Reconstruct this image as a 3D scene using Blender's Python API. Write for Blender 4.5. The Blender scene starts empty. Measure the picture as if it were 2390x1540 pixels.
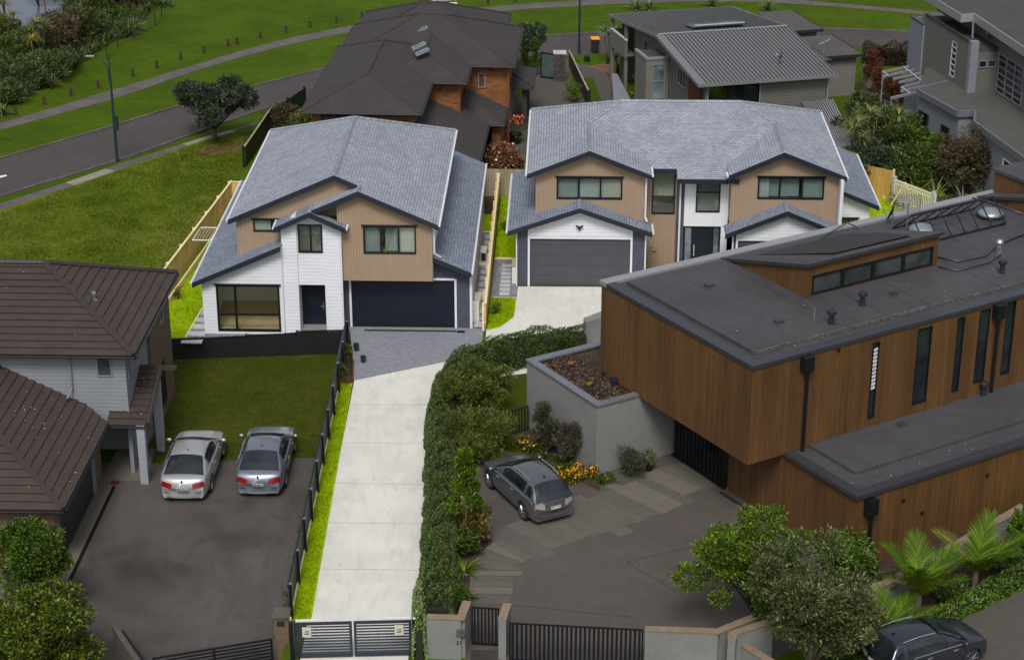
import bpy, math, random
import numpy as np
from math import radians, sin, cos, tan, pi, hypot, atan2, sqrt
from mathutils import Vector, Matrix
random.seed(7); RNG = np.random.default_rng(11)
C = bpy.context.scene.collection
# ---------------- camera, world, sun, exposure ----------------
TH = radians(23.0); FPX = 4523.0; HCAM = 35.9; CX, CY = 1195.0, 770.0
cam = bpy.data.cameras.new('camera'); camo = bpy.data.objects.new('camera', cam); C.objects.link(camo)
camo.location = (0, 0, HCAM); camo.rotation_euler = (radians(90) - TH, 0, 0)
cam.sensor_width = 36; cam.lens = 36 * FPX / 2390; cam.clip_start = 1; cam.clip_end = 4000
sc = bpy.context.scene; sc.camera = camo
wd = bpy.data.worlds.new('World'); sc.world = wd; wd.use_nodes = True
nt = wd.node_tree; sky = nt.nodes.new('ShaderNodeTexSky'); sky.sky_type = 'NISHITA'; sky.sun_disc = False
SUN_EL, SUN_AZ = 52, 186     # compass-like: azimuth measured clockwise from +Y
sky.sun_elevation = radians(SUN_EL); sky.sun_rotation = radians(SUN_AZ); sky.air_density = 1.4; sky.dust_density = 4.0; sky.ozone_density = 0.6
hsv = nt.nodes.new('ShaderNodeHueSaturation'); hsv.inputs['Saturation'].default_value = 0.45
nt.links.new(sky.outputs[0], hsv.inputs['Color']); nt.links.new(hsv.outputs[0], nt.nodes['Background'].inputs[0])
nt.nodes['Background'].inputs[1].default_value = 0.105
sl = bpy.data.lights.new('sun', 'SUN'); sl.energy = 2.0; sl.angle = radians(18); sl.color = (1.0, 0.97, 0.92)
so = bpy.data.objects.new('sun', sl); C.objects.link(so)
sd = Vector((sin(radians(SUN_AZ)) * cos(radians(SUN_EL)), cos(radians(SUN_AZ)) * cos(radians(SUN_EL)), sin(radians(SUN_EL))))
so.rotation_euler = (-sd).to_track_quat('-Z', 'Y').to_euler()
sc.view_settings.view_transform = 'Standard'; sc.view_settings.look = 'None'; sc.view_settings.gamma = 1
sc.view_settings.exposure = 0.0
# ---------------- pixel ray helpers (survey of the site from the photograph) ----------------
def P(x, y, z=0.0):
    u = (x - CX) / FPX; v = -(y - CY) / FPX
    dy = cos(TH) + v * sin(TH); dz = -sin(TH) + v * cos(TH); t = (z - HCAM) / dz
    return (u * t, dy * t, z)
class Fr:
    def __init__(s, o, deg): s.o = (o[0], o[1]); s.deg = deg; s.y = radians(deg)
    def W(s, u, w, z): return (s.o[0] + u * cos(s.y) - w * sin(s.y), s.o[1] + u * sin(s.y) + w * cos(s.y), z)
    def q(s, x, y, z):
        p = P(x, y, z); dx, dy = p[0] - s.o[0], p[1] - s.o[1]
        return (dx * cos(s.y) + dy * sin(s.y), -dx * sin(s.y) + dy * cos(s.y))
    def sub(s, u, w, d): p = s.W(u, w, 0); return Fr(p, s.deg + d)
WF = Fr((0, 0), 0)
# ---------------- mesh builder ----------------
def rootloc(o):
    l = Vector((0, 0, 0))
    while o is not None: l += o.location; o = o.parent
    return l
class MB:
    def __init__(s): s.v = []; s.f = []
    def face(s, pts): n = len(s.v); s.v += [tuple(p) for p in pts]; s.f.append(list(range(n, n + len(pts))))
    def add(s, vs, fs): n = len(s.v); s.v += [tuple(p) for p in vs]; s.f += [[i + n for i in f] for f in fs]
    def box(s, F, u0, u1, w0, w1, z0, z1):
        vs = [F.W(u, w, z) for z in (z0, z1) for w in (w0, w1) for u in (u0, u1)]
        s.add(vs, [[0, 2, 3, 1], [4, 5, 7, 6], [0, 1, 5, 4], [2, 6, 7, 3], [0, 4, 6, 2], [1, 3, 7, 5]]); return s
    def slab(s, pts, t):            # top polygon (ccw seen from above) given thickness downward
        n = len(pts); b = [(p[0], p[1], p[2] - t) for p in pts]
        s.add(list(pts) + b, [list(range(n)), list(range(2 * n - 1, n - 1, -1))] + [[i, n + i, n + (i + 1) % n, (i + 1) % n] for i in range(n)]); return s
    def prism(s, pts, vec):
        n = len(pts); b = [(p[0] + vec[0], p[1] + vec[1], p[2] + vec[2]) for p in pts]
        s.add(list(pts) + b, [list(range(n)), list(range(2 * n - 1, n - 1, -1))] + [[i, n + i, n + (i + 1) % n, (i + 1) % n] for i in range(n)]); return s
    def bar(s, a, b, wd, ht):       # rectangular bar between two points, wd horizontal, ht vertical, top at the points
        a = Vector(a); b = Vector(b); d = (b - a); h = Vector((-d.y, d.x, 0))
        h = h.normalized() * wd / 2 if h.length > 1e-6 else Vector((wd / 2, 0, 0))
        up = h.cross(d).normalized() * ht if d.length > 0 else Vector((0, 0, ht))
        if h.length and abs(d.z) < .98 * d.length: up = Vector((0, 0, ht))
        vs = [a - h, a + h, a + h - up, a - h - up, b - h, b + h, b + h - up, b - h - up]
        s.add(vs, [[0, 1, 2, 3], [7, 6, 5, 4], [0, 4, 5, 1], [1, 5, 6, 2], [2, 6, 7, 3], [3, 7, 4, 0]]); return s
    def tube(s, pts, r, n=8, cap=True):
        pts = [Vector(p) for p in pts]; k = len(pts); rs = r if isinstance(r, (list, tuple)) else [r] * k
        base = len(s.v); prev = None
        for i, p in enumerate(pts):
            d = (pts[min(i + 1, k - 1)] - pts[max(i - 1, 0)]).normalized()
            a = Vector((0, 0, 1)) if abs(d.z) < .9 else Vector((1, 0, 0))
            if prev is not None and prev.cross(d).length > 1e-3: a = prev
            x = d.cross(a).normalized(); yv = d.cross(x).normalized()
            if prev is None: prev = a
            for j in range(n):
                t = 2 * pi * j / n; s.v.append(tuple(p + (x * cos(t) + yv * sin(t)) * rs[i]))
        for i in range(k - 1):
            for j in range(n):
                a = base + i * n + j; b = base + i * n + (j + 1) % n; s.f.append([a, b, b + n, a + n])
        if cap: s.f.append([base + j for j in range(n)][::-1]); s.f.append([base + (k - 1) * n + j for j in range(n)])
        return s
    def lathe(s, c, prof, n=16):    # prof [(r,z)] relative to c
        base = len(s.v)
        for r, z in prof:
            for j in range(n): t = 2 * pi * j / n; s.v.append((c[0] + r * cos(t), c[1] + r * sin(t), c[2] + z))
        for i in range(len(prof) - 1):
            for j in range(n):
                a = base + i * n + j; b = base + i * n + (j + 1) % n; s.f.append([a, b, b + n, a + n])
        s.f.append([base + j for j in range(n)][::-1]); s.f.append([base + (len(prof) - 1) * n + j for j in range(n)]); return s
    def build(s, name, mat, parent=None, yaw=0, smooth=False, label=None, kind=None, cat=None, group=None, uv=True, bevel=0):
        me = bpy.data.meshes.new(name); L = rootloc(parent)
        vs = [(a - L.x, b - L.y, c - L.z) for a, b, c in s.v]
        me.from_pydata(vs, [], s.f); me.update()
        if uv and len(me.polygons) < 60000:
            ul = me.uv_layers.new(name='UVMap'); cy, sy = cos(radians(yaw)), sin(radians(yaw))
            V = me.vertices; d = ul.data
            for p in me.polygons:
                n = p.normal
                if abs(n.z) > .995: U = Vector((cy, sy, 0)); T = Vector((-sy, cy, 0))
                else: U = Vector((-n.y, n.x, 0)).normalized(); T = n.cross(U)
                for li in p.loop_indices:
                    co = V[me.loops[li].vertex_index].co + L; d[li].uv = (co.dot(U), co.dot(T))
        if smooth: me.polygons.foreach_set('use_smooth', [True] * len(me.polygons))
        if mat is not None: me.materials.append(mat)
        o = bpy.data.objects.new(name, me); C.objects.link(o)
        if parent is not None: o.parent = parent
        if bevel:
            m = o.modifiers.new('b', 'BEVEL'); m.width = bevel; m.segments = 2; m.limit_method = 'ANGLE'
        if label: o['label'] = label
        if kind: o['kind'] = kind
        if cat: o['category'] = cat
        if group: o['group'] = group
        return o
def empty(name, loc, label, cat, group=None, rz=0):
    o = bpy.data.objects.new(name, None); C.objects.link(o); o.location = loc; o.rotation_euler = (0, 0, rz)
    o['label'] = label; o['category'] = cat
    if group: o['group'] = group
    return o
def dup(root, loc=None, rz=None, label=None, name=None):
    def cp(o, par):
        c = o.copy(); C.objects.link(c); c.parent = par
        for ch in list(o.children): cp(ch, c)
        return c
    r = cp(root, None)
    if loc is not None: r.location = loc
    if rz is not None: r.rotation_euler = (0, 0, rz)
    if label: r['label'] = label
    return r
# ---------------- materials ----------------
def lin(c):
    return tuple(((x / 255) / 12.92 if x / 255 <= .04045 else ((x / 255 + .055) / 1.055) ** 2.4) for x in c) + (1,)
class NM:
    def __init__(s, name):
        s.m = bpy.data.materials.new(name); s.m.use_nodes = True; s.t = s.m.node_tree; s.b = s.t.nodes['Principled BSDF']; s.b.inputs['Roughness'].default_value = .8
    def n(s, typ, **k):
        o = s.t.nodes.new('ShaderNode' + typ)
        for a, b in k.items():
            if a in o.inputs: o.inputs[a].default_value = b
            else: setattr(o, a, b)
        return o
    def l(s, a, b): s.t.links.new(a, b)
    def val(s, x):  return x
    def math(s, op, a, b=None):
        o = s.t.nodes.new('ShaderNodeMath'); o.operation = op
        for i, x in enumerate([a, b]):
            if x is None: continue
            if hasattr(x, 'links') or hasattr(x, 'is_linked'): s.l(x, o.inputs[i])
            else: o.inputs[i].default_value = x
        return o.outputs[0]
    def mix(s, f, a, b, mode='MIX'):
        o = s.t.nodes.new('ShaderNodeMix'); o.data_type = 'RGBA'; o.blend_type = mode
        for i, x in ((0, f), (6, a), (7, b)):
            if hasattr(x, 'is_linked'): s.l(x, o.inputs[i])
            else: o.inputs[i].default_value = x
        return o.outputs[2]
    def ramp(s, f, stops):
        o = s.t.nodes.new('ShaderNodeValToRGB'); e = o.color_ramp.elements
        while len(e) < len(stops): e.new(.5)
        for i, (p, c) in enumerate(stops): e[i].position = p; e[i].color = c if len(c) == 4 else tuple(c) + (1,)
        s.l(f, o.inputs[0]); return o.outputs[0]
    def noise(s, vec, scale, detail=4, rough=.55, out=0):
        o = s.t.nodes.new('ShaderNodeTexNoise'); o.inputs['Scale'].default_value = scale; o.inputs['Detail'].default_value = detail; o.inputs['Roughness'].default_value = rough
        if vec is not None: s.l(vec, o.inputs['Vector'])
        return o.outputs[out]
    def obj(s): return s.n('TexCoord').outputs['Object']
    def uv(s): return s.n('TexCoord').outputs['UV']
    def geo(s): return s.n('NewGeometry').outputs['Position']
    def bump(s, h, dist=.02, strength=1.0, prev=None):
        o = s.n('Bump'); o.inputs['Distance'].default_value = dist; o.inputs['Strength'].default_value = strength; s.l(h, o.inputs['Height'])
        if prev is not None: s.l(prev, o.inputs['Normal'])
        s.l(o.outputs[0], s.b.inputs['Normal']); return o.outputs[0]
    def col(s, c):
        if hasattr(c, 'is_linked'): s.l(c, s.b.inputs['Base Color'])
        else: s.b.inputs['Base Color'].default_value = c
    def map(s, vec, scale=(1, 1, 1), rot=0):
        o = s.t.nodes.new('ShaderNodeMapping'); o.inputs['Scale'].default_value = scale; o.inputs['Rotation'].default_value[2] = rot; s.l(vec, o.inputs[0]); return o.outputs[0]
def mul(c, k): return (c[0] * k, c[1] * k, c[2] * k, 1)
def m_plain(name, c, rough=.6, metal=0, var=.12, scale=3, spec=None):
    m = NM(name); p = m.geo(); n = m.noise(p, scale, 5, .6)
    m.col(m.ramp(n, [(.3, mul(c, 1 - var)), (.7, mul(c, 1 + var))])); m.b.inputs['Roughness'].default_value = rough; m.b.inputs['Metallic'].default_value = metal
    if spec is not None: m.b.inputs['Specular IOR Level'].default_value = spec
    return m.m
def m_shingle(name, c, row=.15, bw=.24, k=.22, dark=.62, bump=.02):
    m = NM(name); uv = m.uv()
    b = m.n('TexBrick', offset=.5, squash=1.0); b.inputs['Scale'].default_value = 1; b.inputs['Brick Width'].default_value = bw; b.inputs['Row Height'].default_value = row
    b.inputs['Mortar Size'].default_value = .014; b.inputs['Mortar Smooth'].default_value = .3; b.inputs['Bias'].default_value = 0
    b.inputs['Color1'].default_value = mul(c, 1 - k); b.inputs['Color2'].default_value = mul(c, 1 + k); b.inputs['Mortar'].default_value = mul(c, dark); m.l(uv, b.inputs['Vector'])
    n = m.noise(m.geo(), .8, 5, .6); n2 = m.noise(m.geo(), 30, 3, .7)
    c1 = m.mix(.5, b.outputs['Color'], m.ramp(n, [(.3, (.72, .72, .74, 1)), (.7, (1.2, 1.2, 1.2, 1))]), 'MULTIPLY')
    c2 = m.mix(.25, c1, m.ramp(n2, [(.3, (.7, .7, .7, 1)), (.7, (1.3, 1.3, 1.3, 1))]), 'MULTIPLY'); m.col(c2)
    v = m.n('SeparateXYZ'); m.l(uv, v.inputs[0]); fr = m.math('FRACT', m.math('DIVIDE', v.outputs[1], row))
    h = m.math('SUBTRACT', 1.0, fr); m.bump(h, bump, .9); m.b.inputs['Roughness'].default_value = .85
    return m.m
def m_lap(name, c, pitch=.18, groove=.10, dark=.72, dist=.02, rough=.55, axis=1, var=.05, streak=0):
    m = NM(name); uv = m.uv(); v = m.n('SeparateXYZ'); m.l(uv, v.inputs[0]); x = m.math('DIVIDE', v.outputs[axis], pitch); fr = m.math('FRACT', x)
    g = m.math('LESS_THAN', fr, groove)
    n = m.noise(m.geo(), 1.2, 5, .6); base = m.ramp(n, [(.3, mul(c, 1 - var)), (.7, mul(c, 1 + var))])
    if streak:
        fl = m.math('FLOOR', x); wn = m.n('TexWhiteNoise', noise_dimensions='1D'); m.l(fl, wn.inputs['W'])
        base = m.mix(1.0, base, m.ramp(wn.outputs[0], [(0, (1 - streak,) * 3 + (1,)), (1, (1 + streak,) * 3 + (1,))]), 'MULTIPLY')
        sv = m.map(uv, (9, .5, 1)); ns = m.noise(sv, 1.0, 6, .65)
        base = m.mix(.8, base, m.ramp(ns, [(.25, (.62, .6, .58, 1)), (.75, (1.3, 1.25, 1.2, 1))]), 'MULTIPLY')
        big = m.noise(m.map(uv, (.9, .12, 1)), 1.0, 3, .5); base = m.mix(.8, base, m.ramp(big, [(.35, (.7, .66, .62, 1)), (.65, (1.15, 1.12, 1.1, 1))]), 'MULTIPLY')
    m.col(m.mix(g, base, m.mix(1.0, base, (dark, dark, dark, 1), 'MULTIPLY'))); m.b.inputs['Roughness'].default_value = rough
    if axis == 1: m.bump(m.math('SUBTRACT', 1.0, fr), dist, .8)
    else: m.bump(m.math('SUBTRACT', 1.0, g), dist, .8)
    return m.m
def m_brick(name, c, mortar, bw=.24, row=.085, k=.35, patch=0):
    m = NM(name); uv = m.uv(); b = m.n('TexBrick', offset=.5); b.inputs['Scale'].default_value = 1; b.inputs['Brick Width'].default_value = bw; b.inputs['Row Height'].default_value = row
    b.inputs['Mortar Size'].default_value = .008; b.inputs['Color1'].default_value = mul(c, 1 - k); b.inputs['Color2'].default_value = mul(c, 1 + k); b.inputs['Mortar'].default_value = mortar; m.l(uv, b.inputs['Vector'])
    colr = b.outputs['Color']
    if patch:
        n = m.noise(m.map(uv, (2, 7, 1)), 1.0, 2, .5); colr = m.mix(.9, colr, m.ramp(n, [(.3, (.45, .42, .4, 1)), (.45, (1, 1, 1, 1)), (.62, (1.05, 1.05, 1.05, 1)), (.72, (1.55, 1.6, 1.6, 1))]), 'MULTIPLY')
    m.col(colr); m.bump(b.outputs['Fac'], -.01, .6); return m.m
def m_grass(name, stops, big=.25, fine=9, bump=.06, mid=1.6):
    m = NM(name); p = m.geo(); a = m.noise(p, big, 3, .55); b = m.noise(p, mid, 5, .65); f = m.noise(p, fine, 4, .7)
    t = m.math('ADD', m.math('MULTIPLY', a, .35), m.math('ADD', m.math('MULTIPLY', b, .3), m.math('MULTIPLY', f, .35)))
    m.col(m.ramp(t, stops)); m.bump(m.math('ADD', f, m.math('MULTIPLY', b, .6)), bump, .9); m.b.inputs['Roughness'].default_value = .9; m.b.inputs['Specular IOR Level'].default_value = .15
    return m.m
def m_surface(name, stops, scales=(.35, 2.5, 25), wts=(.4, .3, .3), rough=.85, bump=.004, spec=.3):
    m = NM(name); p = m.geo(); t = None
    for s_, w_ in zip(scales, wts):
        x = m.math('MULTIPLY', m.noise(p, s_, 5, .62), w_); t = x if t is None else m.math('ADD', t, x)
    m.col(m.ramp(t, stops)); m.bump(t, bump, .6); m.b.inputs['Roughness'].default_value = rough; m.b.inputs['Specular IOR Level'].default_value = spec; return m.m
def m_leaf(name, cols, rough=.5, spec=.35):
    m = NM(name); r = m.n('NewGeometry').outputs['Random Per Island']
    k = len(cols); base = m.ramp(r, [(i / (k - 1) if k > 1 else 0, c) for i, c in enumerate(cols)])
    n = m.noise(m.geo(), 1.1, 3, .5); m.col(m.mix(.6, base, m.ramp(n, [(.35, (.62, .62, .62, 1)), (.65, (1.3, 1.3, 1.3, 1))]), 'MULTIPLY'))
    m.b.inputs['Roughness'].default_value = rough; m.b.inputs['Specular IOR Level'].default_value = spec; return m.m
def m_glass(name, tint=(.75, .82, .8), alpha=.55, rough=.03):
    m = NM(name); out = m.t.nodes['Material Output']; tr = m.n('BsdfTransparent'); tr.inputs[0].default_value = tint + (1,)
    gl = m.n('BsdfGlossy'); gl.inputs['Roughness'].default_value = rough; gl.inputs['Color'].default_value = (.9, .95, 1, 1)
    n = m.noise(m.obj(), .9, 3, .5); bp = m.n('Bump'); bp.inputs['Distance'].default_value = .02; bp.inputs['Strength'].default_value = .25; m.l(n, bp.inputs['Height']); m.l(bp.outputs[0], gl.inputs['Normal'])
    mx = m.n('MixShader'); mx.inputs[0].default_value = alpha; m.l(tr.outputs[0], mx.inputs[1]); m.l(gl.outputs[0], mx.inputs[2]); m.l(mx.outputs[0], out.inputs[0]); return m.m
def m_dark_glass(name, c=(.01, .013, .016, 1), rough=.08):
    m = NM(name); n = m.noise(m.geo(), .7, 4, .6); m.col(m.ramp(n, [(.35, mul(c, .6)), (.65, mul(c, 2.2))])); m.b.inputs['Roughness'].default_value = rough; m.b.inputs['Specular IOR Level'].default_value = .7
    m.bump(m.noise(m.geo(), 1.1, 2, .5), .015, .2); return m.m
def m_paint(name, c, metal=.5, rough=.28, coat=.8):
    m = NM(name); n = m.noise(m.geo(), 120, 2, .5); m.col(m.ramp(n, [(.3, mul(c, .9)), (.7, mul(c, 1.1))])); m.b.inputs['Metallic'].default_value = metal; m.b.inputs['Roughness'].default_value = rough
    m.b.inputs['Coat Weight'].default_value = coat; m.b.inputs['Coat Roughness'].default_value = .06; return m.m
M = dict(  # surroundings' dimming and the central houses' brightening are put into base colours
 shingle=m_shingle('grey_shingle', lin((148, 154, 166)), k=.15, dark=.45, bump=.03), shingle_d=m_shingle('slate_shingle', lin((124, 132, 148)), k=.17, dark=.45, bump=.03),
 shingle_b=m_shingle('brown_shingle', lin((60, 55, 56)), row=.22, k=.08, dark=.6, bump=.012),
 tan=m_lap('tan_cladding', lin((162, 140, 118)), pitch=.13, groove=.16, dark=.7, axis=0, dist=.015),
 white_lap=m_lap('white_weatherboard', lin((222, 226, 234)), pitch=.17, groove=.09, dark=.82, dist=.012),
 white=m_plain('white_paint', lin((224, 227, 233)), .45, var=.03), cream=m_plain('cream_trim', lin((236, 226, 196)), .6, var=.06),
 navy=m_plain('navy_fascia', lin((36, 42, 54)), .4, var=.1), black_al=m_plain('black_aluminium', lin((20, 23, 30)), .35, var=.1),
 garage=m_lap('black_garage_door', lin((9, 16, 38)), pitch=.55, groove=.03, dark=.45, dist=.008, rough=.5, var=.08),
 garage2=m_lap('charcoal_garage_door', lin((72, 73, 82)), pitch=.55, groove=.03, dark=.6, dist=.008, rough=.55, var=.06),
 brick_d=m_brick('charcoal_brick', lin((66, 68, 84)), lin((96, 98, 112)), k=.2), brick_o=m_brick('orange_brick', lin((128, 82, 44)), lin((104, 78, 52)), bw=.46, row=.15, k=.2, patch=1),
 brick_br=m_brick('brown_brick', lin((112, 92, 72)), lin((104, 88, 72)), k=.1), pave=m_brick('grey_paver', lin((138, 141, 150)), lin((92, 94, 102)), bw=.2, row=.1, k=.14),
 cedar=m_lap('cedar_cladding', lin((98, 70, 38)), pitch=.095, groove=.12, dark=.55, axis=0, dist=.01, rough=.6, streak=.14),
 membrane=m_surface('dark_roof_membrane', [(.3, lin((56, 56, 59))), (.5, lin((70, 70, 73))), (.72, lin((82, 82, 84)))], (.3, 2, 18), (.45, .35, .2), rough=.6),
 membrane_c=m_plain('dark_metal_capping', lin((66, 67, 74)), .35, metal=.3, var=.08),
 cap_light=m_plain('light_parapet_capping', lin((150, 150, 156)), .35, metal=.2, var=.06),
 zinc=m_plain('zinc_capping', lin((128, 131, 140)), .35, metal=.4, var=.08),
 render=m_surface('grey_render', [(.3, lin((112, 114, 114))), (.5, lin((126, 128, 127))), (.7, lin((138, 140, 138)))], (.5, 3, 14), rough=.8),
 tile=m_plain('brown_metal_tile', lin((64, 54, 50)), .7, var=.14, scale=1.2),
 blue_lap=m_lap('pale_weatherboard', lin((130, 135, 144)), pitch=.17, groove=.09, dark=.84, dist=.012),
 tile_cap=m_plain('brown_ridge_cap', lin((58, 49, 47)), .6, var=.1),
 grey_lap=m_lap('grey_weatherboard', lin((98, 97, 93)), pitch=.19, groove=.09, dark=.76, dist=.02), grey_wall=m_plain('warm_grey_render', lin((112, 109, 103)), .8, var=.07),
 pale_wall=m_plain('pale_grey_render', lin((122, 126, 136)), .7, var=.05), metal_roof=m_plain('grey_metal_roof', lin((118, 119, 121)), .5, metal=.1, var=.08), rib=m_plain('grey_roof_rib', lin((70, 71, 74)), .5, metal=.1, var=.06),
 flat_roof=m_surface('olive_grey_roof', [(.3, lin((70, 70, 68))), (.5, lin((82, 81, 79))), (.7, lin((92, 91, 88)))], (.4, 2, 12)),
 silver=m_plain('silver_trim', lin((160, 168, 178)), .3, metal=.5, var=.05), glass=m_glass("clear_glass", alpha=.10), glass_h=m_glass('hazy_glass', (.8, .86, .84), .3, .15), dglass=m_dark_glass('dark_glass'), room=m_plain('room_wall', lin((240, 241, 236)), .8, var=.05),
 floor=m_lap('oak_floor', lin((214, 184, 142)), pitch=.14, groove=.05, dark=.8, axis=0, dist=.001, var=.15), curtain=m_lap('pale_added_curtain', lin((196, 202, 196)), pitch=.12, groove=.4, dark=.96, axis=0, dist=.03),
 rust=m_plain('rust_red_door', lin((92, 40, 28)), .6, var=.2),
 pine=m_lap('new_pine_paling', lin((224, 192, 132)), pitch=.15, groove=.06, dark=.78, axis=0, dist=.01, var=.08, streak=.06), pine_p=m_plain('new_pine', lin((236, 214, 170)), .7, var=.1),
 grey_pal=m_lap('weathered_paling', lin((168, 160, 140)), pitch=.15, groove=.07, dark=.7, axis=0, dist=.01, var=.1, streak=.1),
 black_pal=m_lap('black_paling', lin((26, 28, 30)), pitch=.15, groove=.06, dark=.5, axis=0, dist=.01, var=.15), bark=m_plain('bark', lin((92, 82, 68)), .9, var=.25, scale=9),
 wood_dark=m_plain('brown_post', lin((62, 48, 28)), .85, var=.25, scale=6), teal=m_plain('dark_teal_metal', lin((28, 50, 62)), .45, var=.1), galv=m_plain('galvanised', lin((150, 155, 160)), .35, metal=.6, var=.08),
 rubber=m_plain('tyre_rubber', lin((26, 26, 28)), .8, var=.15), alloy=m_plain('alloy_rim', lin((150, 152, 158)), .3, metal=.8, var=.1), red=m_plain('red_lens', lin((130, 12, 16)), .15, var=.15, scale=12), chrome=m_plain('chrome', lin((215, 218, 225)), .12, metal=.9, var=.03),
 added_curtain_g=m_lap('grey_added_sheer', lin((160, 170, 168)), pitch=.12, groove=.4, dark=.96, axis=0, dist=.03), added_curtain_w=m_lap('cream_added_sheer', lin((206, 205, 190)), pitch=.1, groove=.4, dark=.96, axis=0, dist=.03), clearlens=m_plain('clear_lens', lin((170, 165, 165)), .15, metal=.3, var=.1), plate=m_plain('number_plate', lin((176, 178, 178)), .5, var=.02), ink=m_plain('black_ink', lin((18, 18, 20)), .5, var=0), carglass=m_dark_glass('car_glass', (.012, .016, .02, 1), .05),
 white_pl=m_plain('white_plastic', lin((226, 226, 220)), .4, var=.03), darkgrille=m_plain('dark_grille', lin((40, 42, 46)), .5, var=.1), terracotta=m_plain('terracotta', lin((150, 92, 66)), .7, var=.15),
 yellow=m_plain('yellow_lid', lin((236, 160, 32)), .45, var=.06), stone=m_surface('stacked_stone', [(.3, lin((34, 32, 32))), (.5, lin((66, 62, 60))), (.7, lin((110, 106, 102)))], (5, 14, 30)), slab=m_surface('paving_slab', [(.3, lin((150, 152, 156))), (.7, lin((206, 208, 214)))], (1.5, 8, 30)),
 skyl=m_dark_glass('skylight_glass', (.10, .13, .15, 1), .1), water=m_plain('pond_water', lin((92, 98, 116)), .12, var=.05, scale=.3))
M['grass_park'] = m_grass('park_grass', [(.34, lin((46, 64, 0))), (.5, lin((64, 86, 0))), (.66, lin((82, 102, 6)))])
M['grass_wild'] = m_grass('meadow_grass', [(.36, lin((54, 72, 6))), (.46, lin((76, 96, 10))), (.53, lin((96, 110, 24))), (.60, lin((128, 116, 58)))], big=.1, mid=.9, fine=5, bump=.16)
M['grass_dark'] = m_grass('dimmed_lawn', [(.36, lin((50, 58, 4))), (.5, lin((66, 74, 10))), (.6, lin((78, 82, 20))), (.68, lin((96, 88, 38)))], big=.3, fine=14)  # the lawn's dimness is put into its greens
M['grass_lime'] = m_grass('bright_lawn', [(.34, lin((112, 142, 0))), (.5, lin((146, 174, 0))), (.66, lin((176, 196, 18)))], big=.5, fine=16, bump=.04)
M['asphalt_road'] = m_surface('road_asphalt', [(.3, lin((62, 58, 58))), (.5, lin((74, 69, 69))), (.7, lin((84, 80, 79)))])
M['path'] = m_surface('path_concrete', [(.32, lin((72, 68, 68))), (.5, lin((94, 88, 88))), (.68, lin((120, 114, 114)))], (.6, 3, 14))
M['path_new'] = m_surface('pale_path_concrete', [(.32, lin((122, 116, 108))), (.68, lin((152, 146, 136)))], (.6, 3, 14))
def stained():
    m = NM('stained_asphalt'); p = m.geo(); a = m.noise(p, .16, 3, .5); w = m.n('TexNoise'); w.inputs['Scale'].default_value = .5; w.inputs['Detail'].default_value = 7; w.inputs['Roughness'].default_value = .7; w.inputs['Distortion'].default_value = 1.2; m.l(m.map(p, (1.6, .7, 1), .5), w.inputs['Vector']); f = m.noise(p, 32, 4, .7)
    c = m.ramp(a, [(.38, lin((54, 49, 46))), (.5, lin((76, 71, 68))), (.62, lin((82, 77, 75)))]); c = m.mix(.75, c, m.ramp(w.outputs[0], [(.36, (.72, .68, .67, 1)), (.46, (.97, .96, .96, 1)), (.56, (1.05, 1.04, 1.03, 1)), (.64, (1.3, 1.26, 1.22, 1))]), 'MULTIPLY')
    m.col(m.mix(.5, c, m.ramp(f, [(.35, (.75, .75, .75, 1)), (.65, (1.25, 1.25, 1.25, 1))]), 'MULTIPLY')); m.bump(f, .004, .6); return m.m
M['asphalt_old'] = stained()
M['court'] = m_surface('courtyard_concrete', [(.3, lin((72, 67, 63))), (.5, lin((84, 78, 74))), (.7, lin((94, 88, 84)))], (.25, 2, 40), (.35, .25, .4))
M['court_slab'] = m_surface('courtyard_slab', [(.3, lin((86, 82, 76))), (.7, lin((104, 99, 92)))], (1.2, 4, 40))
M['court_slab2'] = m_surface('courtyard_slab_pale', [(.3, lin((96, 91, 83))), (.7, lin((114, 108, 99)))], (1.2, 4, 40))
M['gravel'] = m_surface('gravel', [(.38, lin((50, 50, 54))), (.5, lin((118, 118, 122))), (.62, lin((190, 190, 196)))], (4, 22, 45), (.15, .45, .4), bump=.02)
M['soil'] = m_surface('garden_soil', [(.35, lin((28, 22, 18))), (.5, lin((58, 46, 38))), (.65, lin((104, 84, 70)))], (1.5, 9, 30), (.3, .4, .3), bump=.03)
M['mulch'] = m_surface('bark_mulch', [(.35, lin((84, 56, 44))), (.5, lin((118, 84, 66))), (.65, lin((150, 112, 88)))], (1.5, 9, 30), (.3, .4, .3), bump=.03)
def concrete_drive():
    m = NM('pale_drive_concrete'); p = m.geo(); a = m.noise(p, .45, 5, .7); b = m.noise(m.map(p, (1.3, .35, 1)), 1.6, 6, .72); c = m.noise(p, 26, 3, .6)
    base = m.ramp(c, [(.3, lin((206, 205, 199))), (.7, lin((220, 219, 213)))])
    st = m.ramp(b, [(.50, (1, 1, 1, 1)), (.60, (.87, .875, .88, 1)), (.70, (.95, .95, .95, 1))]); st2 = m.ramp(a, [(.4, (.90, .90, .89, 1)), (.6, (1.04, 1.04, 1.03, 1))])
    m.col(m.mix(.8, m.mix(.8, base, st, 'MULTIPLY'), st2, 'MULTIPLY')); m.bump(c, .003, .5); return m.m
M['drive'] = concrete_drive()
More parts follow.
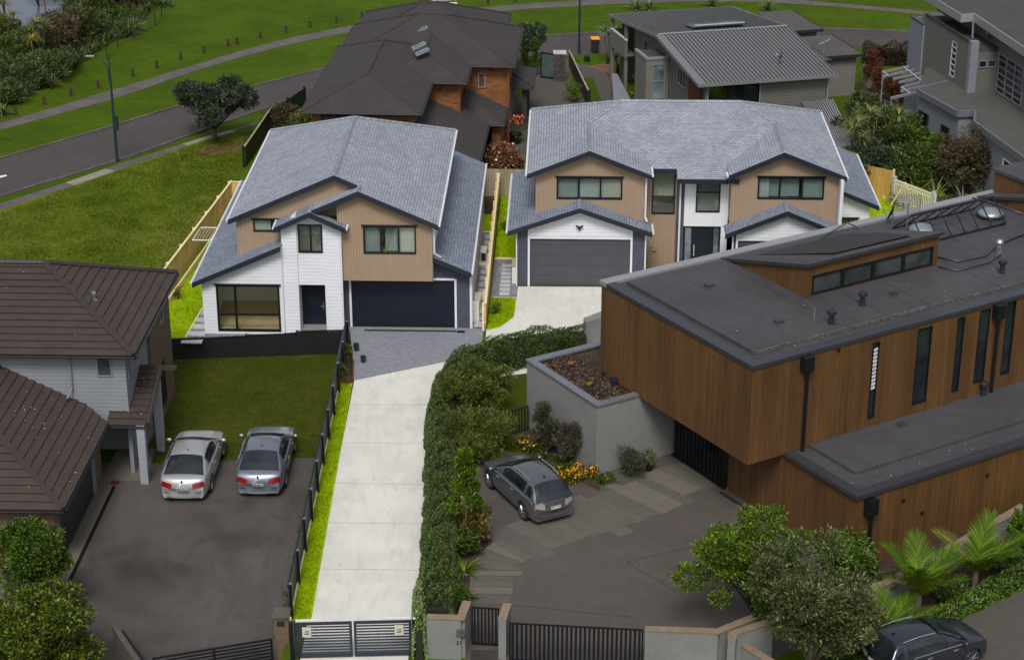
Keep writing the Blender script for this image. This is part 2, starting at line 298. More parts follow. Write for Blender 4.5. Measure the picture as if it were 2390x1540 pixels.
# ---------------- architectural helpers ----------------
def clip(poly, ax, lo, hi):
    def half(pl, sgn, c):
        out = []
        for i in range(len(pl)):
            a, b = pl[i], pl[(i + 1) % len(pl)]; da, db = sgn * (a[ax] - c), sgn * (b[ax] - c)
            if da >= -1e-9: out.append(a)
            if (da > 1e-9 and db < -1e-9) or (da < -1e-9 and db > 1e-9):
                t = da / (da - db); out.append(tuple(a[k] + (b[k] - a[k]) * t for k in range(len(a))))
        return out
    p = half(poly, 1, lo)
    return half(p, -1, hi) if len(p) > 2 else []
def facade(mb, F, poly, holes, w, t=.16):
    us = sorted(set([min(p[0] for p in poly), max(p[0] for p in poly)] + [h[0] for h in holes] + [h[1] for h in holes]))
    zs = sorted(set([min(p[1] for p in poly), max(p[1] for p in poly)] + [h[2] for h in holes] + [h[3] for h in holes]))
    for a, b in zip(us[:-1], us[1:]):
        for c, d in zip(zs[:-1], zs[1:]):
            m = ((a + b) / 2, (c + d) / 2)
            if any(h[0] < m[0] < h[1] and h[2] < m[1] < h[3] for h in holes): continue
            q = clip(poly, 0, a, b)
            q = clip(q, 1, c, d) if len(q) > 2 else []
            if len(q) > 2:
                pts = [F.W(x, w, z) for x, z in q]; v = F.W(0, t, 0); o = F.W(0, 0, 0); mb.prism(pts, (v[0] - o[0], v[1] - o[1], 0))
def window(F, u0, u1, z0, z1, w, par, vm=(), hm=(), fm='black_al', gm='glass', fw=.06, d=.1, proud=.03, sill=None, label=None, name='window', hood=False):
    f = MB()
    f.box(F, u0, u1, w - proud, w + d, z1 - fw, z1); f.box(F, u0, u1, w - proud, w + d, z0, z0 + fw)
    f.box(F, u0, u0 + fw, w - proud, w + d, z0 + fw, z1 - fw); f.box(F, u1 - fw, u1, w - proud, w + d, z0 + fw, z1 - fw)
    for a in vm: x = u0 + (u1 - u0) * a; f.box(F, x - fw * .55, x + fw * .55, w - proud + .004, w + d - .004, z0 + fw, z1 - fw)
    for a in hm: x = z0 + (z1 - z0) * a; f.box(F, u0 + fw, u1 - fw, w - proud + .008, w + d - .008, x - fw * .45, x + fw * .45)
    if hood: f.box(F, u0 - .08, u1 + .08, w - proud - .08, w + d - .01, z1 + .004, z1 + .05)
    o = f.build(name, M[fm], par, F.deg, label=label)
    pn = MB(); pn.face([F.W(u0 + fw * .8, w + .03, z0 + fw * .8), F.W(u1 - fw * .8, w + .03, z0 + fw * .8), F.W(u1 - fw * .8, w + .03, z1 - fw * .8), F.W(u0 + fw * .8, w + .03, z1 - fw * .8)]); pn.build('pane', M[gm], o, F.deg)
    if sill: MB().box(F, u0 + .01, u1 - .01, w - proud - .03, w - proud + .03, z0 - .04, z0 + .0).build('sill', M[sill], o, F.deg)
    return o
def room(F, u0, u1, w0, w1, z0, z1, par, floor=True, blind=None):
    r = MB(); t = .05
    r.box(F, u0, u0 + t, w0, w1, z0, z1); r.box(F, u1 - t, u1, w0, w1, z0, z1); r.box(F, u0 + t, u1 - t, w1 - t, w1, z0, z1); r.box(F, u0 + t, u1 - t, w0, w1 - t, z1 - t, z1)
    o = r.build('room_wall', M['room'], par, F.deg)
    MB().box(F, u0 + t, u1 - t, w0, w1 - t, z0, z0 + t).build('room_floor', M['floor'], o, F.deg)
    return o
def curtain(F, u0, u1, w, z0, z1, par, mat='curtain'):  # sheers added behind glass to give panes the pale tone of reflections
    m = MB(); n = max(3, int((u1 - u0) / .07))
    for i in range(n):
        a = u0 + (u1 - u0) * i / n; b = u0 + (u1 - u0) * (i + 1) / n; d = .03 if i % 2 else 0; e = .03 - d
        m.face([F.W(a, w + d, z0), F.W(b, w + e, z0), F.W(b, w + e, z1), F.W(a, w + d, z1)])
    return m.build('curtain', M[mat], par, F.deg)
def sheet(name, pts, z, mat, F=WF, px=True, yaw=0):
    m = MB(); m.face([P(x, y, z) if px else F.W(x, y, z) for x, y in pts]); o = m.build(name, M[mat], None, yaw or F.deg, kind='structure')
    me = o.data
    if me.polygons[0].normal.z < 0: me.flip_normals()
    return o
def strip(name, top, bot, z, mat):      # band between two pixel polylines, triangulated by pairing
    def res(pl, n):
        ds = [0]
        for a, b in zip(pl[:-1], pl[1:]): ds.append(ds[-1] + hypot(b[0] - a[0], b[1] - a[1]))
        out = []
        for i in range(n):
            t = ds[-1] * i / (n - 1); k = max(j for j in range(len(ds)) if ds[j] <= t + 1e-6); k = min(k, len(pl) - 2)
            f = (t - ds[k]) / max(1e-9, ds[k + 1] - ds[k]); out.append((pl[k][0] + (pl[k + 1][0] - pl[k][0]) * f, pl[k][1] + (pl[k + 1][1] - pl[k][1]) * f))
        return out
    def smooth(pl):
        for _ in range(2):
            q = [pl[0]]
            for a, b in zip(pl[:-1], pl[1:]): q += [(a[0] * .75 + b[0] * .25, a[1] * .75 + b[1] * .25), (a[0] * .25 + b[0] * .75, a[1] * .25 + b[1] * .75)]
            pl = q + [pl[-1]]
        return pl
    n = 60; a = [P(x, y, z) for x, y in res(smooth(top), n)]; b = [P(x, y, z) for x, y in res(smooth(bot), n)]
    m = MB()
    for i in range(n - 1): m.face([b[i], b[i + 1], a[i + 1], a[i]])
    return m.build(name, M[mat], None, kind='structure'), a, b
def paling(name, p0, p1, z0, z1, mat, pmat, label, cat='fence', posts=None, side=1, capm=None, step=None, group=None, seg=2.4, rails=True, postup=.06):
    a = Vector((p0[0], p0[1], 0)); b = Vector((p1[0], p1[1], 0)); L = (b - a).length; ang = math.degrees(atan2(b.y - a.y, b.x - a.x))
    F = Fr((a.x, a.y), ang); e = empty(name, (a.x, a.y, z0), label, cat, group); m = MB(); n = max(1, int(L / .15)); rnd = random.Random(int(L * 100))
    for i in range(n):
        u = L * i / n; zz = z1 + (step(u / L) if step else 0) + rnd.uniform(-.008, .008); m.box(F, u + .004, L * (i + 1) / n - .004, -.01 + rnd.uniform(-.002, .002), .01, z0, zz)
    m.build('palings', M[mat], e, ang)
    k = posts or max(2, int(L / seg) + 1)
    for i in range(k):
        u = L * i / (k - 1); zz = z1 + (step(min(.999, u / L)) if step else 0)
        MB().box(F, u - .05, u + .05, .06 * side if side > 0 else -.16, .16 if side > 0 else -.06, z0, zz + postup).build('post', M[pmat], e, ang)
    if rails:
        for h in (.25, .85):
            r = MB(); 
            for i in range(k - 1):
                ua = L * i / (k - 1); ub = L * (i + 1) / (k - 1); zz = z1 + (step((ua + .01) / L) if step else 0); zr = z0 + (zz - z0) * h; r.box(F, ua + .052, ub - .052, (.012 if side > 0 else -.058), (.058 if side > 0 else -.012), zr, zr + .08)
            r.build('rail', M[pmat], e, ang)
    if capm:
        c = MB()
        for i in range(k - 1):
            ua = L * i / (k - 1); ub = L * (i + 1) / (k - 1); zz = z1 + (step((ua + .01) / L) if step else 0); c.box(F, ua, ub, -.05, .058, zz + .012, zz + .05)
        c.build('capping', M[capm], e, ang)
    return e
def tile_roof(mb, poly, course=.37, lip=.06, wave=.022, wl=.26):
    P3 = [Vector(p) for p in poly]; n = (P3[1] - P3[0]).cross(P3[2] - P3[0]).normalized()
    if n.z < 0: n = -n; P3 = P3[::-1]
    U = Vector((-n.y, n.x, 0)).normalized(); T = n.cross(U); o = P3[0]
    pl = [((p - o).dot(U), (p - o).dot(T)) for p in P3]; b0 = min(p[1] for p in pl); b1 = max(p[1] for p in pl); a0 = min(p[0] for p in pl); a1 = max(p[0] for p in pl)
    def off(a, b): k = (b - b0) / course; t = k - math.floor(k + 1e-6); return lip * (1 - t) + wave * (.5 + .5 * sin(2 * pi * a / wl)) * (1 - t * .5)
    k = 0
    while b0 + k * course < b1 - 1e-6:
        lo = b0 + k * course; hi = min(b1, lo + course); band = clip(pl, 1, lo, hi); k += 1
        if len(band) < 3: continue
        sa = min(p[0] for p in band); ea = max(p[0] for p in band); st = wl / 4; i0 = math.floor((sa - a0) / st); i1 = math.ceil((ea - a0) / st)
        for i in range(i0, i1):
            c = clip(band, 0, a0 + i * st, a0 + (i + 1) * st)
            if len(c) < 3: continue
            def h(a, b, top):
                t = 1.0 if top else 0.0; t = (b - lo) / course; return lip * (1 - t) + wave * (.5 + .5 * sin(2 * pi * a / wl))
            pts = [o + U * a + T * b + n * h(a, b, 0) for a, b in c]; mb.face(pts)
            e = [q for q in c if abs(q[1] - lo) < 1e-6]
            if len(e) >= 2:
                e.sort(); q0, q1 = e[0], e[-1]; A = o + U * q0[0] + T * q0[1]; B = o + U * q1[0] + T * q1[1]
                mb.face([A - n * .01, B - n * .01, B + n * h(q1[0], q1[1], 0), A + n * h(q0[0], q0[1], 0)])
def hip_roof(F, u0, u1, w0, w1, ze, s, mb, t=.12, mode='slab', gable=()):
    """rectangular hip roof; returns hips/ridge lines"""
    du, dw = u1 - u0, w1 - w0; h = min(du, dw) / 2; zr = ze + s * h
    if du >= dw: a, b = (u0 + h, (w0 + w1) / 2), (u1 - h, (w0 + w1) / 2)
    else: a, b = ((u0 + u1) / 2, w0 + h), ((u0 + u1) / 2, w1 - h)
    c = [(u0, w0), (u1, w0), (u1, w1), (u0, w1)]
    A = F.W(*a, zr); B = F.W(*b, zr); Cn = [F.W(x, y, ze) for x, y in c]
    if du >= dw: faces = [[Cn[0], Cn[1], B, A], [Cn[1], Cn[2], B], [Cn[2], Cn[3], A, B], [Cn[3], Cn[0], A]]
    else: faces = [[Cn[0], Cn[1], A], [Cn[1], Cn[2], B, A], [Cn[2], Cn[3], B], [Cn[3], Cn[0], A, B]]
    for f in faces:
        if mode == 'tile': tile_roof(mb, f)
        else: mb.slab(f, t)
    near = [(Cn[0], A), (Cn[3], A if du >= dw else B), (Cn[1], B if du >= dw else A), (Cn[2], B)]
    return near + [(A, B)], zr
def caps(lines, par, mat, r=.07, name='ridge_cap'):
    for a, b in lines:
        if (Vector(a) - Vector(b)).length > .1: MB().tube([Vector(a) + Vector((0, 0, .01)), Vector(b) + Vector((0, 0, .01))], r, 6).build(name, M[mat], par)
def fascia(lines, par, mat='navy', h=.2, t=.05, name='fascia', drop=-.012):
    for a, b in lines: MB().bar(Vector(a) + Vector((0, 0, -drop)), Vector(b) + Vector((0, 0, -drop)), t, h).build(name, M[mat], par)
def gutter(lines, par, mat='white', r=.055, name='gutter'):
    for a, b in lines: MB().tube([Vector(a), Vector(b)], r, 8).build(name, M[mat], par)
# ---------------- foliage ----------------
def leaf_mesh(name, pos, dirs, size, mat, par, asp=.45, jitter=.35, smooth=False, kind=None, fold=True):
    """pos (n,3), dirs (n,3) pointing out of the clump; each leaf a narrow four-sided blade"""
    n = len(pos); d = dirs + RNG.normal(0, .55, (n, 3)); d /= np.linalg.norm(d, axis=1)[:, None] + 1e-9
    a = RNG.normal(0, 1, (n, 3)); x = np.cross(d, a); x /= np.linalg.norm(x, axis=1)[:, None] + 1e-9
    s = size * (1 + RNG.uniform(-jitter, jitter, n))[:, None]; L = d * s; Wd = x * s * asp * .5; nn = np.cross(x, d)
    v = np.empty((n, 4, 3)); v[:, 0] = pos; v[:, 1] = pos + L * .5 + Wd + nn * s * .06; v[:, 2] = pos + L; v[:, 3] = pos + L * .5 - Wd + nn * s * .06
    return raw(name, v.reshape(-1, 3), np.arange(n * 4).reshape(n, 4), mat, par, kind)
def raw(name, v, q, mat, par, kind=None):
    me = bpy.data.meshes.new(name); Lc = rootloc(par); v = v - np.array(Lc)[None]; n = len(q); k = q.shape[1]
    me.vertices.add(len(v)); me.vertices.foreach_set('co', v.astype(np.float32).ravel()); me.loops.add(n * k); me.loops.foreach_set('vertex_index', q.astype(np.int32).ravel())
    me.polygons.add(n); me.polygons.foreach_set('loop_start', np.arange(0, n * k, k, dtype=np.int32)); me.polygons.foreach_set('loop_total', np.full(n, k, np.int32)); me.update(calc_edges=True); me.validate()
    me.materials.append(mat); o = bpy.data.objects.new(name, me); C.objects.link(o)
    if par is not None: o.parent = par
    if kind: o['kind'] = kind
    return o
def blob_pts(blobs, n, fill=.35):
    vol = np.array([b[3] * b[4] + b[4] * b[5] + b[3] * b[5] for b in blobs]); k = RNG.choice(len(blobs), n, p=vol / vol.sum()); B = np.array(blobs)[k]
    d = RNG.normal(0, 1, (n, 3)); d /= np.linalg.norm(d, axis=1)[:, None]; r = 1 - fill * RNG.random(n) ** 1.6
    lump = 1 + .16 * np.sin(d[:, 0] * 7 + k * 1.7) * np.cos(d[:, 1] * 8 + k) + .1 * np.sin(d[:, 2] * 11 + k * 2.3)
    return B[:, :3] + d * B[:, 3:] * (r * lump)[:, None], d
def sub_blobs(c, r, n, sr, seed=0, zmin=-.6):
    g = np.random.default_rng(seed); out = []
    if n >= 30:      # an uneven crown: a few big boughs, each with its own clumps
        for b in range(6):
            a = 2 * pi * (b + g.uniform(-.35, .35)) / 6; rr = g.uniform(.30, .52); zz = g.uniform(-.45, .55); lc = (c[0] + r[0] * rr * cos(a), c[1] + r[1] * rr * sin(a), c[2] + r[2] * zz); k = g.uniform(.55, .80)
            out += sub_blobs(lc, (r[0] * k, r[1] * k, r[2] * k * .85), max(4, n // 6), sr * .85, seed * 10 + b, -.8)
        return out
    for _ in range(n):
        while True:
            d = g.normal(0, 1, 3); d /= np.linalg.norm(d)
            if d[2] > zmin: break
        k = g.uniform(.5, 1.08); q = g.uniform(.5, 1.35) * sr; out.append((c[0] + d[0] * r[0] * k, c[1] + d[1] * r[1] * k, c[2] + d[2] * r[2] * k, q, q, q * .8))
    return out
def plant(name, label, cat, base, h, rx, ry, nsub, sr, nleaf, lsize, mat, asp=.45, seed=0, trunk=.08, ch=None, group=None, up=.3, kind_trunk='trunk', th=None, fill=.4, limbs=4, zmin=-.5):
    """crown of clustered leaves on a trunk with limbs; h total height, ch crown bottom height"""
    ch = .1 * h if ch is None else ch; e = empty(name, base, label, cat, group); cz = base[2] + (h + ch) / 2; rz = (h - ch) / 2
    bl = sub_blobs((base[0], base[1], cz), (rx, ry, rz), nsub, sr, seed, zmin) + [(base[0], base[1], cz, rx * .58, ry * .58, rz * .6)]
    pos, d = blob_pts(bl, nleaf, fill); d[:, 2] += up; leaf_mesh('crown', pos, d, lsize, M[mat], e, asp)
    if trunk:
        t = MB(); top = (base[0], base[1], base[2] + ch + rz * .6); g = random.Random(seed)
        t.tube([base, (base[0] + g.uniform(-.05, .05), base[1], base[2] + ch * .6), top], [trunk, trunk * .8, trunk * .45], 8)
        for i in range(limbs):
            b = bl[g.randrange(len(bl) - 1)]; t.tube([(base[0], base[1], base[2] + ch * .8), ((base[0] + b[0]) / 2, (base[1] + b[1]) / 2, (base[2] + ch * .8 + b[2]) / 2 + .1), (b[0], b[1], b[2])], [trunk * .55, trunk * .35, trunk * .15], 6)
        t.build(kind_trunk, M['bark'], e, smooth=True)
    return e
def blades(par, name, c, n, L, wd, mat, up=.6, droop=.5, seed=0, seg=4, spread=1.0, r0=.05):
    g = np.random.default_rng(seed); vs = []; qs = []
    for i in range(n):
        a = g.uniform(0, 2 * pi); el = g.uniform(.1, 1) * up * 1.5; l = L * g.uniform(.7, 1.1); dx, dy = cos(a), sin(a); k = len(vs); px = c[0] + dx * r0; py = c[1] + dy * r0; pz = c[2]
        ang = min(1.5, el)
        for s in range(seg + 1):
            t = s / seg; ww = wd * (1 - t) ** .7 * (.6 + t) if s else wd * .6; sx, sy = -dy * ww / 2, dx * ww / 2
            vs += [(px - sx, py - sy, pz), (px + sx, py + sy, pz)]
            an = ang - droop * t * 1.6; st = l / seg; px += dx * cos(an) * st * spread; py += dy * cos(an) * st * spread; pz += sin(an) * st
        for s in range(seg): qs.append((k + 2 * s, k + 2 * s + 1, k + 2 * s + 3, k + 2 * s + 2))
    return raw(name, np.array(vs), np.array(qs), M[mat], par)
def cabbage(label, base, h, n=3, L=.9, mat='leaf_flax', seed=0, group=None, name='cabbage_tree', trunk=True, per=60):
    e = empty(name, base, label, 'tree', group); g = random.Random(seed); t = MB()
    for i in range(n):
        a = g.uniform(0, 2 * pi); r = .0 if n == 1 else g.uniform(.3, .7); top = (base[0] + r * cos(a), base[1] + r * sin(a), base[2] + h * g.uniform(.72, .92))
        t.tube([base, ((base[0] + top[0]) / 2 + .05, (base[1] + top[1]) / 2, base[2] + h * .45), top], [.09, .06, .05], 6); blades(e, 'leaf_head', top, per, L, .06, mat, up=.75, droop=.75, seed=seed * 7 + i)
    t.build('trunk', M['bark'], e, smooth=True); return e
def flax(label, base, L=1.2, n=50, mat='leaf_flax', seed=0, group=None, name='flax_bush', cat='plant', up=.8, wd=.07, droop=.55):
    e = blades(None, name, (base[0], base[1], base[2]), n, L, wd, mat, up=up, droop=droop, seed=seed); e['label'] = label; e['category'] = cat
    if group: e['group'] = group
    return e
def palm(label, base, th, fr, L, seed, group=None, name='fan_palm', lean=.2):
    """short-trunked palm with broad upright pleated fronds"""
    e = empty(name, base, label, 'palm', group); g = random.Random(seed); top = Vector((base[0], base[1], base[2] + th))
    MB().tube([base, top], [.13, .10], 8).build('trunk', M['bark'], e, smooth=True)
    for i in range(fr):
        a = 2 * pi * i / fr + g.uniform(-.3, .3); el = g.uniform(.75, 1.35); l = L * g.uniform(.8, 1.1); out = Vector((cos(a), sin(a), 0)); sidev = Vector((-sin(a), cos(a), 0)); vs = []; qs = []; p = top.copy(); an = el; N = 20; cs = []
        for s in range(N + 1):
            cs.append((p.copy(), an)); p = p + (out * cos(an) + Vector((0, 0, 1)) * sin(an)) * (l / N); an -= .03
        m = MB(); m.tube([c[0] for c in cs[:-2]], [.025 * (1 - k / N) + .006 for k in range(len(cs) - 2)], 4, cap=False)
        for sg in (-1, 1):
            for s in range(1, N):
                c, an2 = cs[s]; c2, _ = cs[s + 1]; tdir = out * cos(an2) + Vector((0, 0, 1)) * sin(an2); k = (s - 1) / (N - 1); ll = l * .50 * (.30 + 1.9 * k * (1 - k) + .30 * (1 - k)) * g.uniform(.93, 1.05); up_ = Vector((0, 0, 1)) - tdir * tdir.z
                for h_ in range(2):
                    b0 = c.lerp(c2, h_ * .5); b1 = c.lerp(c2, h_ * .5 + .5); d = (tdir * (.55 + .75 * k) + sidev * sg * (.85 - .5 * k) + up_ * (.16 if h_ else .08)).normalized(); e0 = b0 + d * ll * .6; e1 = b1 + d * ll * .6; tp = (b0 + b1) / 2 + d * ll + Vector((0, 0, -.10 * ll))
                    m.add([b0, b1, e1, e0, tp], [[0, 1, 2, 3], [3, 2, 4]])
        m.build('frond', M['leaf_palm' if g.random() < .8 else 'leaf_palm_y'], e, uv=False)
    return e
def hedge(name, label, pts, wd, h, mat, lsize=.09, dens=420, group=None, lump=.12, cat='hedge', taper=.92, z0=0, kind=None):
    v = []; d = []; g = RNG
    for a, b in zip(pts[:-1], pts[1:]):
        L = hypot(b[0] - a[0], b[1] - a[1]); t = ((b[0] - a[0]) / L, (b[1] - a[1]) / L); nrm = (-t[1], t[0]); per = wd + 2 * h; n = int(dens * L * per)
        s = g.random(n); q = g.random(n) * per; u = a[0] + t[0] * L * s; w = a[1] + t[1] * L * s
        lat = np.where(q < h, -wd / 2, np.where(q < h + wd, q - h - wd / 2, wd / 2)); z = np.where(q < h, q, np.where(q < h + wd, h, per - q))
        ld = np.where(q < h, -1., np.where(q < h + wd, 0., 1.)); zd = np.where((q >= h) & (q < h + wd), 1., .25)
        along = s * L + a[0] * 3; k = 1 + lump * np.sin(along * 3.1 + z * 2) * np.cos(along * 1.3 + lat * 5) + .05 * np.sin(along * 9 + lat * 11) - .12 * (g.random(n) ** 2)
        edge = np.clip(1.12 - .22 * np.maximum(0, np.abs(lat) / (wd / 2) + z / h - 1.25) * 2, .7, 1.1); k = k * edge
        lat2 = lat * k * (1 - (1 - taper) * z / h); zz = z * np.where(z > h * .6, k, 1)
        v.append(np.stack([u + nrm[0] * lat2, w + nrm[1] * lat2, zz + z0], 1)); d.append(np.stack([nrm[0] * ld, nrm[1] * ld, zd], 1))
    o = leaf_mesh(name, np.concatenate(v), np.concatenate(d), lsize, M[mat], None, .5)
    # twiggy core so no light shines straight through
    o['label'] = label; o['category'] = cat
    if group: o['group'] = group
    if kind: o['kind'] = kind
    core = MB()
    for a, b in zip(pts[:-1], pts[1:]):
        L = hypot(b[0] - a[0], b[1] - a[1]); F = Fr(a, math.degrees(atan2(b[1] - a[1], b[0] - a[0]))); core.box(F, 0, L, -wd * .36, wd * .36, z0, z0 + h * .84)
    core.build('twigs', M['twig'], o, uv=False)
    return o
def G(*c): return [lin(x) for x in c]
M['twig'] = m_plain('twigs', lin((34, 38, 22)), .95, var=.3, scale=8)
M['leaf_hedge'] = m_leaf('hedge_leaf', G((44, 58, 24), (62, 80, 34), (80, 98, 44), (100, 116, 62)))
M['leaf_dark'] = m_leaf('dark_leaf', G((30, 40, 32), (46, 58, 44), (62, 74, 54), (84, 96, 72)))
M['leaf_mid'] = m_leaf('mid_leaf', G((34, 50, 14), (52, 72, 18), (70, 92, 26), (94, 114, 40)))
M['leaf_bright'] = m_leaf('bright_leaf', G((42, 62, 6), (64, 90, 10), (86, 112, 16), (118, 140, 34)))
M['leaf_citrus'] = m_leaf('yellow_green_leaf', G((34, 50, 8), (54, 74, 12), (80, 98, 16), (128, 132, 34)))
M['leaf_olive'] = m_leaf('olive_leaf', G((44, 52, 26), (64, 74, 38), (86, 94, 52), (120, 126, 84)))
M['leaf_conifer'] = m_leaf('conifer_leaf', G((48, 60, 24), (70, 84, 32), (94, 106, 42), (120, 128, 62)))
M['leaf_rust'] = m_leaf('rusty_leaf', G((60, 34, 24), (96, 54, 34), (122, 74, 48), (84, 64, 34)))
M['leaf_red'] = m_leaf('photinia_leaf', G((52, 52, 28), (92, 62, 38), (132, 74, 52), (168, 118, 92)))
M['leaf_grey'] = m_leaf('grey_purple_leaf', G((62, 56, 50), (84, 76, 68), (100, 92, 82), (82, 88, 70)))
M['leaf_brown'] = m_leaf('brown_scrub_leaf', G((58, 44, 34), (78, 62, 46), (94, 82, 56), (72, 72, 44)))
M['leaf_scrub'] = m_leaf('scrub_leaf', G((40, 52, 28), (60, 74, 38), (80, 94, 48), (100, 110, 60)))
M['leaf_citrus2'] = m_leaf('rust_tipped_leaf', G((46, 62, 26), (72, 88, 36), (112, 100, 46), (146, 96, 56)))
M['leaf_grey2'] = m_leaf('grey_green_wisp', G((50, 54, 44), (70, 74, 58), (88, 90, 72), (64, 72, 50)))
M['leaf_bright2'] = m_leaf('fresh_leaf', G((46, 68, 18), (66, 92, 26), (88, 116, 38), (118, 144, 66)))
M['leaf_mid2'] = m_leaf('deep_green_leaf', G((30, 50, 10), (48, 72, 14), (68, 94, 20), (104, 124, 34)))
M['leaf_light'] = m_leaf('pale_green_leaf', G((80, 104, 54), (106, 130, 70), (130, 152, 88), (150, 166, 110)))
M['leaf_rusty'] = m_leaf('rusty_hedge_leaf', G((42, 36, 24), (60, 48, 30), (84, 56, 36), (48, 52, 28)))
M['leaf_flax'] = m_leaf('flax_leaf', G((48, 62, 28), (76, 90, 40), (104, 114, 56), (150, 150, 90)))
M['leaf_flax_d'] = m_leaf('dark_flax_leaf', G((34, 50, 40), (50, 68, 50), (74, 92, 66), (120, 130, 90)))
M['leaf_yellow'] = m_leaf('yellow_frond', G((110, 110, 24), (138, 130, 30), (84, 96, 26), (160, 146, 40)))
M['leaf_palm'] = m_leaf('palm_frond', G((44, 68, 10), (62, 90, 14), (80, 106, 20), (104, 124, 34)), .65, .15)
M['leaf_palm_y'] = m_leaf('yellowing_palm_frond', G((72, 92, 18), (100, 108, 28), (124, 118, 52), (84, 100, 22)), .4)
M['flower_o'] = m_plain('orange_petals', lin((226, 150, 20)), .6, var=.2, scale=30); M['flower_w'] = m_plain('cream_petals', lin((214, 196, 176)), .6, var=.1)
M['flower_p'] = m_plain('coral_petals', lin((216, 90, 50)), .6, var=.2, scale=30); M['grass_blade'] = m_leaf('grass_blade', G((54, 70, 6), (76, 94, 12), (94, 108, 22), (122, 118, 50)), .8, .1)
def text(name, body, size, extrude, mat, loc, rot, parent=None, center=True):
    fc = bpy.data.curves.new(name, 'FONT'); fc.body = body; fc.size = size; fc.extrude = extrude
    if center: fc.align_x = 'CENTER'; fc.align_y = 'CENTER'
    t = bpy.data.objects.new(name, fc); C.objects.link(t); me = bpy.data.meshes.new_from_object(t.evaluated_get(bpy.context.evaluated_depsgraph_get())); bpy.data.objects.remove(t)
    me.materials.clear(); me.materials.append(M[mat]); o = bpy.data.objects.new(name, me); C.objects.link(o); o.location = loc; o.rotation_euler = rot; o.parent = parent; return o
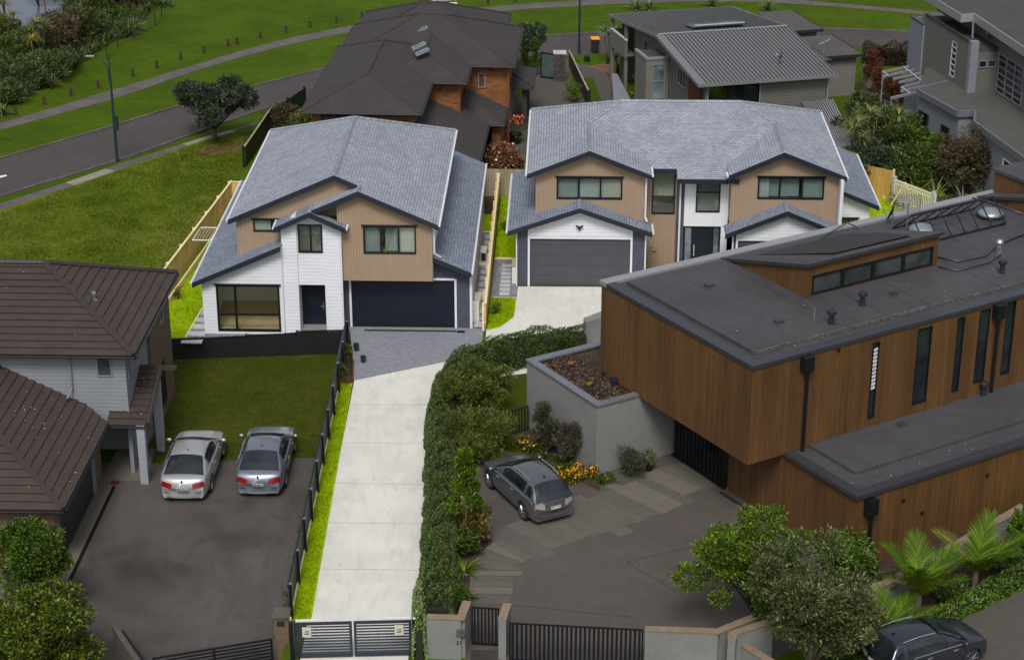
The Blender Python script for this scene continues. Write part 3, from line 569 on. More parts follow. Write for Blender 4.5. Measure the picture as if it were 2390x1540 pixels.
# ---------------- cars ----------------
def make_car(kind, name, label, paint, plate, Lc=4.85, Wc=1.86, Hc=1.46):
    e = empty(name, (0, 0, 0), label, 'car'); h = Wc / 2; x0, x1 = -Lc / 2, Lc / 2
    if kind == 'sedan':
        top = [(0, .66), (.03, .93), (.06, 1.0), (.12, 1.03), (.24, 1.05), (.5, 1.0), (.70, .97), (.80, .93), (.90, .86), (.96, .78), (1, .60)]; gh = (.10, .27, .52, .73); wb = (.225, .805)
    elif kind == 'hatch':
        top = [(0, .62), (.02, .96), (.05, 1.02), (.2, 1.02), (.5, .99), (.70, .97), (.80, .93), (.90, .86), (.96, .76), (1, .58)]; gh = (.03, .15, .52, .76); wb = (.20, .80)
    else:
        top = [(0, .70), (.02, 1.10), (.05, 1.16), (.2, 1.15), (.5, 1.12), (.70, 1.12), (.80, 1.08), (.90, 1.0), (.96, .88), (1, .66)]; gh = (.03, .13, .50, .75); wb = (.20, .79)
    bot = .22 if kind != 'suv' else .28
    def tz(t):
        for a, b in zip(top[:-1], top[1:]):
            if t <= b[0]: k = (t - a[0]) / (b[0] - a[0]); return a[1] + (b[1] - a[1]) * k
        return top[-1][1]
    def hw(t): return h * (1 - .16 * abs(2 * t - 1) ** 5.0 - .02 * abs(2 * t - 1))
    def endx(t, zf): # plan rounding of bumpers
        return 0
    NS = 40; ring = []
    for i in range(NS + 1):
        t = i / NS; t = .5 - .5 * cos(pi * t) if False else t; y = x0 + Lc * t; z1 = tz(t); w = hw(t); zs = min(z1 - .03, .9 if kind != 'suv' else 1.02)
        R = [(0, z1), (.45 * w, z1 - .005), (.75 * w, z1 - .02), (.88 * w, z1 - .05), (.95 * w, (z1 - .05) * .6 + zs * .4 - .02), (.985 * w, zs * .88), (1.0 * w, zs * .72), (.99 * w, .5 * (zs * .72 + bot)), (.965 * w, bot + .08), (.90 * w, bot)]
        row = []
        for q, (a, b) in enumerate(R):
            # bow ends outward in plan
            dy = 0
            if t < .06: dy = .16 * (a / w) ** 2.2 * (1 - t / .06)
            if t > .94: dy = -.26 * (a / w) ** 2.2 * ((t - .94) / .06)
            row.append((a, y + dy, b))
        ring.append(row)
    m = MB(); n = len(ring[0]); full = [[(-a, y, z) for a, y, z in r[::-1]] + [p for p in r[1:]] for r in ring]; k = len(full[0]); base = 0
    for r in full: m.v += r
    for i in range(NS):
        for j in range(k - 1): a = i * k + j; m.f.append([a, a + k, a + k + 1, a + 1])
    m.f.append(list(range(k))); m.f.append([NS * k + j for j in range(k)][::-1])
    for i in range(NS): m.f.append([i * k, i * k + k - 1, (i + 1) * k + k - 1, (i + 1) * k])
    body = m.build('body', paint, e, smooth=True, uv=False)
    # wheel arches
    wr = .335 if kind != 'suv' else .37; cuts = MB(); wy = [x0 + Lc * wb[0], x0 + Lc * wb[1]]
    for y in wy:
        for sgn in (-1, 1): cuts.tube([(sgn * (h - .26), y, wr), (sgn * (h + .2), y, wr)], wr + .055, 24)
    co = cuts.build('cut', None, None, uv=False); bm = body.modifiers.new('x', 'BOOLEAN'); bm.object = co; bm.operation = 'DIFFERENCE'; bm.solver = 'EXACT'
    dg = bpy.context.evaluated_depsgraph_get(); nm = bpy.data.meshes.new_from_object(body.evaluated_get(dg)); body.modifiers.clear(); body.data = nm; bpy.data.objects.remove(co)
    nm.materials.clear(); nm.materials.append(paint)
    try: nm.shade_smooth()
    except Exception: pass
    for p in nm.polygons: p.use_smooth = True
    sm = body.modifiers.new('w', 'WEIGHTED_NORMAL'); sm.keep_sharp = True
    es = body.modifiers.new('e', 'EDGE_SPLIT'); es.split_angle = radians(38)
    # greenhouse
    ya, yb, yc, yd = [x0 + Lc * g for g in gh]; zr = Hc; bwid = h * .90; rw = h * .66; yend = x0 + Lc * (gh[3])
    def roofz(s): return zr - .05 * (2 * s - 1) ** 2 - .01
    st = []
    for i in range(17):     # stations rear base -> roof -> windscreen base
        s = i / 16
        if s < .2: q = s / .2; y = ya + (yb - ya) * q; z = tz(gh[0]) - .03 + (roofz(0) - tz(gh[0]) + .03) * (1 - (1 - q) ** 1.35); ww = bwid * .93 + (rw - bwid * .93) * q
        elif s <= .75: q = (s - .2) / .55; y = yb + (yc - yb) * q; z = roofz(q); ww = rw
        else: q = (s - .75) / .25; y = yc + (yd - yc) * q; z = roofz(1) + (tz(gh[3]) - .03 - roofz(1)) * (q ** 1.25); ww = rw + (bwid - rw) * q
        st.append((y, z, ww))
    def row(i, inset=0, up=0):
        y, z, w = st[i]; w += inset; zb = tz((y - x0) / Lc) - .03; zb = min(zb, z); lw = bwid * (1 - .05 * abs((y - x0) / Lc - .45) * 2) + inset
        lw = max(lw, w); return [(-lw, y, zb), (-(w + (lw - w) * .5) , y, zb + (z - zb) * .52), (-w, y, z - .045 if z - zb > .08 else z), (-w * .82, y, z + up - .008), (-w * .4, y, z + .022 + up), (0, y, z + .03 + up), (w * .4, y, z + .022 + up), (w * .82, y, z + up - .008), (w, y, z - .045 if z - zb > .08 else z), (w + (lw - w) * .5, y, zb + (z - zb) * .52), (lw, y, zb)]
    m = MB(); R = [row(i) for i in range(17)]
    for r in R: m.v += r
    for i in range(16):
        for j in range(10): a = i * 11 + j; m.f.append([a, a + 11, a + 12, a + 1])
    cab = m.build('cabin', paint, e, smooth=True, uv=False); cab.modifiers.new('s', 'SUBSURF').render_levels = 1
    off = .012
    def lerp(a, b, t): return tuple(a[q] + (b[q] - a[q]) * t for q in range(3))
    def panel(i0, i1, j0, j1, fa, fb, nm_, out):   # glass panel following the cabin surface
        m = MB(); A = [lerp(R[i][j0], R[i][j1], fa) for i in range(i0, i1 + 1)]; B = [lerp(R[i][j0], R[i][j1], fb) for i in range(i0, i1 + 1)]
        for i in range(len(A) - 1):
            q = [A[i], A[i + 1], B[i + 1], B[i]]; m.face([(x + out[0], y + out[1], z + out[2]) for x, y, z in q])
        return m
    def endglass(r0, r1, jn, name_, out):
        m = MB()
        for i in range(r0, r1):
            for j in range(2, 8):
                q = [R[i][j], R[i + 1][j], R[i + 1][j + 1], R[i][j + 1]]; c = [(a * .955, b, z) for a, b, z in q]; m.face([(x + out[0], y + out[1], z + out[2]) for x, y, z in c])
        return m.build(name_, M['carglass'], e, smooth=True, uv=False)
    endglass(0, 3, 0, 'rear_window', (0, -.03, .03)); endglass(12, 16, 0, 'windscreen', (0, .035, .035))
    for sgn, (j0, j1) in ((-1, (0, 2)), (1, (10, 8))):
        for (i0, i1) in ((2, 4), (5, 8), (8, 13)) if kind != 'sedan' else ((3, 7), (7, 13)):
            m = MB()
            for i in range(i0, i1):
                sh = lambda p: (p[0] + sgn * .02, p[1] + (.03 if i == i0 and p is not None else 0) * 0, p[2])
                A0, A1 = lerp(R[i][j0], R[i][j1], .14), lerp(R[i + 1][j0], R[i + 1][j1], .14); B0, B1 = lerp(R[i][j0], R[i][j1], .9), lerp(R[i + 1][j0], R[i + 1][j1], .9)
                Mi0, Mi1 = lerp(R[i][j0], R[i][(j0 + j1) // 2], .99), lerp(R[i + 1][j0], R[i + 1][(j0 + j1) // 2], .99)
                for q in ([A0, A1, Mi1, Mi0], [Mi0, Mi1, B1, B0]): m.face([sh(p) for p in q])
            m.build('side_window', M['carglass'], e, uv=False)
    # wheels
    for y in wy:
        for sgn in (-1, 1):
            t = MB(); prof = [(wr - .12, -.1), (wr - .02, -.1), (wr, -.07), (wr, .07), (wr - .02, .1), (wr - .09, .1)]; cx = sgn * (h - .115)
            N = 28; b = 0
            for r_, z_ in prof:
                for j in range(N): a = 2 * pi * j / N; t.v.append((cx + sgn * z_, y + r_ * cos(a), wr + r_ * sin(a)))
            for i in range(len(prof) - 1):
                for j in range(N): a = i * N + j; bb = i * N + (j + 1) % N; t.f.append([a, bb, bb + N, a + N])
            t.f.append(list(range(N)))
            wh = t.build('wheel', M['rubber'], e, smooth=True, uv=False)
            r = MB(); rr = wr - .09
            r.tube([(cx + sgn * .045, y, wr), (cx + sgn * .05, y, wr)], rr, 24)
            rim0 = MB(); rim = MB()
            for s_ in range(8):
                a = 2 * pi * s_ / 8; p1 = (cx + sgn * .085, y + .04 * cos(a), wr + .04 * sin(a)); p2 = (cx + sgn * .075, y + rr * .95 * cos(a), wr + rr * .95 * sin(a)); rim.tube([p1, p2], [.028, .022], 5)
            pts = [(cx + sgn * .085, y + rr * cos(2 * pi * j / 20), wr + rr * sin(2 * pi * j / 20)) for j in range(21)]; rim.tube(pts, .018, 5); rim.tube([(cx + sgn * .06, y, wr), (cx + sgn * .1, y, wr)], .05, 10)
            rim.build('rim', M['alloy'], wh, uv=False); r.build('brake_disc', M['darkgrille'], wh, uv=False)
    # lamps, plate, mirrors, handles, bumper details
    def surf(t, fr, zf):  # point on the body skin
        w = hw(t); return w
    yb0 = x0
    if kind == 'sedan': L1 = (.50, .86, .66, .83)
    elif kind == 'hatch': L1 = (.55, .88, .70, .90)
    else: L1 = (.4, .9, .88, 1.04)
    def patch(f0, f1, z0, z1, name_, mat, front=False, d=.012, slant=.0):
        m = MB(); N = 8; A = []
        for i in range(N + 1):
            f = f0 + (f1 - f0) * i / N; row_ = []
            for z in (z0 + slant * (i / N - .5), z1 + slant * (i / N - .35)):
                if not front:
                    k_ = (z - top[0][1]) / (top[1][1] - top[0][1]) * top[1][0] if z > top[0][1] else 0; y = x0 + Lc * max(0, k_) + .16 * abs(f) ** 2.2 * (1 - min(1, max(0, k_) / .06)) - d
                else:
                    k_ = 1 - (z - top[-1][1]) / (top[-2][1] - top[-1][1]) * (1 - top[-2][0]) if z > top[-1][1] else 1; y = x0 + Lc * min(1, k_) - .26 * abs(f) ** 2.2 * min(1, (k_ - .94) / .06 if k_ > .94 else 0) + d
                row_.append((f * hw(0 if not front else 1), y, z))
            A.append(row_)
        for i in range(N): m.face([A[i][0], A[i + 1][0], A[i + 1][1], A[i][1]]); 
        return m.build(name_, mat, e, uv=False)
    lampm = M['red'] if kind == 'sedan' else M['clearlens']
    for sgn in (-1, 1):
        patch(sgn * L1[0], sgn * 1.0, L1[2], L1[3], 'tail_lamp', lampm, slant=.07)
        m = MB(); hh = h * 1.006; t0 = .028; m.face([(sgn * hw(0) * 1.01, x0 + .15, L1[2]), (sgn * hw(.05) * 1.012, x0 + .30, L1[2] + .03), (sgn * hw(.05) * 1.0, x0 + .36, L1[3] + .0), (sgn * hw(0) * .99, x0 + .17, L1[3])]); m.build('side_marker', lampm, e, uv=False)
        patch(sgn * .55, sgn * .96, top[-1][1] + .01, top[-1][1] + .15, 'headlight', M['clearlens'], True)
        my = yd - .28; m = MB(); mz = tz(.7) + .06; m.lathe((0, 0, 0), [(0.001, -.07), (.06, -.06), (.085, 0), (.06, .06), (.001, .07)], 10)
        m.v = [(sgn * (h + .10) + a * 1.3, my + b * .8, mz + c) for a, b, c in m.v]; mo = m.build('mirror', paint, e, smooth=True, uv=False)
        MB().bar((sgn * (h - .1), my, mz - .02), (sgn * (h + .08), my, mz - .02), .06, .04).build('mirror_arm', M['black_al'], mo, uv=False)
        for yy in (.36, .60): MB().bar((sgn * (h + .006), x0 + Lc * yy, .86 if kind != 'suv' else .98), (sgn * (h + .006), x0 + Lc * yy + .18, .865 if kind != 'suv' else .985), .03, .03).build('door_handle', M['silver'], e, uv=False)
        lw = bwid * 1.0; MB().bar((sgn * (h * .935), x0 + Lc * .24, tz(.3) - .02), (sgn * (h * .945), x0 + Lc * .70, tz(.7) - .015), .02, .03).build('window_trim', M['chrome'] if kind == 'sedan' else M['silver'], e, uv=False)
    pz = L1[2] - .06 if kind == 'sedan' else L1[2] - .02
    pl = patch(-.27, .27, pz - .02, pz + .09, 'number_plate', M['plate'], d=.022)
    if plate:
        text('characters', plate, .125, .001, 'ink', (0, x0 - .035 + (.04 if pz + .03 > top[0][1] else 0), pz + .035), (radians(90), 0, 0), pl)
    if kind == 'sedan':
        patch(-.80, .80, .27, .33, 'bumper_strip', M['silver'], d=.012); 
        MB().tube([(-.5, x0 + .1, .27), (-.5, x0 - .02, .27)], .035, 10).build('exhaust', M['darkgrille'], e, uv=False)
        for sgn in (-1, 1): patch(sgn * .62, sgn * .88, .45, .48, 'reflector', M['ink'], d=.014)
        MB().tube([(0, x0 + .06, .93), (0, x0 + .01, .92)], .04, 14).build('badge', M['teal'], e, uv=False)
    else:
        for sgn in (-1, 1): MB().tube([(sgn * rw * .97, yb + .2, roofz(.1) + .03), (sgn * rw * .98, (yb + yc) / 2, zr + .035), (sgn * rw * .97, yc - .15, roofz(.9) + .03)], .018, 6).build('roof_rail', M['silver'], e, uv=False)
        patch(-.85, .85, .34, .38, 'bumper_strip', M['darkgrille'], d=.012)
    # shark-fin aerial
    ay = yb + .28; MB().add([(-.02, ay - .09, roofz(.1) + .02), (.02, ay - .09, roofz(.1) + .02), (.02, ay + .1, roofz(.1) + .03), (-.02, ay + .1, roofz(.1) + .03), (0, ay - .1, roofz(.1) + .13)], []) 
    f = MB(); f.add([(-.02, ay - .09, roofz(.1) + .02), (.02, ay - .09, roofz(.1) + .02), (.02, ay + .1, roofz(.1) + .03), (-.02, ay + .1, roofz(.1) + .03), (0, ay - .1, roofz(.1) + .12)], [[0, 1, 4], [1, 2, 4], [2, 3, 4], [3, 0, 4]]); f.build('aerial', M['black_al'], e, uv=False)
    return e
# ================= SETTING =================
F = Fr(P(1098, 768), -1.63)
LZ = -0.9                                   # the neighbour's lot on the left lies lower
def ground():
    a = F.W(-3.8, -80, 0); b = F.W(-5.66, -.92, 0); c = F.W(-60, -7.16, 0)
    m = MB(); m.face([(-700, c[1], 0), (c[0], c[1], 0), (b[0], b[1], 0), (b[0], 900, 0), (-700, 900, 0)]); m.face([(b[0], b[1], 0), a, (700, a[1], 0), (700, 900, 0), (b[0], 900, 0)])
    m.face([(-700, -60, LZ), (a[0], a[1], LZ), (b[0], b[1], LZ), (c[0], c[1], LZ), (-700, c[1], LZ)]); m.face([(a[0], a[1], LZ), (a[0], a[1], 0), (b[0], b[1], 0), (b[0], b[1], LZ)]); m.face([(b[0], b[1], LZ), (b[0], b[1], 0), (c[0], c[1], 0), (c[0], c[1], LZ)])
    m.face([(c[0], c[1], LZ), (c[0], c[1], 0), (-700, c[1], 0), (-700, c[1], LZ)])
    o = m.build('ground', M['grass_park'], None, kind='structure')
ground()
sheet('meadow', [(-500, 700), (-500, 640), (-200, 575), (0, 489), (172, 433), (270, 399), (438, 340), (540, 308), (600, 296), (700, 240), (690, 300), (600, 480), (400, 680), (380, 795)], .004, 'grass_wild')
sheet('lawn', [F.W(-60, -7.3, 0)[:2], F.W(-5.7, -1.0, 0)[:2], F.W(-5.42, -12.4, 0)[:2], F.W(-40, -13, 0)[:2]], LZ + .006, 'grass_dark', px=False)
sheet('parking_area', [F.W(-40, -13, 0)[:2], F.W(-13.5, -12.75, 0)[:2], F.W(-5.75, -11.9, 0)[:2], F.W(-5.35, -28.9, 0)[:2], F.W(-5.1, -40, 0)[:2], F.W(-40, -40, 0)[:2]], LZ + .012, 'asphalt_old', px=False)
strip('road', [(-300, 470), (-100, 400), (0, 371), (259, 298), (403, 252), (574, 207), (757, 161), (900, 131), (1080, 105), (1265, 86), (1412, 76), (1650, 66), (1910, 68), (2124, 74), (2500, 95)], [(-300, 575), (-100, 494), (0, 457), (277, 375), (438, 317), (595, 259), (687, 238), (900, 195), (1100, 160), (1328, 130), (1412, 124), (1700, 112), (1991, 109), (2120, 112), (2500, 135)], .006, 'asphalt_road')
def kerb(pl, name='kerb'):
    k = MB(); pts = [P(x, y, 0) for x, y in pl]
    for _ in range(2):
        q = [pts[0]]
        for a, b in zip(pts[:-1], pts[1:]): q += [tuple(a[i] * .75 + b[i] * .25 for i in range(3)), tuple(a[i] * .25 + b[i] * .75 for i in range(3))]
        pts = q + [pts[-1]]
    for a, b in zip(pts[:-1], pts[1:]): k.bar((a[0], a[1], .1), (b[0], b[1], .1), .16, .14)
    k.build(name, M['path'], None, kind='structure')
kerb([(-300, 470), (-100, 400), (0, 371), (259, 298), (403, 252), (574, 207), (757, 161), (900, 131), (1080, 105), (1265, 86), (1412, 76), (1650, 66), (1910, 68), (2124, 74), (2500, 95)])
kerb([(-300, 577), (-100, 496), (0, 459), (277, 377), (438, 319), (595, 261), (687, 240), (900, 197), (1100, 162), (1328, 131)])
strip('path', [(-100, 315), (0, 288), (266, 210), (455, 151), (610, 105), (747, 72), (971, 38), (1125, 17), (1356, 0), (1600, -8), (1800, -5), (1909, 4), (2166, 27), (2500, 60)], [(-100, 332), (0, 303), (270, 231), (420, 177), (595, 123), (747, 88), (900, 60), (1125, 27), (1480, 7), (1700, 2), (1909, 12), (2160, 34), (2500, 70)], .006, 'path')
strip('footpath', [(-200, 545), (0, 475), (154, 426), (245, 394), (424, 336), (494, 315), (540, 303), (600, 284)], [(-200, 562), (0, 489), (172, 433), (270, 399), (438, 340), (494, 322), (540, 308), (600, 289)], .008, 'path')
sheet('path_panel', [(154, 426), (245, 394), (270, 399), (172, 433)], .012, 'path_new'); sheet('path_panel', [(424, 336), (494, 315), (542, 303), (548, 308), (494, 322), (438, 340)], .012, 'path_new')
sheet('road_marking', [(-2, 411), (14, 408), (17, 411), (-2, 416)], .012, 'white')
sheet('water', [(-60, 90), (20, 78), (60, 74), (110, 56), (165, 24), (200, -40), (0, -140), (-120, -40)], .01, 'water')
sheet('bare_soil', [(455, 352), (500, 338), (560, 330), (590, 338), (545, 352), (490, 364)], .01, 'mulch')
# ---- the lot brightened by colour: drive, pavers, lawns, gravel
sheet('driveway', [(-4.30, -32), (-4.9, -6.03), (-1.05, -3.89), (0.78, -2.1), (0.76, 0.0), (1.45, 0.35), (2.0, 1.5), (2.12, 5.5), (9, 5.6), (12.5, 7.6), (12.5, -2), (1, -5.6), (-0.9, -8), (-.75, -25.96), (-.7, -32)], .012, 'drive', F, False)
def joints():
    m = MB()
    for y in (1329, 1221, 1129, 1034, 944): a = F.q(850, y, 0)[1]; m.face([F.W(-4.75, a - .012, .017), F.W(-.85, a - .012, .017), F.W(-.85, a + .012, .017), F.W(-4.75, a + .012, .017)])
    for (x0, y0, x1, y1) in ((853, 905, 950, 938), (1480, 664, 1482, 745), (1180, 800, 1230, 845)):
        a = P(x0, y0, .017); b = P(x1, y1, .017); m.face([a, (a[0] + .02, a[1] - .02, .017), (b[0] + .02, b[1] - .02, .017), b])
    o = m.build('driveway_joint', M['ink2'], None, kind='structure')
M['ink2'] = m_plain('joint', lin((150, 150, 148)), .9, var=.1)
joints()
sheet('paved_forecourt', [(-5.78, .09), (-5.15, -4.0), (-4.93, -6.03), (-1.05, -3.93), (.62, -2.3), (.62, .0), (-.0, .09)], .02, 'pave', F, False)
sheet('garden_bed', [(-5.32, -6.7), (-4.97, -6.3), (-5.2, -4.0), (-5.8, -.1), (-5.9, .0), (-5.6, -1)], .02, 'soil', F, False)
sheet('grass_strip', [(-5.0, -26.3), (-4.32, -26.3), (-4.95, -6.3), (-5.5, -6.3)], .016, 'grass_lime', F, False)
sheet('grass_strip', [(-.78, -20), (-.6, -20), (-.75, -12), (-.95, -9)], .018, 'grass_park', F, False)
sheet('lawn_patch', [(.80, -.15), (1.4, .25), (2.02, 1.6), (2.08, 3.95), (.80, 3.95)], .016, 'grass_lime', F, False)
sheet('gravel_bed', [(.80, 3.98), (2.1, 3.98), (2.1, 9.3), (.80, 9.3)], .016, 'gravel', F, False)
sheet('lawn_patch', [(.80, 9.3), (2.9, 9.3), (2.9, 19.2), (.80, 19.2)], .012, 'grass_lime', F, False)
sheet('gravel_bed', [(.0, .1), (.66, .1), (.66, 13.3), (.0, 13.3)], .024, 'gravel', F, False)
sheet('lawn_patch', [(-.4, 13.3), (.66, 13.3), (.66, 16.2), (-.4, 16.2)], .024, 'grass_lime', F, False)
sheet('garden_bed', [(-.8, 16.2), (.66, 16.2), (.66, 19.2), (-.8, 19.2)], .012, 'soil', F, False)
sheet('lawn_patch', [(-16.5, -1.9), (-13.3, -1.6), (-12.95, 6), (-12.7, 18.5), (-14.3, 18.5), (-15.2, 3)], .012, 'grass_lime', F, False)
sheet('gravel_bed', [(-13.3, -1.62), (-8, -1.05), (-8, -.6), (-12.5, -.6), (-12.5, 6), (-12.9, 6)], .018, 'gravel', F, False)
sheet('lawn_patch', [(18, 4), (26, 4), (26, 24), (22.6, 21), (19, 24), (18, 20)], .012, 'grass_lime', F, False)
sheet('patio', [(18.6, 7.2), (22.5, 7.2), (22.5, 9.9), (18.6, 9.9)], .02, 'cream', F, False)
def edging(pts, label, cat='edging', h=.12, mat='pine_p', name='timber_edging'):
    m = MB()
    for a, b in zip(pts[:-1], pts[1:]): m.bar(F.W(a[0], a[1], h), F.W(b[0], b[1], h), .06, h)
    o = m.build(name, M[mat], None, F.deg); o['label'] = label; o['category'] = cat
edging([(-5.04, -26.3), (-5.53, -6.3)], 'long cream timber edging board between the slatted boundary fence and the bright grass strip')
edging([(-5.5, -6.27), (-4.95, -6.27), (-5.16, -4.0)], 'reddish timber edging around the dark garden bed beside the pavers', mat='rust')
edging([(-13.28, -1.5), (-12.92, 6)], 'cream timber edging between the bright left lawn and the stepping slabs')
edging([(.82, 9.3), (2.05, 9.3)], 'short timber edging board between gravel and lawn beside the right garage wing', h=.1); edging([(.82, 3.96), (2.05, 3.96)], 'pale edging between front lawn patch and gravel beside the right garage wing', h=.06, mat='slab')
edging([(-.3, 13.3), (.66, 13.3)], 'short cream board across the narrow side passage of the white left house', h=.08)
# stepping stones
def stones():
    first = None; spots = []
    for i in range(7): spots.append((-12.82 - i * .018, 3.3 - i * .86, .62 + .06 * i, .5, 'white stepping slab %s beside the left weatherboard wall'))
    for i, s in enumerate(spots):
        o = MB().box(F, s[0] - s[2] / 2, s[0] + s[2] / 2, s[1] - s[3] / 2, s[1] + s[3] / 2, .0, .07).build('stepping_slab', M['slab'], None, F.deg, bevel=.012)
        o['category'] = 'paving slab'; o['group'] = 'white slabs left of the left house'; o['label'] = 'white slab in the row along the left house, ' + ['farthest from the black fence', 'second from the far end', 'third from the far end', 'in the middle of the row', 'third from the black fence', 'second from the black fence', 'nearest the black fence'][i]
    for i in range(8):
        w = 4.3 + i * .55; o = MB().box(F, 1.22, 1.72, w, w + .36, .0, .05).build('stepping_slab', M['slab'], None, F.deg, bevel=.012); o['category'] = 'paving slab'; o['group'] = 'slabs in the gravel beside the right garage wing'
        o['label'] = 'pale slab in gravel left of the charcoal garage, ' + ['nearest the front lawn patch', 'second from the front', 'third from the front', 'fourth from the front', 'fourth from the back', 'third from the back', 'second from the back', 'farthest back'][i]
    w = .2; i = 0; names = ['at the very front', 'second from the front', 'third from the front', 'fourth from the front', 'fifth from the front', 'sixth from the front', 'seventh from the front', 'eighth from the front', 'seventh from the back', 'sixth from the back', 'fifth from the back', 'fourth from the back', 'third from the back', 'second from the back', 'farthest back']
    for i in range(15):
        ww = .25 + i * .86; o = MB().box(F, .16, .58, ww, ww + .55, .0, .06).build('stepping_slab', M['slab'], None, F.deg, bevel=.012); o['category'] = 'paving slab'; o['group'] = 'slabs in the side passage between the houses'; o['label'] = 'grey slab in the side passage right of the left house, ' + names[i]
stones()
m = MB(); m.box(F, -5.0, -.65, -.42, -.28, .02, .045); o = m.build('channel_drain', M['darkgrille'], None, F.deg); o['label'] = 'long thin metal drain channel across the grey pavers before the black garage door'; o['category'] = 'drain'
MB().box(F, -.62, -.25, -.52, -.3, .021, .05).build('sump', M['black_al'], o, F.deg)
# ================= WHITE AND TAN HOUSE (left of the pair) =================
def zl(u): return 2.71 + .44 * (u + 12.86)
def zr1(u): return 7.15 - .44 * (u + 5.05)
def zl1(u): return 7.656 + .44 * (u + 6.2) if u < -6.2 else 0
def house1():
    e = empty('house', F.W(-6, 6, 0), 'two-storey house with tan upper walls and black garage door, left of the bright pair', 'house')
    m = MB(); facade(m, F, [(-12.5, 0), (-8.7, 0), (-8.7, zl(-8.7) - .14), (-12.5, zl(-12.5) - .14)], [(-11.85, -8.87, .15, 2.5)], -.9); S = F.sub(-12.5, -.74, 90); 
    m.box(F, -12.5, -12.34, -.74, 15, 0, 2.72); m.box(F, -.16, 0, .26, 15.4, 0, 2.92); m.box(F, -12.34, -.16, 14.9, 15.0, 0, 2.7)
    m.box(F, -1.86, -1.7, -.44, 13.4, 2.8, 5.5)
    # porch tower
    facade(m, F, [(-8.66, 0), (-7.98, 0), (-7.98, 5.95), (-8.66, 5.38)], [], -.75, .5); facade(m, F, [(-6.74, 0), (-5.98, 0), (-5.98, 5.38), (-6.74, 5.72)], [], -.75, .5)
    facade(m, F, [(-7.98, 2.42), (-6.74, 2.42), (-6.74, 5.75), (-7.3, 6.0), (-7.98, 5.75)], [(-7.93, -6.79, 4.02, 5.42)], -.62, .3)
    m.box(F, -8.5, -7.98, -.25, .5, 0, 2.42); m.box(F, -6.74, -6.1, -.25, .5, 0, 2.42); m.box(F, -8.7, -8.56, -.74, .1, 0, 5.2)
    m.build('wall', M['white_lap'], e, F.deg)
    m = MB(); facade(m, F, [(-10.9, 3.0), (-5.0, 3.0), (-5.0, 7.0), (-6.2, 7.48), (-10.9, zl1(-10.9) - .15)], [(-10.1, -8.75, 4.78, 5.4), (-8.5, -6.1, 3.0, 5.6)], .1); m.box(F, -10.9, -10.74, .26, 13.3, 3.0, 5.42)
    m.build('wall', M['tan'], e, F.deg, label='tan upper left wall set back above the low roof')
    m = MB(); facade(m, F, [(-6.08, 2.65), (-1.7, 2.65), (-1.7, zr1(-1.7) - .15), (-5.05, 7.0), (-6.08, 6.5)], [(-4.9, -2.45, 4.0, 5.38)], -.6); m.box(F, -6.08, -1.7, -.44, .1, 2.65, 2.75); m.box(F, -6.08, -5.95, -.44, .1, 2.75, 6.3)
    m.build('wall', M['tan'], e, F.deg, label='tan upper wall overhanging the black garage door')
    m = MB(); facade(m, F, [(-6.1, 0), (0, 0), (0, 2.88), (-1.7, 3.6), (-6.1, 3.6)], [(-5.66, -.70, 0, 2.5)], .1); m.box(F, -.0, .004, .1, .3, 0, 2.8)
    m.build('brick_wall', M['brick_d'], e, F.deg)
    m = MB(); m.box(F, -.02, .06, .06, .2, 0, 2.85); m.box(F, -5.72, -5.62, .06, .2, 0, 2.5); m.box(F, -.74, -.64, .06, .2, 0, 2.5); m.box(F, -5.62, -.74, .06, .2, 2.44, 2.54); m.build('door_surround', M['white'], e, F.deg)
    g = MB().box(F, -5.62, -.74, .2, .26, 0, 2.44).build('garage_door', M['garage'], e, F.deg)
    d = MB().box(F, -7.62, -6.80, .1, .16, .12, 2.4).build('front_door', M['garage'], e, F.deg)
    k = MB(); k.box(F, -6.98, -6.93, .02, .09, .92, 1.25); k.box(F, -7.1, -6.9, .01, .05, 1.05, 1.09); k.build('handle', M['chrome'], d, F.deg)
    MB().box(F, -7.98, -6.74, .17, .24, 0, 2.42).build('door_frame', M['black_al'], e, F.deg)
    MB().box(F, -7.98, -6.74, -.6, .1, .0, .12).build('doorstep', M['render'], e, F.deg)
    # roofs
    r = MB(); Z = lambda u, w, z: F.W(u, w, z)
    r.slab([Z(-11.2, -.2, zl1(-11.2)), Z(-6.2, -.2, 7.656), Z(-6.2, 9, 7.656), Z(-11.2, 13.8, zl1(-11.2))], .14)
    r.slab([Z(-5.05, -.95, 7.15), Z(-1.4, -.95, zr1(-1.4)), Z(-1.4, 13.8, zr1(-1.4)), Z(-5.05, 10.15, 7.15)], .14)
    r.slab([Z(-6.2, -.2, 7.656), Z(-5.05, -.2, 7.15), Z(-5.05, 10.15, 7.15), Z(-6.2, 9, 7.656)], .14)
    r.slab([Z(-11.2, 13.8, 5.456), Z(-6.2, 9, 7.656), Z(-1.4, 13.8, 5.544)], .14)
    r.slab([Z(-7.2, -.95, 6.204), Z(-5.05, -.95, 7.15), Z(-5.05, .1, 7.15), Z(-7.2, .1, 6.204)], .14)
    r.build('roof', M['shingle'], e)
    LL = 'slate grey lean-to or porch roof'; r = MB(); r.slab([Z(-12.86, -1.25, 2.71), Z(-8.68, -1.25, zl(-8.68)), Z(-8.68, .1, zl(-8.68)), Z(-12.86, .1, 2.71)], .14); r.slab([Z(-12.86, .1, 2.71), Z(-10.9, .1, zl(-10.9)), Z(-10.9, 13.6, zl(-10.9)), Z(-12.86, 13.6, 2.71)], .14); r.build('roof', M['shingle_d'], e, label=LL); r = MB()
    r.slab([Z(-1.7, -.45, 3.80), Z(.07, -.45, 3.03), Z(.07, 15.9, 3.03), Z(-1.7, 15.9, 3.80)], .14); r.build('roof', M['shingle_d'], e, label=LL); r = MB()
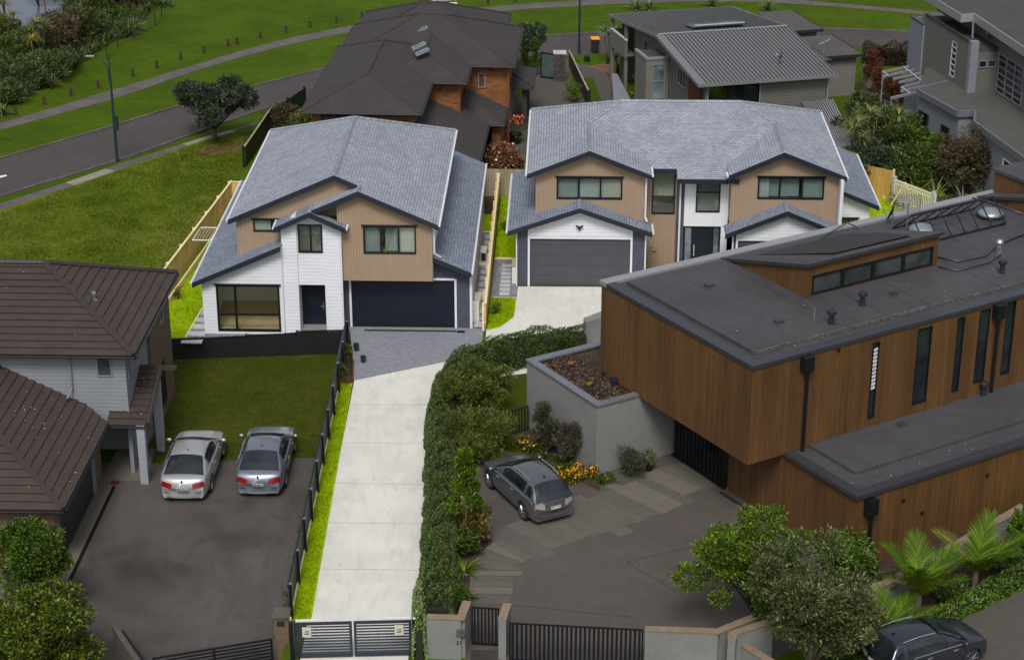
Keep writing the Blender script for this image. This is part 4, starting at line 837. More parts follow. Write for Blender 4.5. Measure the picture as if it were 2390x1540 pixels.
    r.slab([Z(-8.95, -1.1, 5.40), Z(-7.3, -1.1, 6.16), Z(-7.3, .1, 6.16), Z(-8.95, .1, 5.40)], .12); r.slab([Z(-7.3, -1.1, 6.16), Z(-5.65, -1.1, 5.40), Z(-5.65, -.6, 5.40), Z(-7.3, -.6, 6.16)], .12)
    r.build('roof', M['shingle_d'], e, label=LL)
    fl = []
    for (a, b) in (((-11.22, -.22, 5.447), (-6.2, -.22, 7.656)), ((-6.2, -.22, 7.656), (-5.1, -.22, 7.17)), ((-7.22, -.97, 6.195), (-5.05, -.97, 7.15)), ((-5.05, -.97, 7.15), (-1.38, -.97, 5.535)), ((-12.88, -1.27, 2.70), (-8.68, -1.27, zl(-8.68))), ((-1.72, -.47, 3.80), (.09, -.47, 3.02)), ((-8.97, -1.12, 5.39), (-7.3, -1.12, 6.16)), ((-7.3, -1.12, 6.16), (-5.63, -1.12, 5.39))):
        fl.append((Z(*a), Z(*b)))
    fascia(fl, e, h=.24)
    gutter([(Z(-11.27, -.2, 5.42), Z(-11.27, 13.8, 5.42)), (Z(-1.34, -.95, 5.52), Z(-1.34, 13.8, 5.52)), (Z(-12.93, -1.25, 2.68), Z(-12.93, 13.6, 2.68)), (Z(.13, -.45, 3.0), Z(.13, 15.9, 3.0)), (Z(-9.0, -1.1, 5.37), Z(-9.0, .1, 5.37)), (Z(-5.6, -1.1, 5.37), Z(-5.6, -.6, 5.37))], e)
    caps([(Z(-6.2, -.1, 7.656), Z(-6.2, 9, 7.656)), (Z(-6.2, 9, 7.656), Z(-11.2, 13.8, 5.456)), (Z(-6.2, 9, 7.656), Z(-1.4, 13.8, 5.544)), (Z(-7.3, -1.05, 6.16), Z(-7.3, .1, 6.16)), (Z(-5.05, -.9, 7.15), Z(-5.05, -.1, 7.15))], e, 'shingle', .09)
    for pts in ([(-5.93, -.82, 5.3), (-5.93, -.82, .0)], [(-1.62, -.6, 5.3), (-1.62, -.5, 4.0), (-1.35, -.3, 3.75)], [(.06, .12, 2.9), (.06, .12, 0)]):
        MB().tube([Z(*p) for p in pts], .045, 8).build('downpipe', M['white'], e)
    window(F, -11.85, -8.87, .15, 2.5, -.9, e, vm=[.30], hm=[.36], hood=True, fw=.09); window(F, -10.1, -8.75, 4.78, 5.4, .1, e, vm=[.72], hood=True); window(F, -4.9, -2.45, 4.0, 5.38, -.6, e, vm=[.335, .67], hood=True, fw=.075); window(F, -7.93, -6.79, 4.02, 5.42, -.62, e, vm=[.52], fw=.075)
    room(F, -12.3, -8.8, -.72, 3.0, .08, 2.62, e); room(F, -5.9, -1.95, -.42, 1.4, 3.9, 5.5, e); room(F, -10.7, -8.56, .28, 1.4, 4.0, 5.45, e); room(F, -7.98, -6.74, -.3, .9, 3.6, 5.45, e)
    curtain(F, -4.82, -4.1, -.42, 4.05, 5.34, e, 'added_curtain_g'); curtain(F, -3.3, -2.5, -.44, 4.05, 5.34, e, 'added_curtain_w'); curtain(F, -3.9, -3.35, -.3, 4.05, 5.34, e, 'added_curtain_g'); curtain(F, -10.05, -9.3, .22, 4.8, 5.38, e, 'added_curtain_w'); curtain(F, -7.9, -6.8, -.4, 4.85, 5.4, e, 'added_curtain_g')
    return e
house1()
def ac(u, w, z, side, label, s=1.0):
    e = empty('heat_pump', F.W(u, w, z), label, 'heat pump'); MB().box(F, u - .16, u + .16, w - .42 * s, w + .42 * s, z, z + .62 * s).build('case', M['white_pl'], e, F.deg, bevel=.02)
    MB().box(F, u - .12, u + .12, w - .42 * s - .015, w - .42 * s + .01, z + .08, z + .52 * s).build('grille', M['darkgrille'], e, F.deg); MB().box(F, u + .161, u + .172, w - .3 * s, w + .3 * s, z + .08, z + .5 * s).build('fan_grille', M['darkgrille'], e, F.deg)
ac(.24, 2.35, .12, 1, 'white heat pump unit nearest the front in the side passage'); ac(.26, 8.9, .12, 1, 'white heat pump unit further back in the side passage')
for (u0, u1, w0, w1, z0, z1, lb) in ((.02, .38, .85, 1.15, .0, 1.0, 'white meter cabinet against the side wall at the front corner'), (.02, .56, 3.6, 4.5, .02, .1, 'large square cream slab in the side passage'), (.02, .6, 8.3, 9.6, .02, .1, 'cream plinth slab under the rear heat pump'), (.02, .6, 1.9, 2.9, .02, .11, 'cream plinth slab under the front heat pump')):
    o = MB().box(F, u0, u1, w0, w1, z0, z1).build('meter_box' if 'meter' in lb else 'plinth', M['white_pl'] if 'meter' in lb else M['cream'], None, F.deg, bevel=.01); o['label'] = lb; o['category'] = 'meter box' if 'meter' in lb else 'slab'
for (u0, u1, w0, w1, z0, z1, lb, mt) in ((1.8, 2.06, 5.9, 6.3, 0, .75, 'cream meter cabinet beside the brick corner of the charcoal garage', 'white_pl'), (1.72, 2.08, 8.2, 9.1, .02, .12, 'square cream slab beside the gravel near the right house', 'cream')):
    o = MB().box(F, u0, u1, w0, w1, z0, z1).build('meter_box' if 'meter' in lb else 'plinth', M[mt], None, F.deg, bevel=.01); o['label'] = lb; o['category'] = 'meter box' if 'meter' in lb else 'slab'
# ================= TWIN GABLED HOUSE (right of the pair) =================
def house2():
    e = empty('house', F.W(10, 10, 0), 'wide two-storey house with twin tan gables and charcoal garage door, right of the bright pair', 'house'); Z = lambda u, w, z: F.W(u, w, z)
    def low(u0, u1, ur, ze, zrr, door, gar):
        s = (zrr - ze) / (ur - u0); sr = (zrr - ze) / (u1 - ur); zz = lambda u: ze + s * (u - u0) if u < ur else ze + sr * (u1 - u)
        m = MB(); facade(m, F, [(u0 + .45, 0), (door[0] - .06, 0), (door[0] - .06, zz(door[0]) - .13), (u0 + .45, zz(u0 + .45) - .13)], [], 5.6); m.build('brick_wall', M['brick_d'], e, F.deg); m = MB(); facade(m, F, [(door[1] + .1, 0), (u1 - .32, 0), (u1 - .32, zz(u1 - .32) - .13), (door[1] + .1, zz(door[1] + .1) - .13)], [], 5.6)
        m.build('brick_wall', M['brick_d'], e, F.deg)
        m = MB(); facade(m, F, [(door[0] - .06, 2.66), (door[1] + .1, 2.66), (door[1] + .1, zz(door[1] + .1) - .14), (ur, zrr - .14), (door[0] - .06, zz(door[0] - .06) - .14)], [], 5.58); m.build('gable_wall', M['white_lap'], e, F.deg)
        m = MB(); m.box(F, door[0] - .06, door[0] + .04, 5.56, 5.75, 0, 2.66); m.box(F, door[1], door[1] + .1, 5.56, 5.75, 0, 2.66); m.box(F, door[0] + .04, door[1], 5.56, 5.75, 2.54, 2.64); m.box(F, u0 + .39, u0 + .45, 5.56, 5.7, 0, 2.9); m.box(F, u1 - .32, u1 - .26, 5.56, 5.7, 0, 2.9); m.build('door_surround', M['white'], e, F.deg)
        MB().box(F, door[0] + .04, door[1], 5.68, 5.74, 0, 2.54).build('garage_door', M['garage2'], e, F.deg)
        r = MB(); r.slab([Z(u0, 5.2, ze), Z(ur, 5.2, zrr), Z(ur, 6.5, zrr), Z(u0, 6.5, ze)], .13); r.slab([Z(ur, 5.2, zrr), Z(u1, 5.2, ze), Z(u1, 6.5, ze), Z(ur, 6.5, zrr)], .13); return r
    r = low(1.62, 8.72, 5.15, 3.04, 4.27, (2.66, 7.69), 1); s = (4.27 - 3.04) / 3.53
    r.slab([Z(1.62, 6.5, 3.04), Z(2.95, 6.5, 3.04 + s * 1.33), Z(2.95, 14.2, 3.04 + s * 1.33), Z(1.62, 14.2, 3.04)], .13)
    r.build('roof', M['shingle_d'], e, label='slate roof over the left garage'); r2 = low(12.32, 18.3, 15.3, 2.99, 4.22, (12.95, 17.6), 2); r = r2; r.build('roof', M['shingle_d'], e, label='slate roof over the right garage'); r = MB()
    r.slab([Z(18.0, 9.6, 4.02), Z(20.48, 9.6, 2.99), Z(20.48, 18.3, 2.99), Z(18.0, 18.3, 4.02)], .13)
    r.build('roof', M['shingle_d'], e, label='slate lean-to roof at the right side')
    m = MB(); m.box(F, 2.05, 2.2, 5.76, 14, 0, 2.95); m.box(F, 2.95, 18.2, 16.6, 16.8, 0, 5.6); facade(m, F, [(18.05, 0), (20.1, 0), (20.1, 3.0), (18.05, 3.86)], [(18.55, 19.5, 1.3, 2.2)], 10.0); m.box(F, 19.95, 20.1, 10.16, 17.9, 0, 3.0); m.box(F, 17.9, 18.05, 5.8, 16.6, 0, 5.6)
    m.build('wall', M['white_lap'], e, F.deg)
    zw = lambda u: 5.7 + .4 * (u - 2.55) if u < 5.6 else 6.92 - .4 * (u - 5.6)
    m = MB(); facade(m, F, [(2.95, 3.0), (8.35, 3.0), (8.35, zw(8.35) - .15), (5.6, 6.77), (2.95, zw(2.95) - .15)], [(4.0, 7.25, 4.3, 5.46)], 6.5); m.box(F, 2.95, 3.11, 6.66, 16.5, 3, 5.6); m.box(F, 8.19, 8.35, 6.66, 7.8, 0, 5.55)
    facade(m, F, [(8.35, 0), (10.02, 0), (10.02, 5.45), (8.35, 5.45)], [(8.78, 9.95, 3.1, 5.42)], 7.8); m.build('wall', M['tan'], e, F.deg, label='tan walls of the left gable and stair bay')
    zv = lambda u: 6.92 - .455 * (15.1 - u) if u < 15.1 else 5.7 + .4 * (18.2 - u)
    m = MB(); facade(m, F, [(12.62, 3.0), (17.88, 3.0), (17.88, zv(17.88) - .15), (15.1, 6.77), (12.62, zv(12.62) - .15)], [(13.92, 17.19, 4.4, 5.56)], 6.5); m.box(F, 12.62, 12.78, 6.66, 7.8, 3.0, 5.5); m.build('wall', M['tan'], e, F.deg, label='tan wall of the right gable')
    MB().box(F, 10.02, 10.42, 7.74, 7.9, 0, 5.2).build('brick_wall', M['brick_d'], e, F.deg)
    m = MB(); facade(m, F, [(10.42, 2.5), (12.62, 2.5), (12.62, 5.15), (10.42, 5.15)], [(10.98, 12.2, 3.25, 5.02)], 7.7); m.box(F, 12.3, 12.62, 7.7, 7.9, 0, 2.5); m.build('wall', M['white'], e, F.deg)
    MB().box(F, 10.46, 12.26, 7.86, 7.95, 0, 2.46).build('entrance_frame', M['black_al'], e, F.deg)
    d = MB().box(F, 10.86, 11.92, 7.78, 7.85, 0, 2.38).build('front_door', M['garage'], e, F.deg); k = MB(); k.box(F, 10.96, 11.0, 7.7, 7.77, .9, 1.5); k.build('handle', M['chrome'], d, F.deg)
    for a, b in ((10.52, 10.82), (11.96, 12.2)): MB().box(F, a, b, 7.79, 7.84, .1, 2.38).build('side_light', M['skyl'], e, F.deg)
    r = MB(); a = 5.7; Q = lambda u, w: Z(u, w, {2.55: 5.7, 5.6: 6.92, 7.3: 7.6, 13.45: 7.6, 15.1: 6.94, 18.2: 5.7}.get(u))
    r.slab([Q(2.55, 6.1), Q(5.6, 6.1), Q(5.6, 10.8), Q(7.3, 12.5), Q(2.55, 17.25)], .14); r.slab([Q(5.6, 6.1), Z(8.65, 6.1, 5.70), Z(8.65, 7.75, 5.70), Q(5.6, 10.8)], .14)
    zf = lambda w: 7.6 - .4 * (12.5 - w)
    r.slab([Z(5.6, 10.8, 6.92), Z(8.65, 7.75, 5.7), Z(8.65, 7.47, zf(7.47)), Z(9.97, 7.47, zf(7.47)), Z(9.97, 6.75, zf(6.75)), Z(12.5, 6.75, zf(6.75)), Z(12.5, 7.84, zf(7.84)), Z(15.1, 10.83, 6.93), Z(13.45, 12.5, 7.6), Z(7.3, 12.5, 7.6)], .14)
    r.slab([Z(15.1, 6.1, 6.93), Z(18.2, 6.1, 5.7), Z(18.2, 17.25, 5.7), Q(13.45, 12.5), Z(15.1, 10.83, 6.93)], .14); r.slab([Z(12.45, 6.1, 5.72), Z(15.1, 6.1, 6.93), Z(15.1, 10.83, 6.93), Z(12.45, 7.84, 5.72)], .14)
    r.slab([Z(2.55, 17.25, 5.7), Z(7.3, 12.5, 7.6), Z(13.45, 12.5, 7.6), Z(18.2, 17.25, 5.7)], .14); r.build('roof', M['shingle'], e)
    fl = [((2.53, 6.08, 5.69), (5.6, 6.08, 6.92)), ((5.6, 6.08, 6.92), (8.67, 6.08, 5.69)), ((12.43, 6.08, 5.71), (15.1, 6.08, 6.93)), ((15.1, 6.08, 6.93), (18.22, 6.08, 5.69)), ((8.65, 7.45, zf(7.47)), (9.97, 7.45, zf(7.47))), ((9.97, 6.73, zf(6.75)), (12.5, 6.73, zf(6.75))), ((12.5, 6.55, 5.42), (13.0, 6.4, 5.42)),
          ((1.6, 5.18, 3.03), (5.15, 5.18, 4.27)), ((5.15, 5.18, 4.27), (8.74, 5.18, 3.03)), ((12.3, 5.18, 2.98), (15.3, 5.18, 4.22)), ((15.3, 5.18, 4.22), (18.32, 5.18, 2.98)), ((18.0, 9.58, 4.02), (20.5, 9.58, 2.98))]
    fascia([(Z(*a), Z(*b)) for a, b in fl], e, h=.24)
    gutter([(Z(*a), Z(*b)) for a, b in (((2.49, 6.1, 5.66), (2.49, 17.2, 5.66)), ((8.72, 6.1, 5.66), (8.72, 7.4, 5.66)), ((12.39, 6.1, 5.68), (12.39, 6.7, 5.68)), ((18.26, 6.1, 5.66), (18.26, 17.2, 5.66)), ((1.56, 5.2, 3.0), (1.56, 14.2, 3.0)), ((8.78, 5.2, 3.0), (8.78, 6.5, 3.0)), ((12.26, 5.2, 2.95), (12.26, 6.5, 2.95)), ((20.54, 9.6, 2.95), (20.54, 18.3, 2.95)))], e)
    caps([(Z(*a), Z(*b)) for a, b in (((5.6, 6.2, 6.92), (5.6, 10.8, 6.92)), ((7.3, 12.5, 7.6), (5.6, 10.8, 6.92)), ((7.3, 12.5, 7.6), (13.45, 12.5, 7.6)), ((13.45, 12.5, 7.6), (15.1, 10.83, 6.93)), ((15.1, 6.2, 6.93), (15.1, 10.83, 6.93)), ((7.3, 12.5, 7.6), (2.55, 17.25, 5.7)), ((13.45, 12.5, 7.6), (18.2, 17.25, 5.7)), ((5.15, 5.3, 4.27), (5.15, 6.4, 4.27)), ((15.3, 5.3, 4.22), (15.3, 6.4, 4.22)))], e, 'shingle', .09)
    for pts in ([(8.42, 6.45, 5.5), (8.42, 6.45, 3.4), (8.5, 6.2, 3.25)], [(8.42, 5.66, 2.9), (8.42, 5.66, 0)], [(10.2, 7.66, 5.15), (10.2, 7.66, 0)], [(17.95, 6.45, 5.5), (17.95, 6.45, 3.3)]): MB().tube([Z(*p) for p in pts], .05, 8).build('downpipe', M['white'], e)
    window(F, 4.0, 7.25, 4.3, 5.46, 6.5, e, vm=[.333, .667], hood=True, fw=.075); window(F, 13.92, 17.19, 4.4, 5.56, 6.5, e, vm=[.333, .667], hood=True, fw=.075); window(F, 8.78, 9.95, 3.1, 5.42, 7.8, e, fw=.075); window(F, 10.98, 12.2, 3.25, 5.02, 7.7, e, hm=[.6], fw=.075, gm='glass_h'); window(F, 18.55, 19.5, 1.3, 2.2, 10.0, e, vm=[.5], hood=True)
    room(F, 3.2, 8.1, 6.7, 9.5, 4.0, 5.62, e); room(F, 12.85, 17.8, 6.7, 9.5, 4.1, 5.68, e); room(F, 8.4, 10.0, 7.98, 10.5, 2.6, 5.5, e); room(F, 10.5, 12.5, 7.92, 9.4, 3.1, 5.2, e); room(F, 18.1, 19.9, 10.2, 12.5, .6, 2.5, e)
    curtain(F, 4.05, 5.1, 6.68, 4.35, 5.42, e, 'added_curtain_g'); curtain(F, 5.15, 6.15, 6.72, 4.35, 5.42, e); curtain(F, 6.2, 7.2, 6.68, 4.35, 5.42, e, 'added_curtain_w'); curtain(F, 13.97, 14.5, 6.68, 4.45, 5.52, e); curtain(F, 14.52, 16.0, 6.8, 4.45, 5.52, e, 'added_curtain_g'); curtain(F, 16.1, 17.15, 6.7, 4.45, 5.52, e, 'added_curtain_g'); curtain(F, 8.85, 9.9, 8.3, 3.9, 5.4, e, 'added_curtain_w'); curtain(F, 11.03, 12.15, 7.86, 3.3, 4.98, e, 'added_curtain_g')
    # outside lamp and pendant lights
    m = MB(); m.box(F, 5.1, 5.2, 5.44, 5.58, 3.05, 3.15); m.bar(F.W(5.15, 5.46, 3.22), F.W(4.98, 5.44, 3.32), .07, .09); m.bar(F.W(5.15, 5.46, 3.22), F.W(5.32, 5.44, 3.32), .07, .09); m.build('wall_lamp', M['ink'], e, F.deg)
    MB().box(F, 8.85, 9.1, 7.7, 7.8, 1.15, 1.4).build('meter_box', M['tan'], e, F.deg)
    for i, (a, b) in enumerate(((9.28, 5.0), (9.5, 5.15), (9.36, 4.75), (9.55, 4.6), (9.7, 4.5))):
        p = MB(); c = F.W(a, 8.4, b); p.lathe(c, [(.001, -.14), (.045, -.1), (.045, 0), (.012, .12), (.004, .4)], 8); p.build('pendant_light', M['chrome'], e)
    return e
house2()
# ================= TIMBER-CLAD HOUSE (right) =================
T = Fr(P(1757, 857, 7)[:2], 31.4)
def timber_house():
    e = empty('house', T.W(10, 5, 0), 'large cedar-clad modern house with dark flat roofs, filling the right side', 'house'); W = T.W
    FW_ = [(5.77, 6.12, 3.52, 6.66), (8.05, 8.8, 3.56, 6.72), (10.12, 10.5, 3.6, 6.74), (11.28, 11.86, 3.72, 6.8), (12.75, 13.25, 3.74, 6.84), (15.2, 15.8, 3.7, 6.8)]
    m = MB(); facade(m, T, [(0, 3), (26, 3), (26, 6.96), (0, 6.96)], FW_, 0, .2); m.box(T, 0, .2, .2, 9.9, 3, 6.96); m.box(T, .2, 26, 9.7, 9.9, 3, 6.96); m.box(T, .2, 26, .2, 9.7, 3, 3.2)
    m.build('upper_wall', M['cedar'], e, T.deg)
    m = MB(); m.box(T, 1.78, 1.98, -.0, 3.4, 0, 3); m.box(T, 1.84, 2.04, -4.1, -.0, 0, 2.95); m.box(T, 2.04, 26, -4.1, -3.9, 0, 2.95); m.box(T, 1.98, 26, -.0, .15, 0, 2.99); m.build('lower_wall', M['cedar'], e, T.deg)
    # entry glazing
    m = MB()
    for i in range(14): m.box(T, 1.62, 1.7, 3.42 + i * .25, 3.46 + i * .25, .02, 2.9)
    m.box(T, 1.6, 1.72, 3.4, 6.95, 2.9, 3.0); m.box(T, 1.6, 1.72, 3.4, 6.95, 0, .08); o = m.build('entrance_door', M['black_al'], e, T.deg)
    MB().box(T, 1.73, 1.76, 3.4, 6.98, .08, 2.9).build('pane', M['dglass'], o, T.deg)
    # roof
    m = MB(); m.box(T, .42, 26, .42, 9.5, 6.9, 6.96); m.box(T, .75, 26, 1.0, 9.2, 6.965, 7.12); m.build('flat_roof', M['membrane'], e, T.deg)
    m = MB(); m.box(T, -.04, 26, -.05, .42, 6.9, 7.06); m.box(T, -.05, .42, .42, 9.5, 6.9, 7.06); m.build('parapet_cap', M['membrane_c'], e, T.deg)
    MB().box(T, -.05, 26, 9.5, 9.98, 6.9, 7.08).build('parapet_cap', M['cap_light'], e, T.deg, label='light grey capping along the rear edge of the roof')
    m = MB(); m.box(T, .76, 26, .9, .995, 6.97, 7.10)
    m.build('gravel_trap', M['gravel_d'], e, T.deg)
    m = MB()
    for u in (2.9, 5.1, 7.3, 9.5, 13.2, 15.4, 17.6): m.box(T, u, u + .025, 1.02, 9.18 if u < 5.6 or u > 12.8 else 3.9, 7.121, 7.126)
    m.build('roof_seam', M['membrane_c'], e, T.deg)
    # clerestory wedge
    def wedge(u0, u1, w0, w1, z0, z1, wins):
        c = MB(); facade(c, T, [(u0, z0), (u1, z0), (u1, z1), (u0, z1)], wins, w0, .15)
        for u in (u0, u1 - .15): c.prism([W(u, w0 + .15, z0), W(u, w1, z0 + .05), W(u, w1, z0 + .02), W(u, w0 + .15, z1 - .04)], tuple(a - b for a, b in zip(W(.15, 0, 0), W(0, 0, 0))))
        o = c.build('clerestory_wall', M['cedar'], e, T.deg)
        r = MB(); r.slab([W(u0 - .08, w0 - .12, z1 + .1), W(u1 + .08, w0 - .12, z1 + .1), W(u1 + .08, w1 + .1, z0 + .1), W(u0 - .08, w1 + .1, z0 + .1)], .1); r.build('clerestory_roof', M['membrane'], e, T.deg)
        fascia([(W(u0 - .1, w0 - .14, z1 + .11), W(u1 + .1, w0 - .14, z1 + .11)), (W(u0 - .1, w0 - .14, z1 + .11), W(u0 - .1, w1 + .1, z0 + .11))], e, 'membrane_c', h=.14, t=.05)
    wedge(5.72, 12.68, 4.0, 9.25, 7.0, 8.5, [(6.02, 12.4, 7.18, 8.02)])
    for i in range(4): window(T, 6.02 + i * 1.595, 6.02 + (i + 1) * 1.595, 7.18, 8.02, 4.02, e, fw=.09, gm='dglass_l')
    wedge(20.4, 21.2, 4.0, 9.5, 7.0, 8.5, [])
    m = MB(); m.add([W(6.6, 8.2, 7.40), W(7.6, 4.6, 8.44), W(11.6, 4.5, 8.47), W(11.9, 6.8, 7.81), W(11.3, 8.4, 7.35)], [[0, 1, 2, 3, 4]]); m.v = [(a, b, c + .03) for a, b, c in m.v]; m.build('solar_mat', M['solar'], e, T.deg)
    # tall block at the back with flue
    m = MB(); m.box(T, 21.35, 27, 5.0, 9.65, 7.13, 8.1); m.build('upper_wall', M['cedar'], e, T.deg); MB().box(T, 21.25, 27, 4.9, 9.75, 8.1, 8.24).build('flat_roof', M['membrane'], e, T.deg)
    ch = MB(); c = W(23.3, 9.2, 8.24); ch.lathe(c, [(.2, 0), (.2, .75), (.28, .76), (.28, .95), (.22, .96), (.22, 1.1)], 16); ch.build('chimney', M['membrane_c'], e, smooth=False)
    # lower flat roof
    m = MB(); m.box(T, 1.7, 26, -4.2, -3.75, 2.95, 3.1); m.box(T, 1.7, 2.15, -3.75, -.02, 2.95, 3.1); m.build('parapet_cap', M['membrane_c'], e, T.deg, label='capping of the lower front roof')
    m = MB(); m.box(T, 2.15, 26, -3.75, -.02, 2.95, 3.0); m.box(T, 2.9, 26, -2.7, -.02, 3.005, 3.12); m.build('flat_roof', M['membrane'], e, T.deg, label='lower flat roof in front of the cedar wall')
    for i, (a, b, c, d) in enumerate(FW_): window(T, a, b, c, d, .02, e, fw=.035, gm='dglass', sill='black_al')
    m = MB()
    for k in range(11): m.add([W(5.84, -.005, 6.4 - k * .16), W(6.02, -.02, 6.44 - k * .16), W(6.02, -.04, 6.34 - k * .16), W(5.84, -.03, 6.29 - k * .16)], [[0, 1, 2, 3]])
    m.build('louvre', M['slab'], e, T.deg)
    for (u, w, zt, zb) in ((2.45, -.28, 7.0, 3.05), (12.15, -.28, 7.0, 3.1), (2.35, -4.4, 2.9, 0.0)):
        m = MB(); m.box(T, u - .22, u + .22, w - .05, w + .27, zt - .65, zt - .05); m.tube([W(u + .02, w + .1, zt - .65), W(u + .02, w + .1, zb)], .075, 8); m.build('rainhead', M['black_al'], e, T.deg)
    for (u, z, w) in ((4.0, 2.2, -4.15), (8.2, 2.1, -4.15), (5.0, 1.4, -4.15), (12.4, 2.4, -4.15), (12.7, 2.4, -4.15), (4.0, 6.7, -.05)): MB().box(T, u, u + .12, w, w + .05, z, z + .12).build('wall_vent', M['black_al'], e, T.deg)
    MB().box(T, 1.3, 1.45, -1.0, 3.3, .013, .03).build('drain_channel', M['darkgrille'], e, T.deg)
    # planter-roofed concrete box
    m = MB(); facade(m, T, [(-2.0, 0), (1.9, 0), (1.9, 2.99), (0, 2.99), (0, 3.02), (-2.0, 3.02)], [], 7.1, .25); m.box(T, -2.0, -1.75, 7.35, 12.4, 0, 3.02); m.box(T, -1.75, 2.2, 12.15, 12.4, 0, 3.02); m.build('concrete_wall', M['render'], e, T.deg)
    m = MB(); m.box(T, -2.05, -1.7, 7.05, 12.45, 3.02, 3.1); m.box(T, -1.7, -.01, 7.05, 7.4, 3.02, 3.1); m.box(T, -1.7, 2.2, 12.05, 12.45, 3.02, 3.1); m.build('planter_cap', M['zinc'], e, T.deg)
    MB().box(T, -1.75, 2.2, 7.35, 12.15, 2.6, 2.95).build('planter_soil', M['soil'], e, T.deg)
    return e
M['gravel_d'] = m_surface('roof_gutter_grit', [(.35, lin((40, 40, 42))), (.5, lin((80, 80, 80))), (.65, lin((130, 130, 128)))], (6, 20, 40)); M['dglass_l'] = m_dark_glass('clerestory_glass', (.03, .036, .036, 1), .06); M['solar'] = m_plain('black_solar_mat', lin((44, 40, 42)), .6, var=.1)
timber_house()
# items standing on the roofs
def roof_thing(x, y, z, kind, label, s=1.0):
    c = P(x, y, z)
    if kind == 'cowl':
        e = empty('roof_vent', c, label, 'roof vent', 'round roof vents'); MB().lathe(c, [(.14, 0), (.15, .06), (.10, .08), (.10, .38)], 14).build('pipe', M['navy'], e, smooth=False); MB().lathe(c, [(.16, .38), (.18, .40), (.18, .52), (.12, .56), (.02, .58)], 14).build('cap', M['navy'], e)
    elif kind == 'box':
        e = empty('roof_outlet', c, label, 'roof outlet', 'square roof outlets'); f = Fr(c[:2], 31.4); MB().box(f, -.17, .17, -.13, .13, z, z + .10).build('cover', M['membrane_c'], e, 31.4, bevel=.02); MB().box(f, -.24, .24, -.2, .2, z, z + .02).build('flange', M['membrane'], e, 31.4)
    elif kind == 'pipe':
        o = MB().tube([c, (c[0], c[1], c[2] + .4)], .035, 8).build('vent_pipe', M['galv'], None); o['label'] = label; o['category'] = 'pipe'
    elif kind == 'dome':
        e = empty('roof_dome', c, label, 'skylight', 'clear roof domes'); f = Fr(c[:2], 31.4); MB().box(f, -.45, .45, -.45, .45, z, z + .16).build('kerb', M['membrane_c'], e, 31.4); MB().lathe((c[0], c[1], z + .16), [(.58, 0), (.54, .1), (.4, .2), (.2, .26), (.01, .28)], 20).build('dome', M['silver'], e, smooth=True)
for a in ((1655, 668, 'nearest the left corner of the roof'), (1818, 752, 'nearest the front-left corner of the roof'), (2087, 687, 'in front of the clerestory windows')): roof_thing(a[0], a[1], 7.12, 'box', 'small square rubber roof outlet ' + a[2])
for a in ((1940, 755, 'beside the thin steel pipe'), (2012, 712, 'just in front of the clerestory windows'), (2338, 636, 'farthest right on the upper roof')): roof_thing(a[0], a[1], 7.12, 'cowl', 'dark round roof vent ' + a[2])
roof_thing(2295, 921, 3.12, 'cowl', 'dark round roof vent on the lower front roof'); roof_thing(2105, 992, 3.12, 'box', 'small square outlet on the lower front roof'); roof_thing(1900, 742, 7.12, 'pipe', 'thin steel vent pipe beside a round vent on the flat roof')
roof_thing(2150, 545, 7.12, 'dome', 'clear dome skylight partly hidden behind the clerestory'); roof_thing(2311, 508, 7.12, 'dome', 'clear dome skylight behind the black pipe rack')
def pot(x, y, z, r, h, label): o = MB().lathe(P(x, y, z), [(r * .8, 0), (r, h * .6), (r, h), (r * .8, h), (r * .8, h * .8)], 14).build('pot', M['navy'], None); o['label'] = label; o['category'] = 'pot'
pot(1432, 898, 2.95, .17, .3, 'larger dark blue pot on the planted box roof by the cedar wall'); pot(1411, 878, 2.95, .1, .22, 'smaller dark pot on the planted box roof by the cedar wall')
g = RNG; n = 2600; u = g.uniform(-1.6, 0 + 0, n); w = g.uniform(7.5, 12.0, n); pts = np.array([T.W(a, b, 2.96) for a, b in zip(u, w)]); pts[:, 2] += g.uniform(0, .03, n); M['leaf_litter'] = m_leaf('leaf_litter', G((40, 31, 26), (60, 48, 40), (80, 64, 52), (128, 104, 84)))
o = leaf_mesh('bark_litter', pts, g.normal(0, 1, (n, 3)) * np.array([1, 1, .2]), .13, M['leaf_litter'], None, .3, kind='stuff'); o['label'] = 'scattered dry bark and leaves on the planted roof of the concrete box'; o['category'] = 'litter'
for i, (a, b, mt, lb) in enumerate(((-1.1, 9.1, 'leaf_citrus', 'yellow green'), (-.6, 11.2, 'leaf_red', 'red'), (-1.3, 11.3, 'leaf_rust', 'rusty'))):
    o = blades(None, 'succulent', T.W(a, b, 2.96), 26, .22, .06, mt, up=.7, droop=.2, seed=i); o['label'] = lb + ' succulent rosette on the planted box roof'; o['category'] = 'plant'
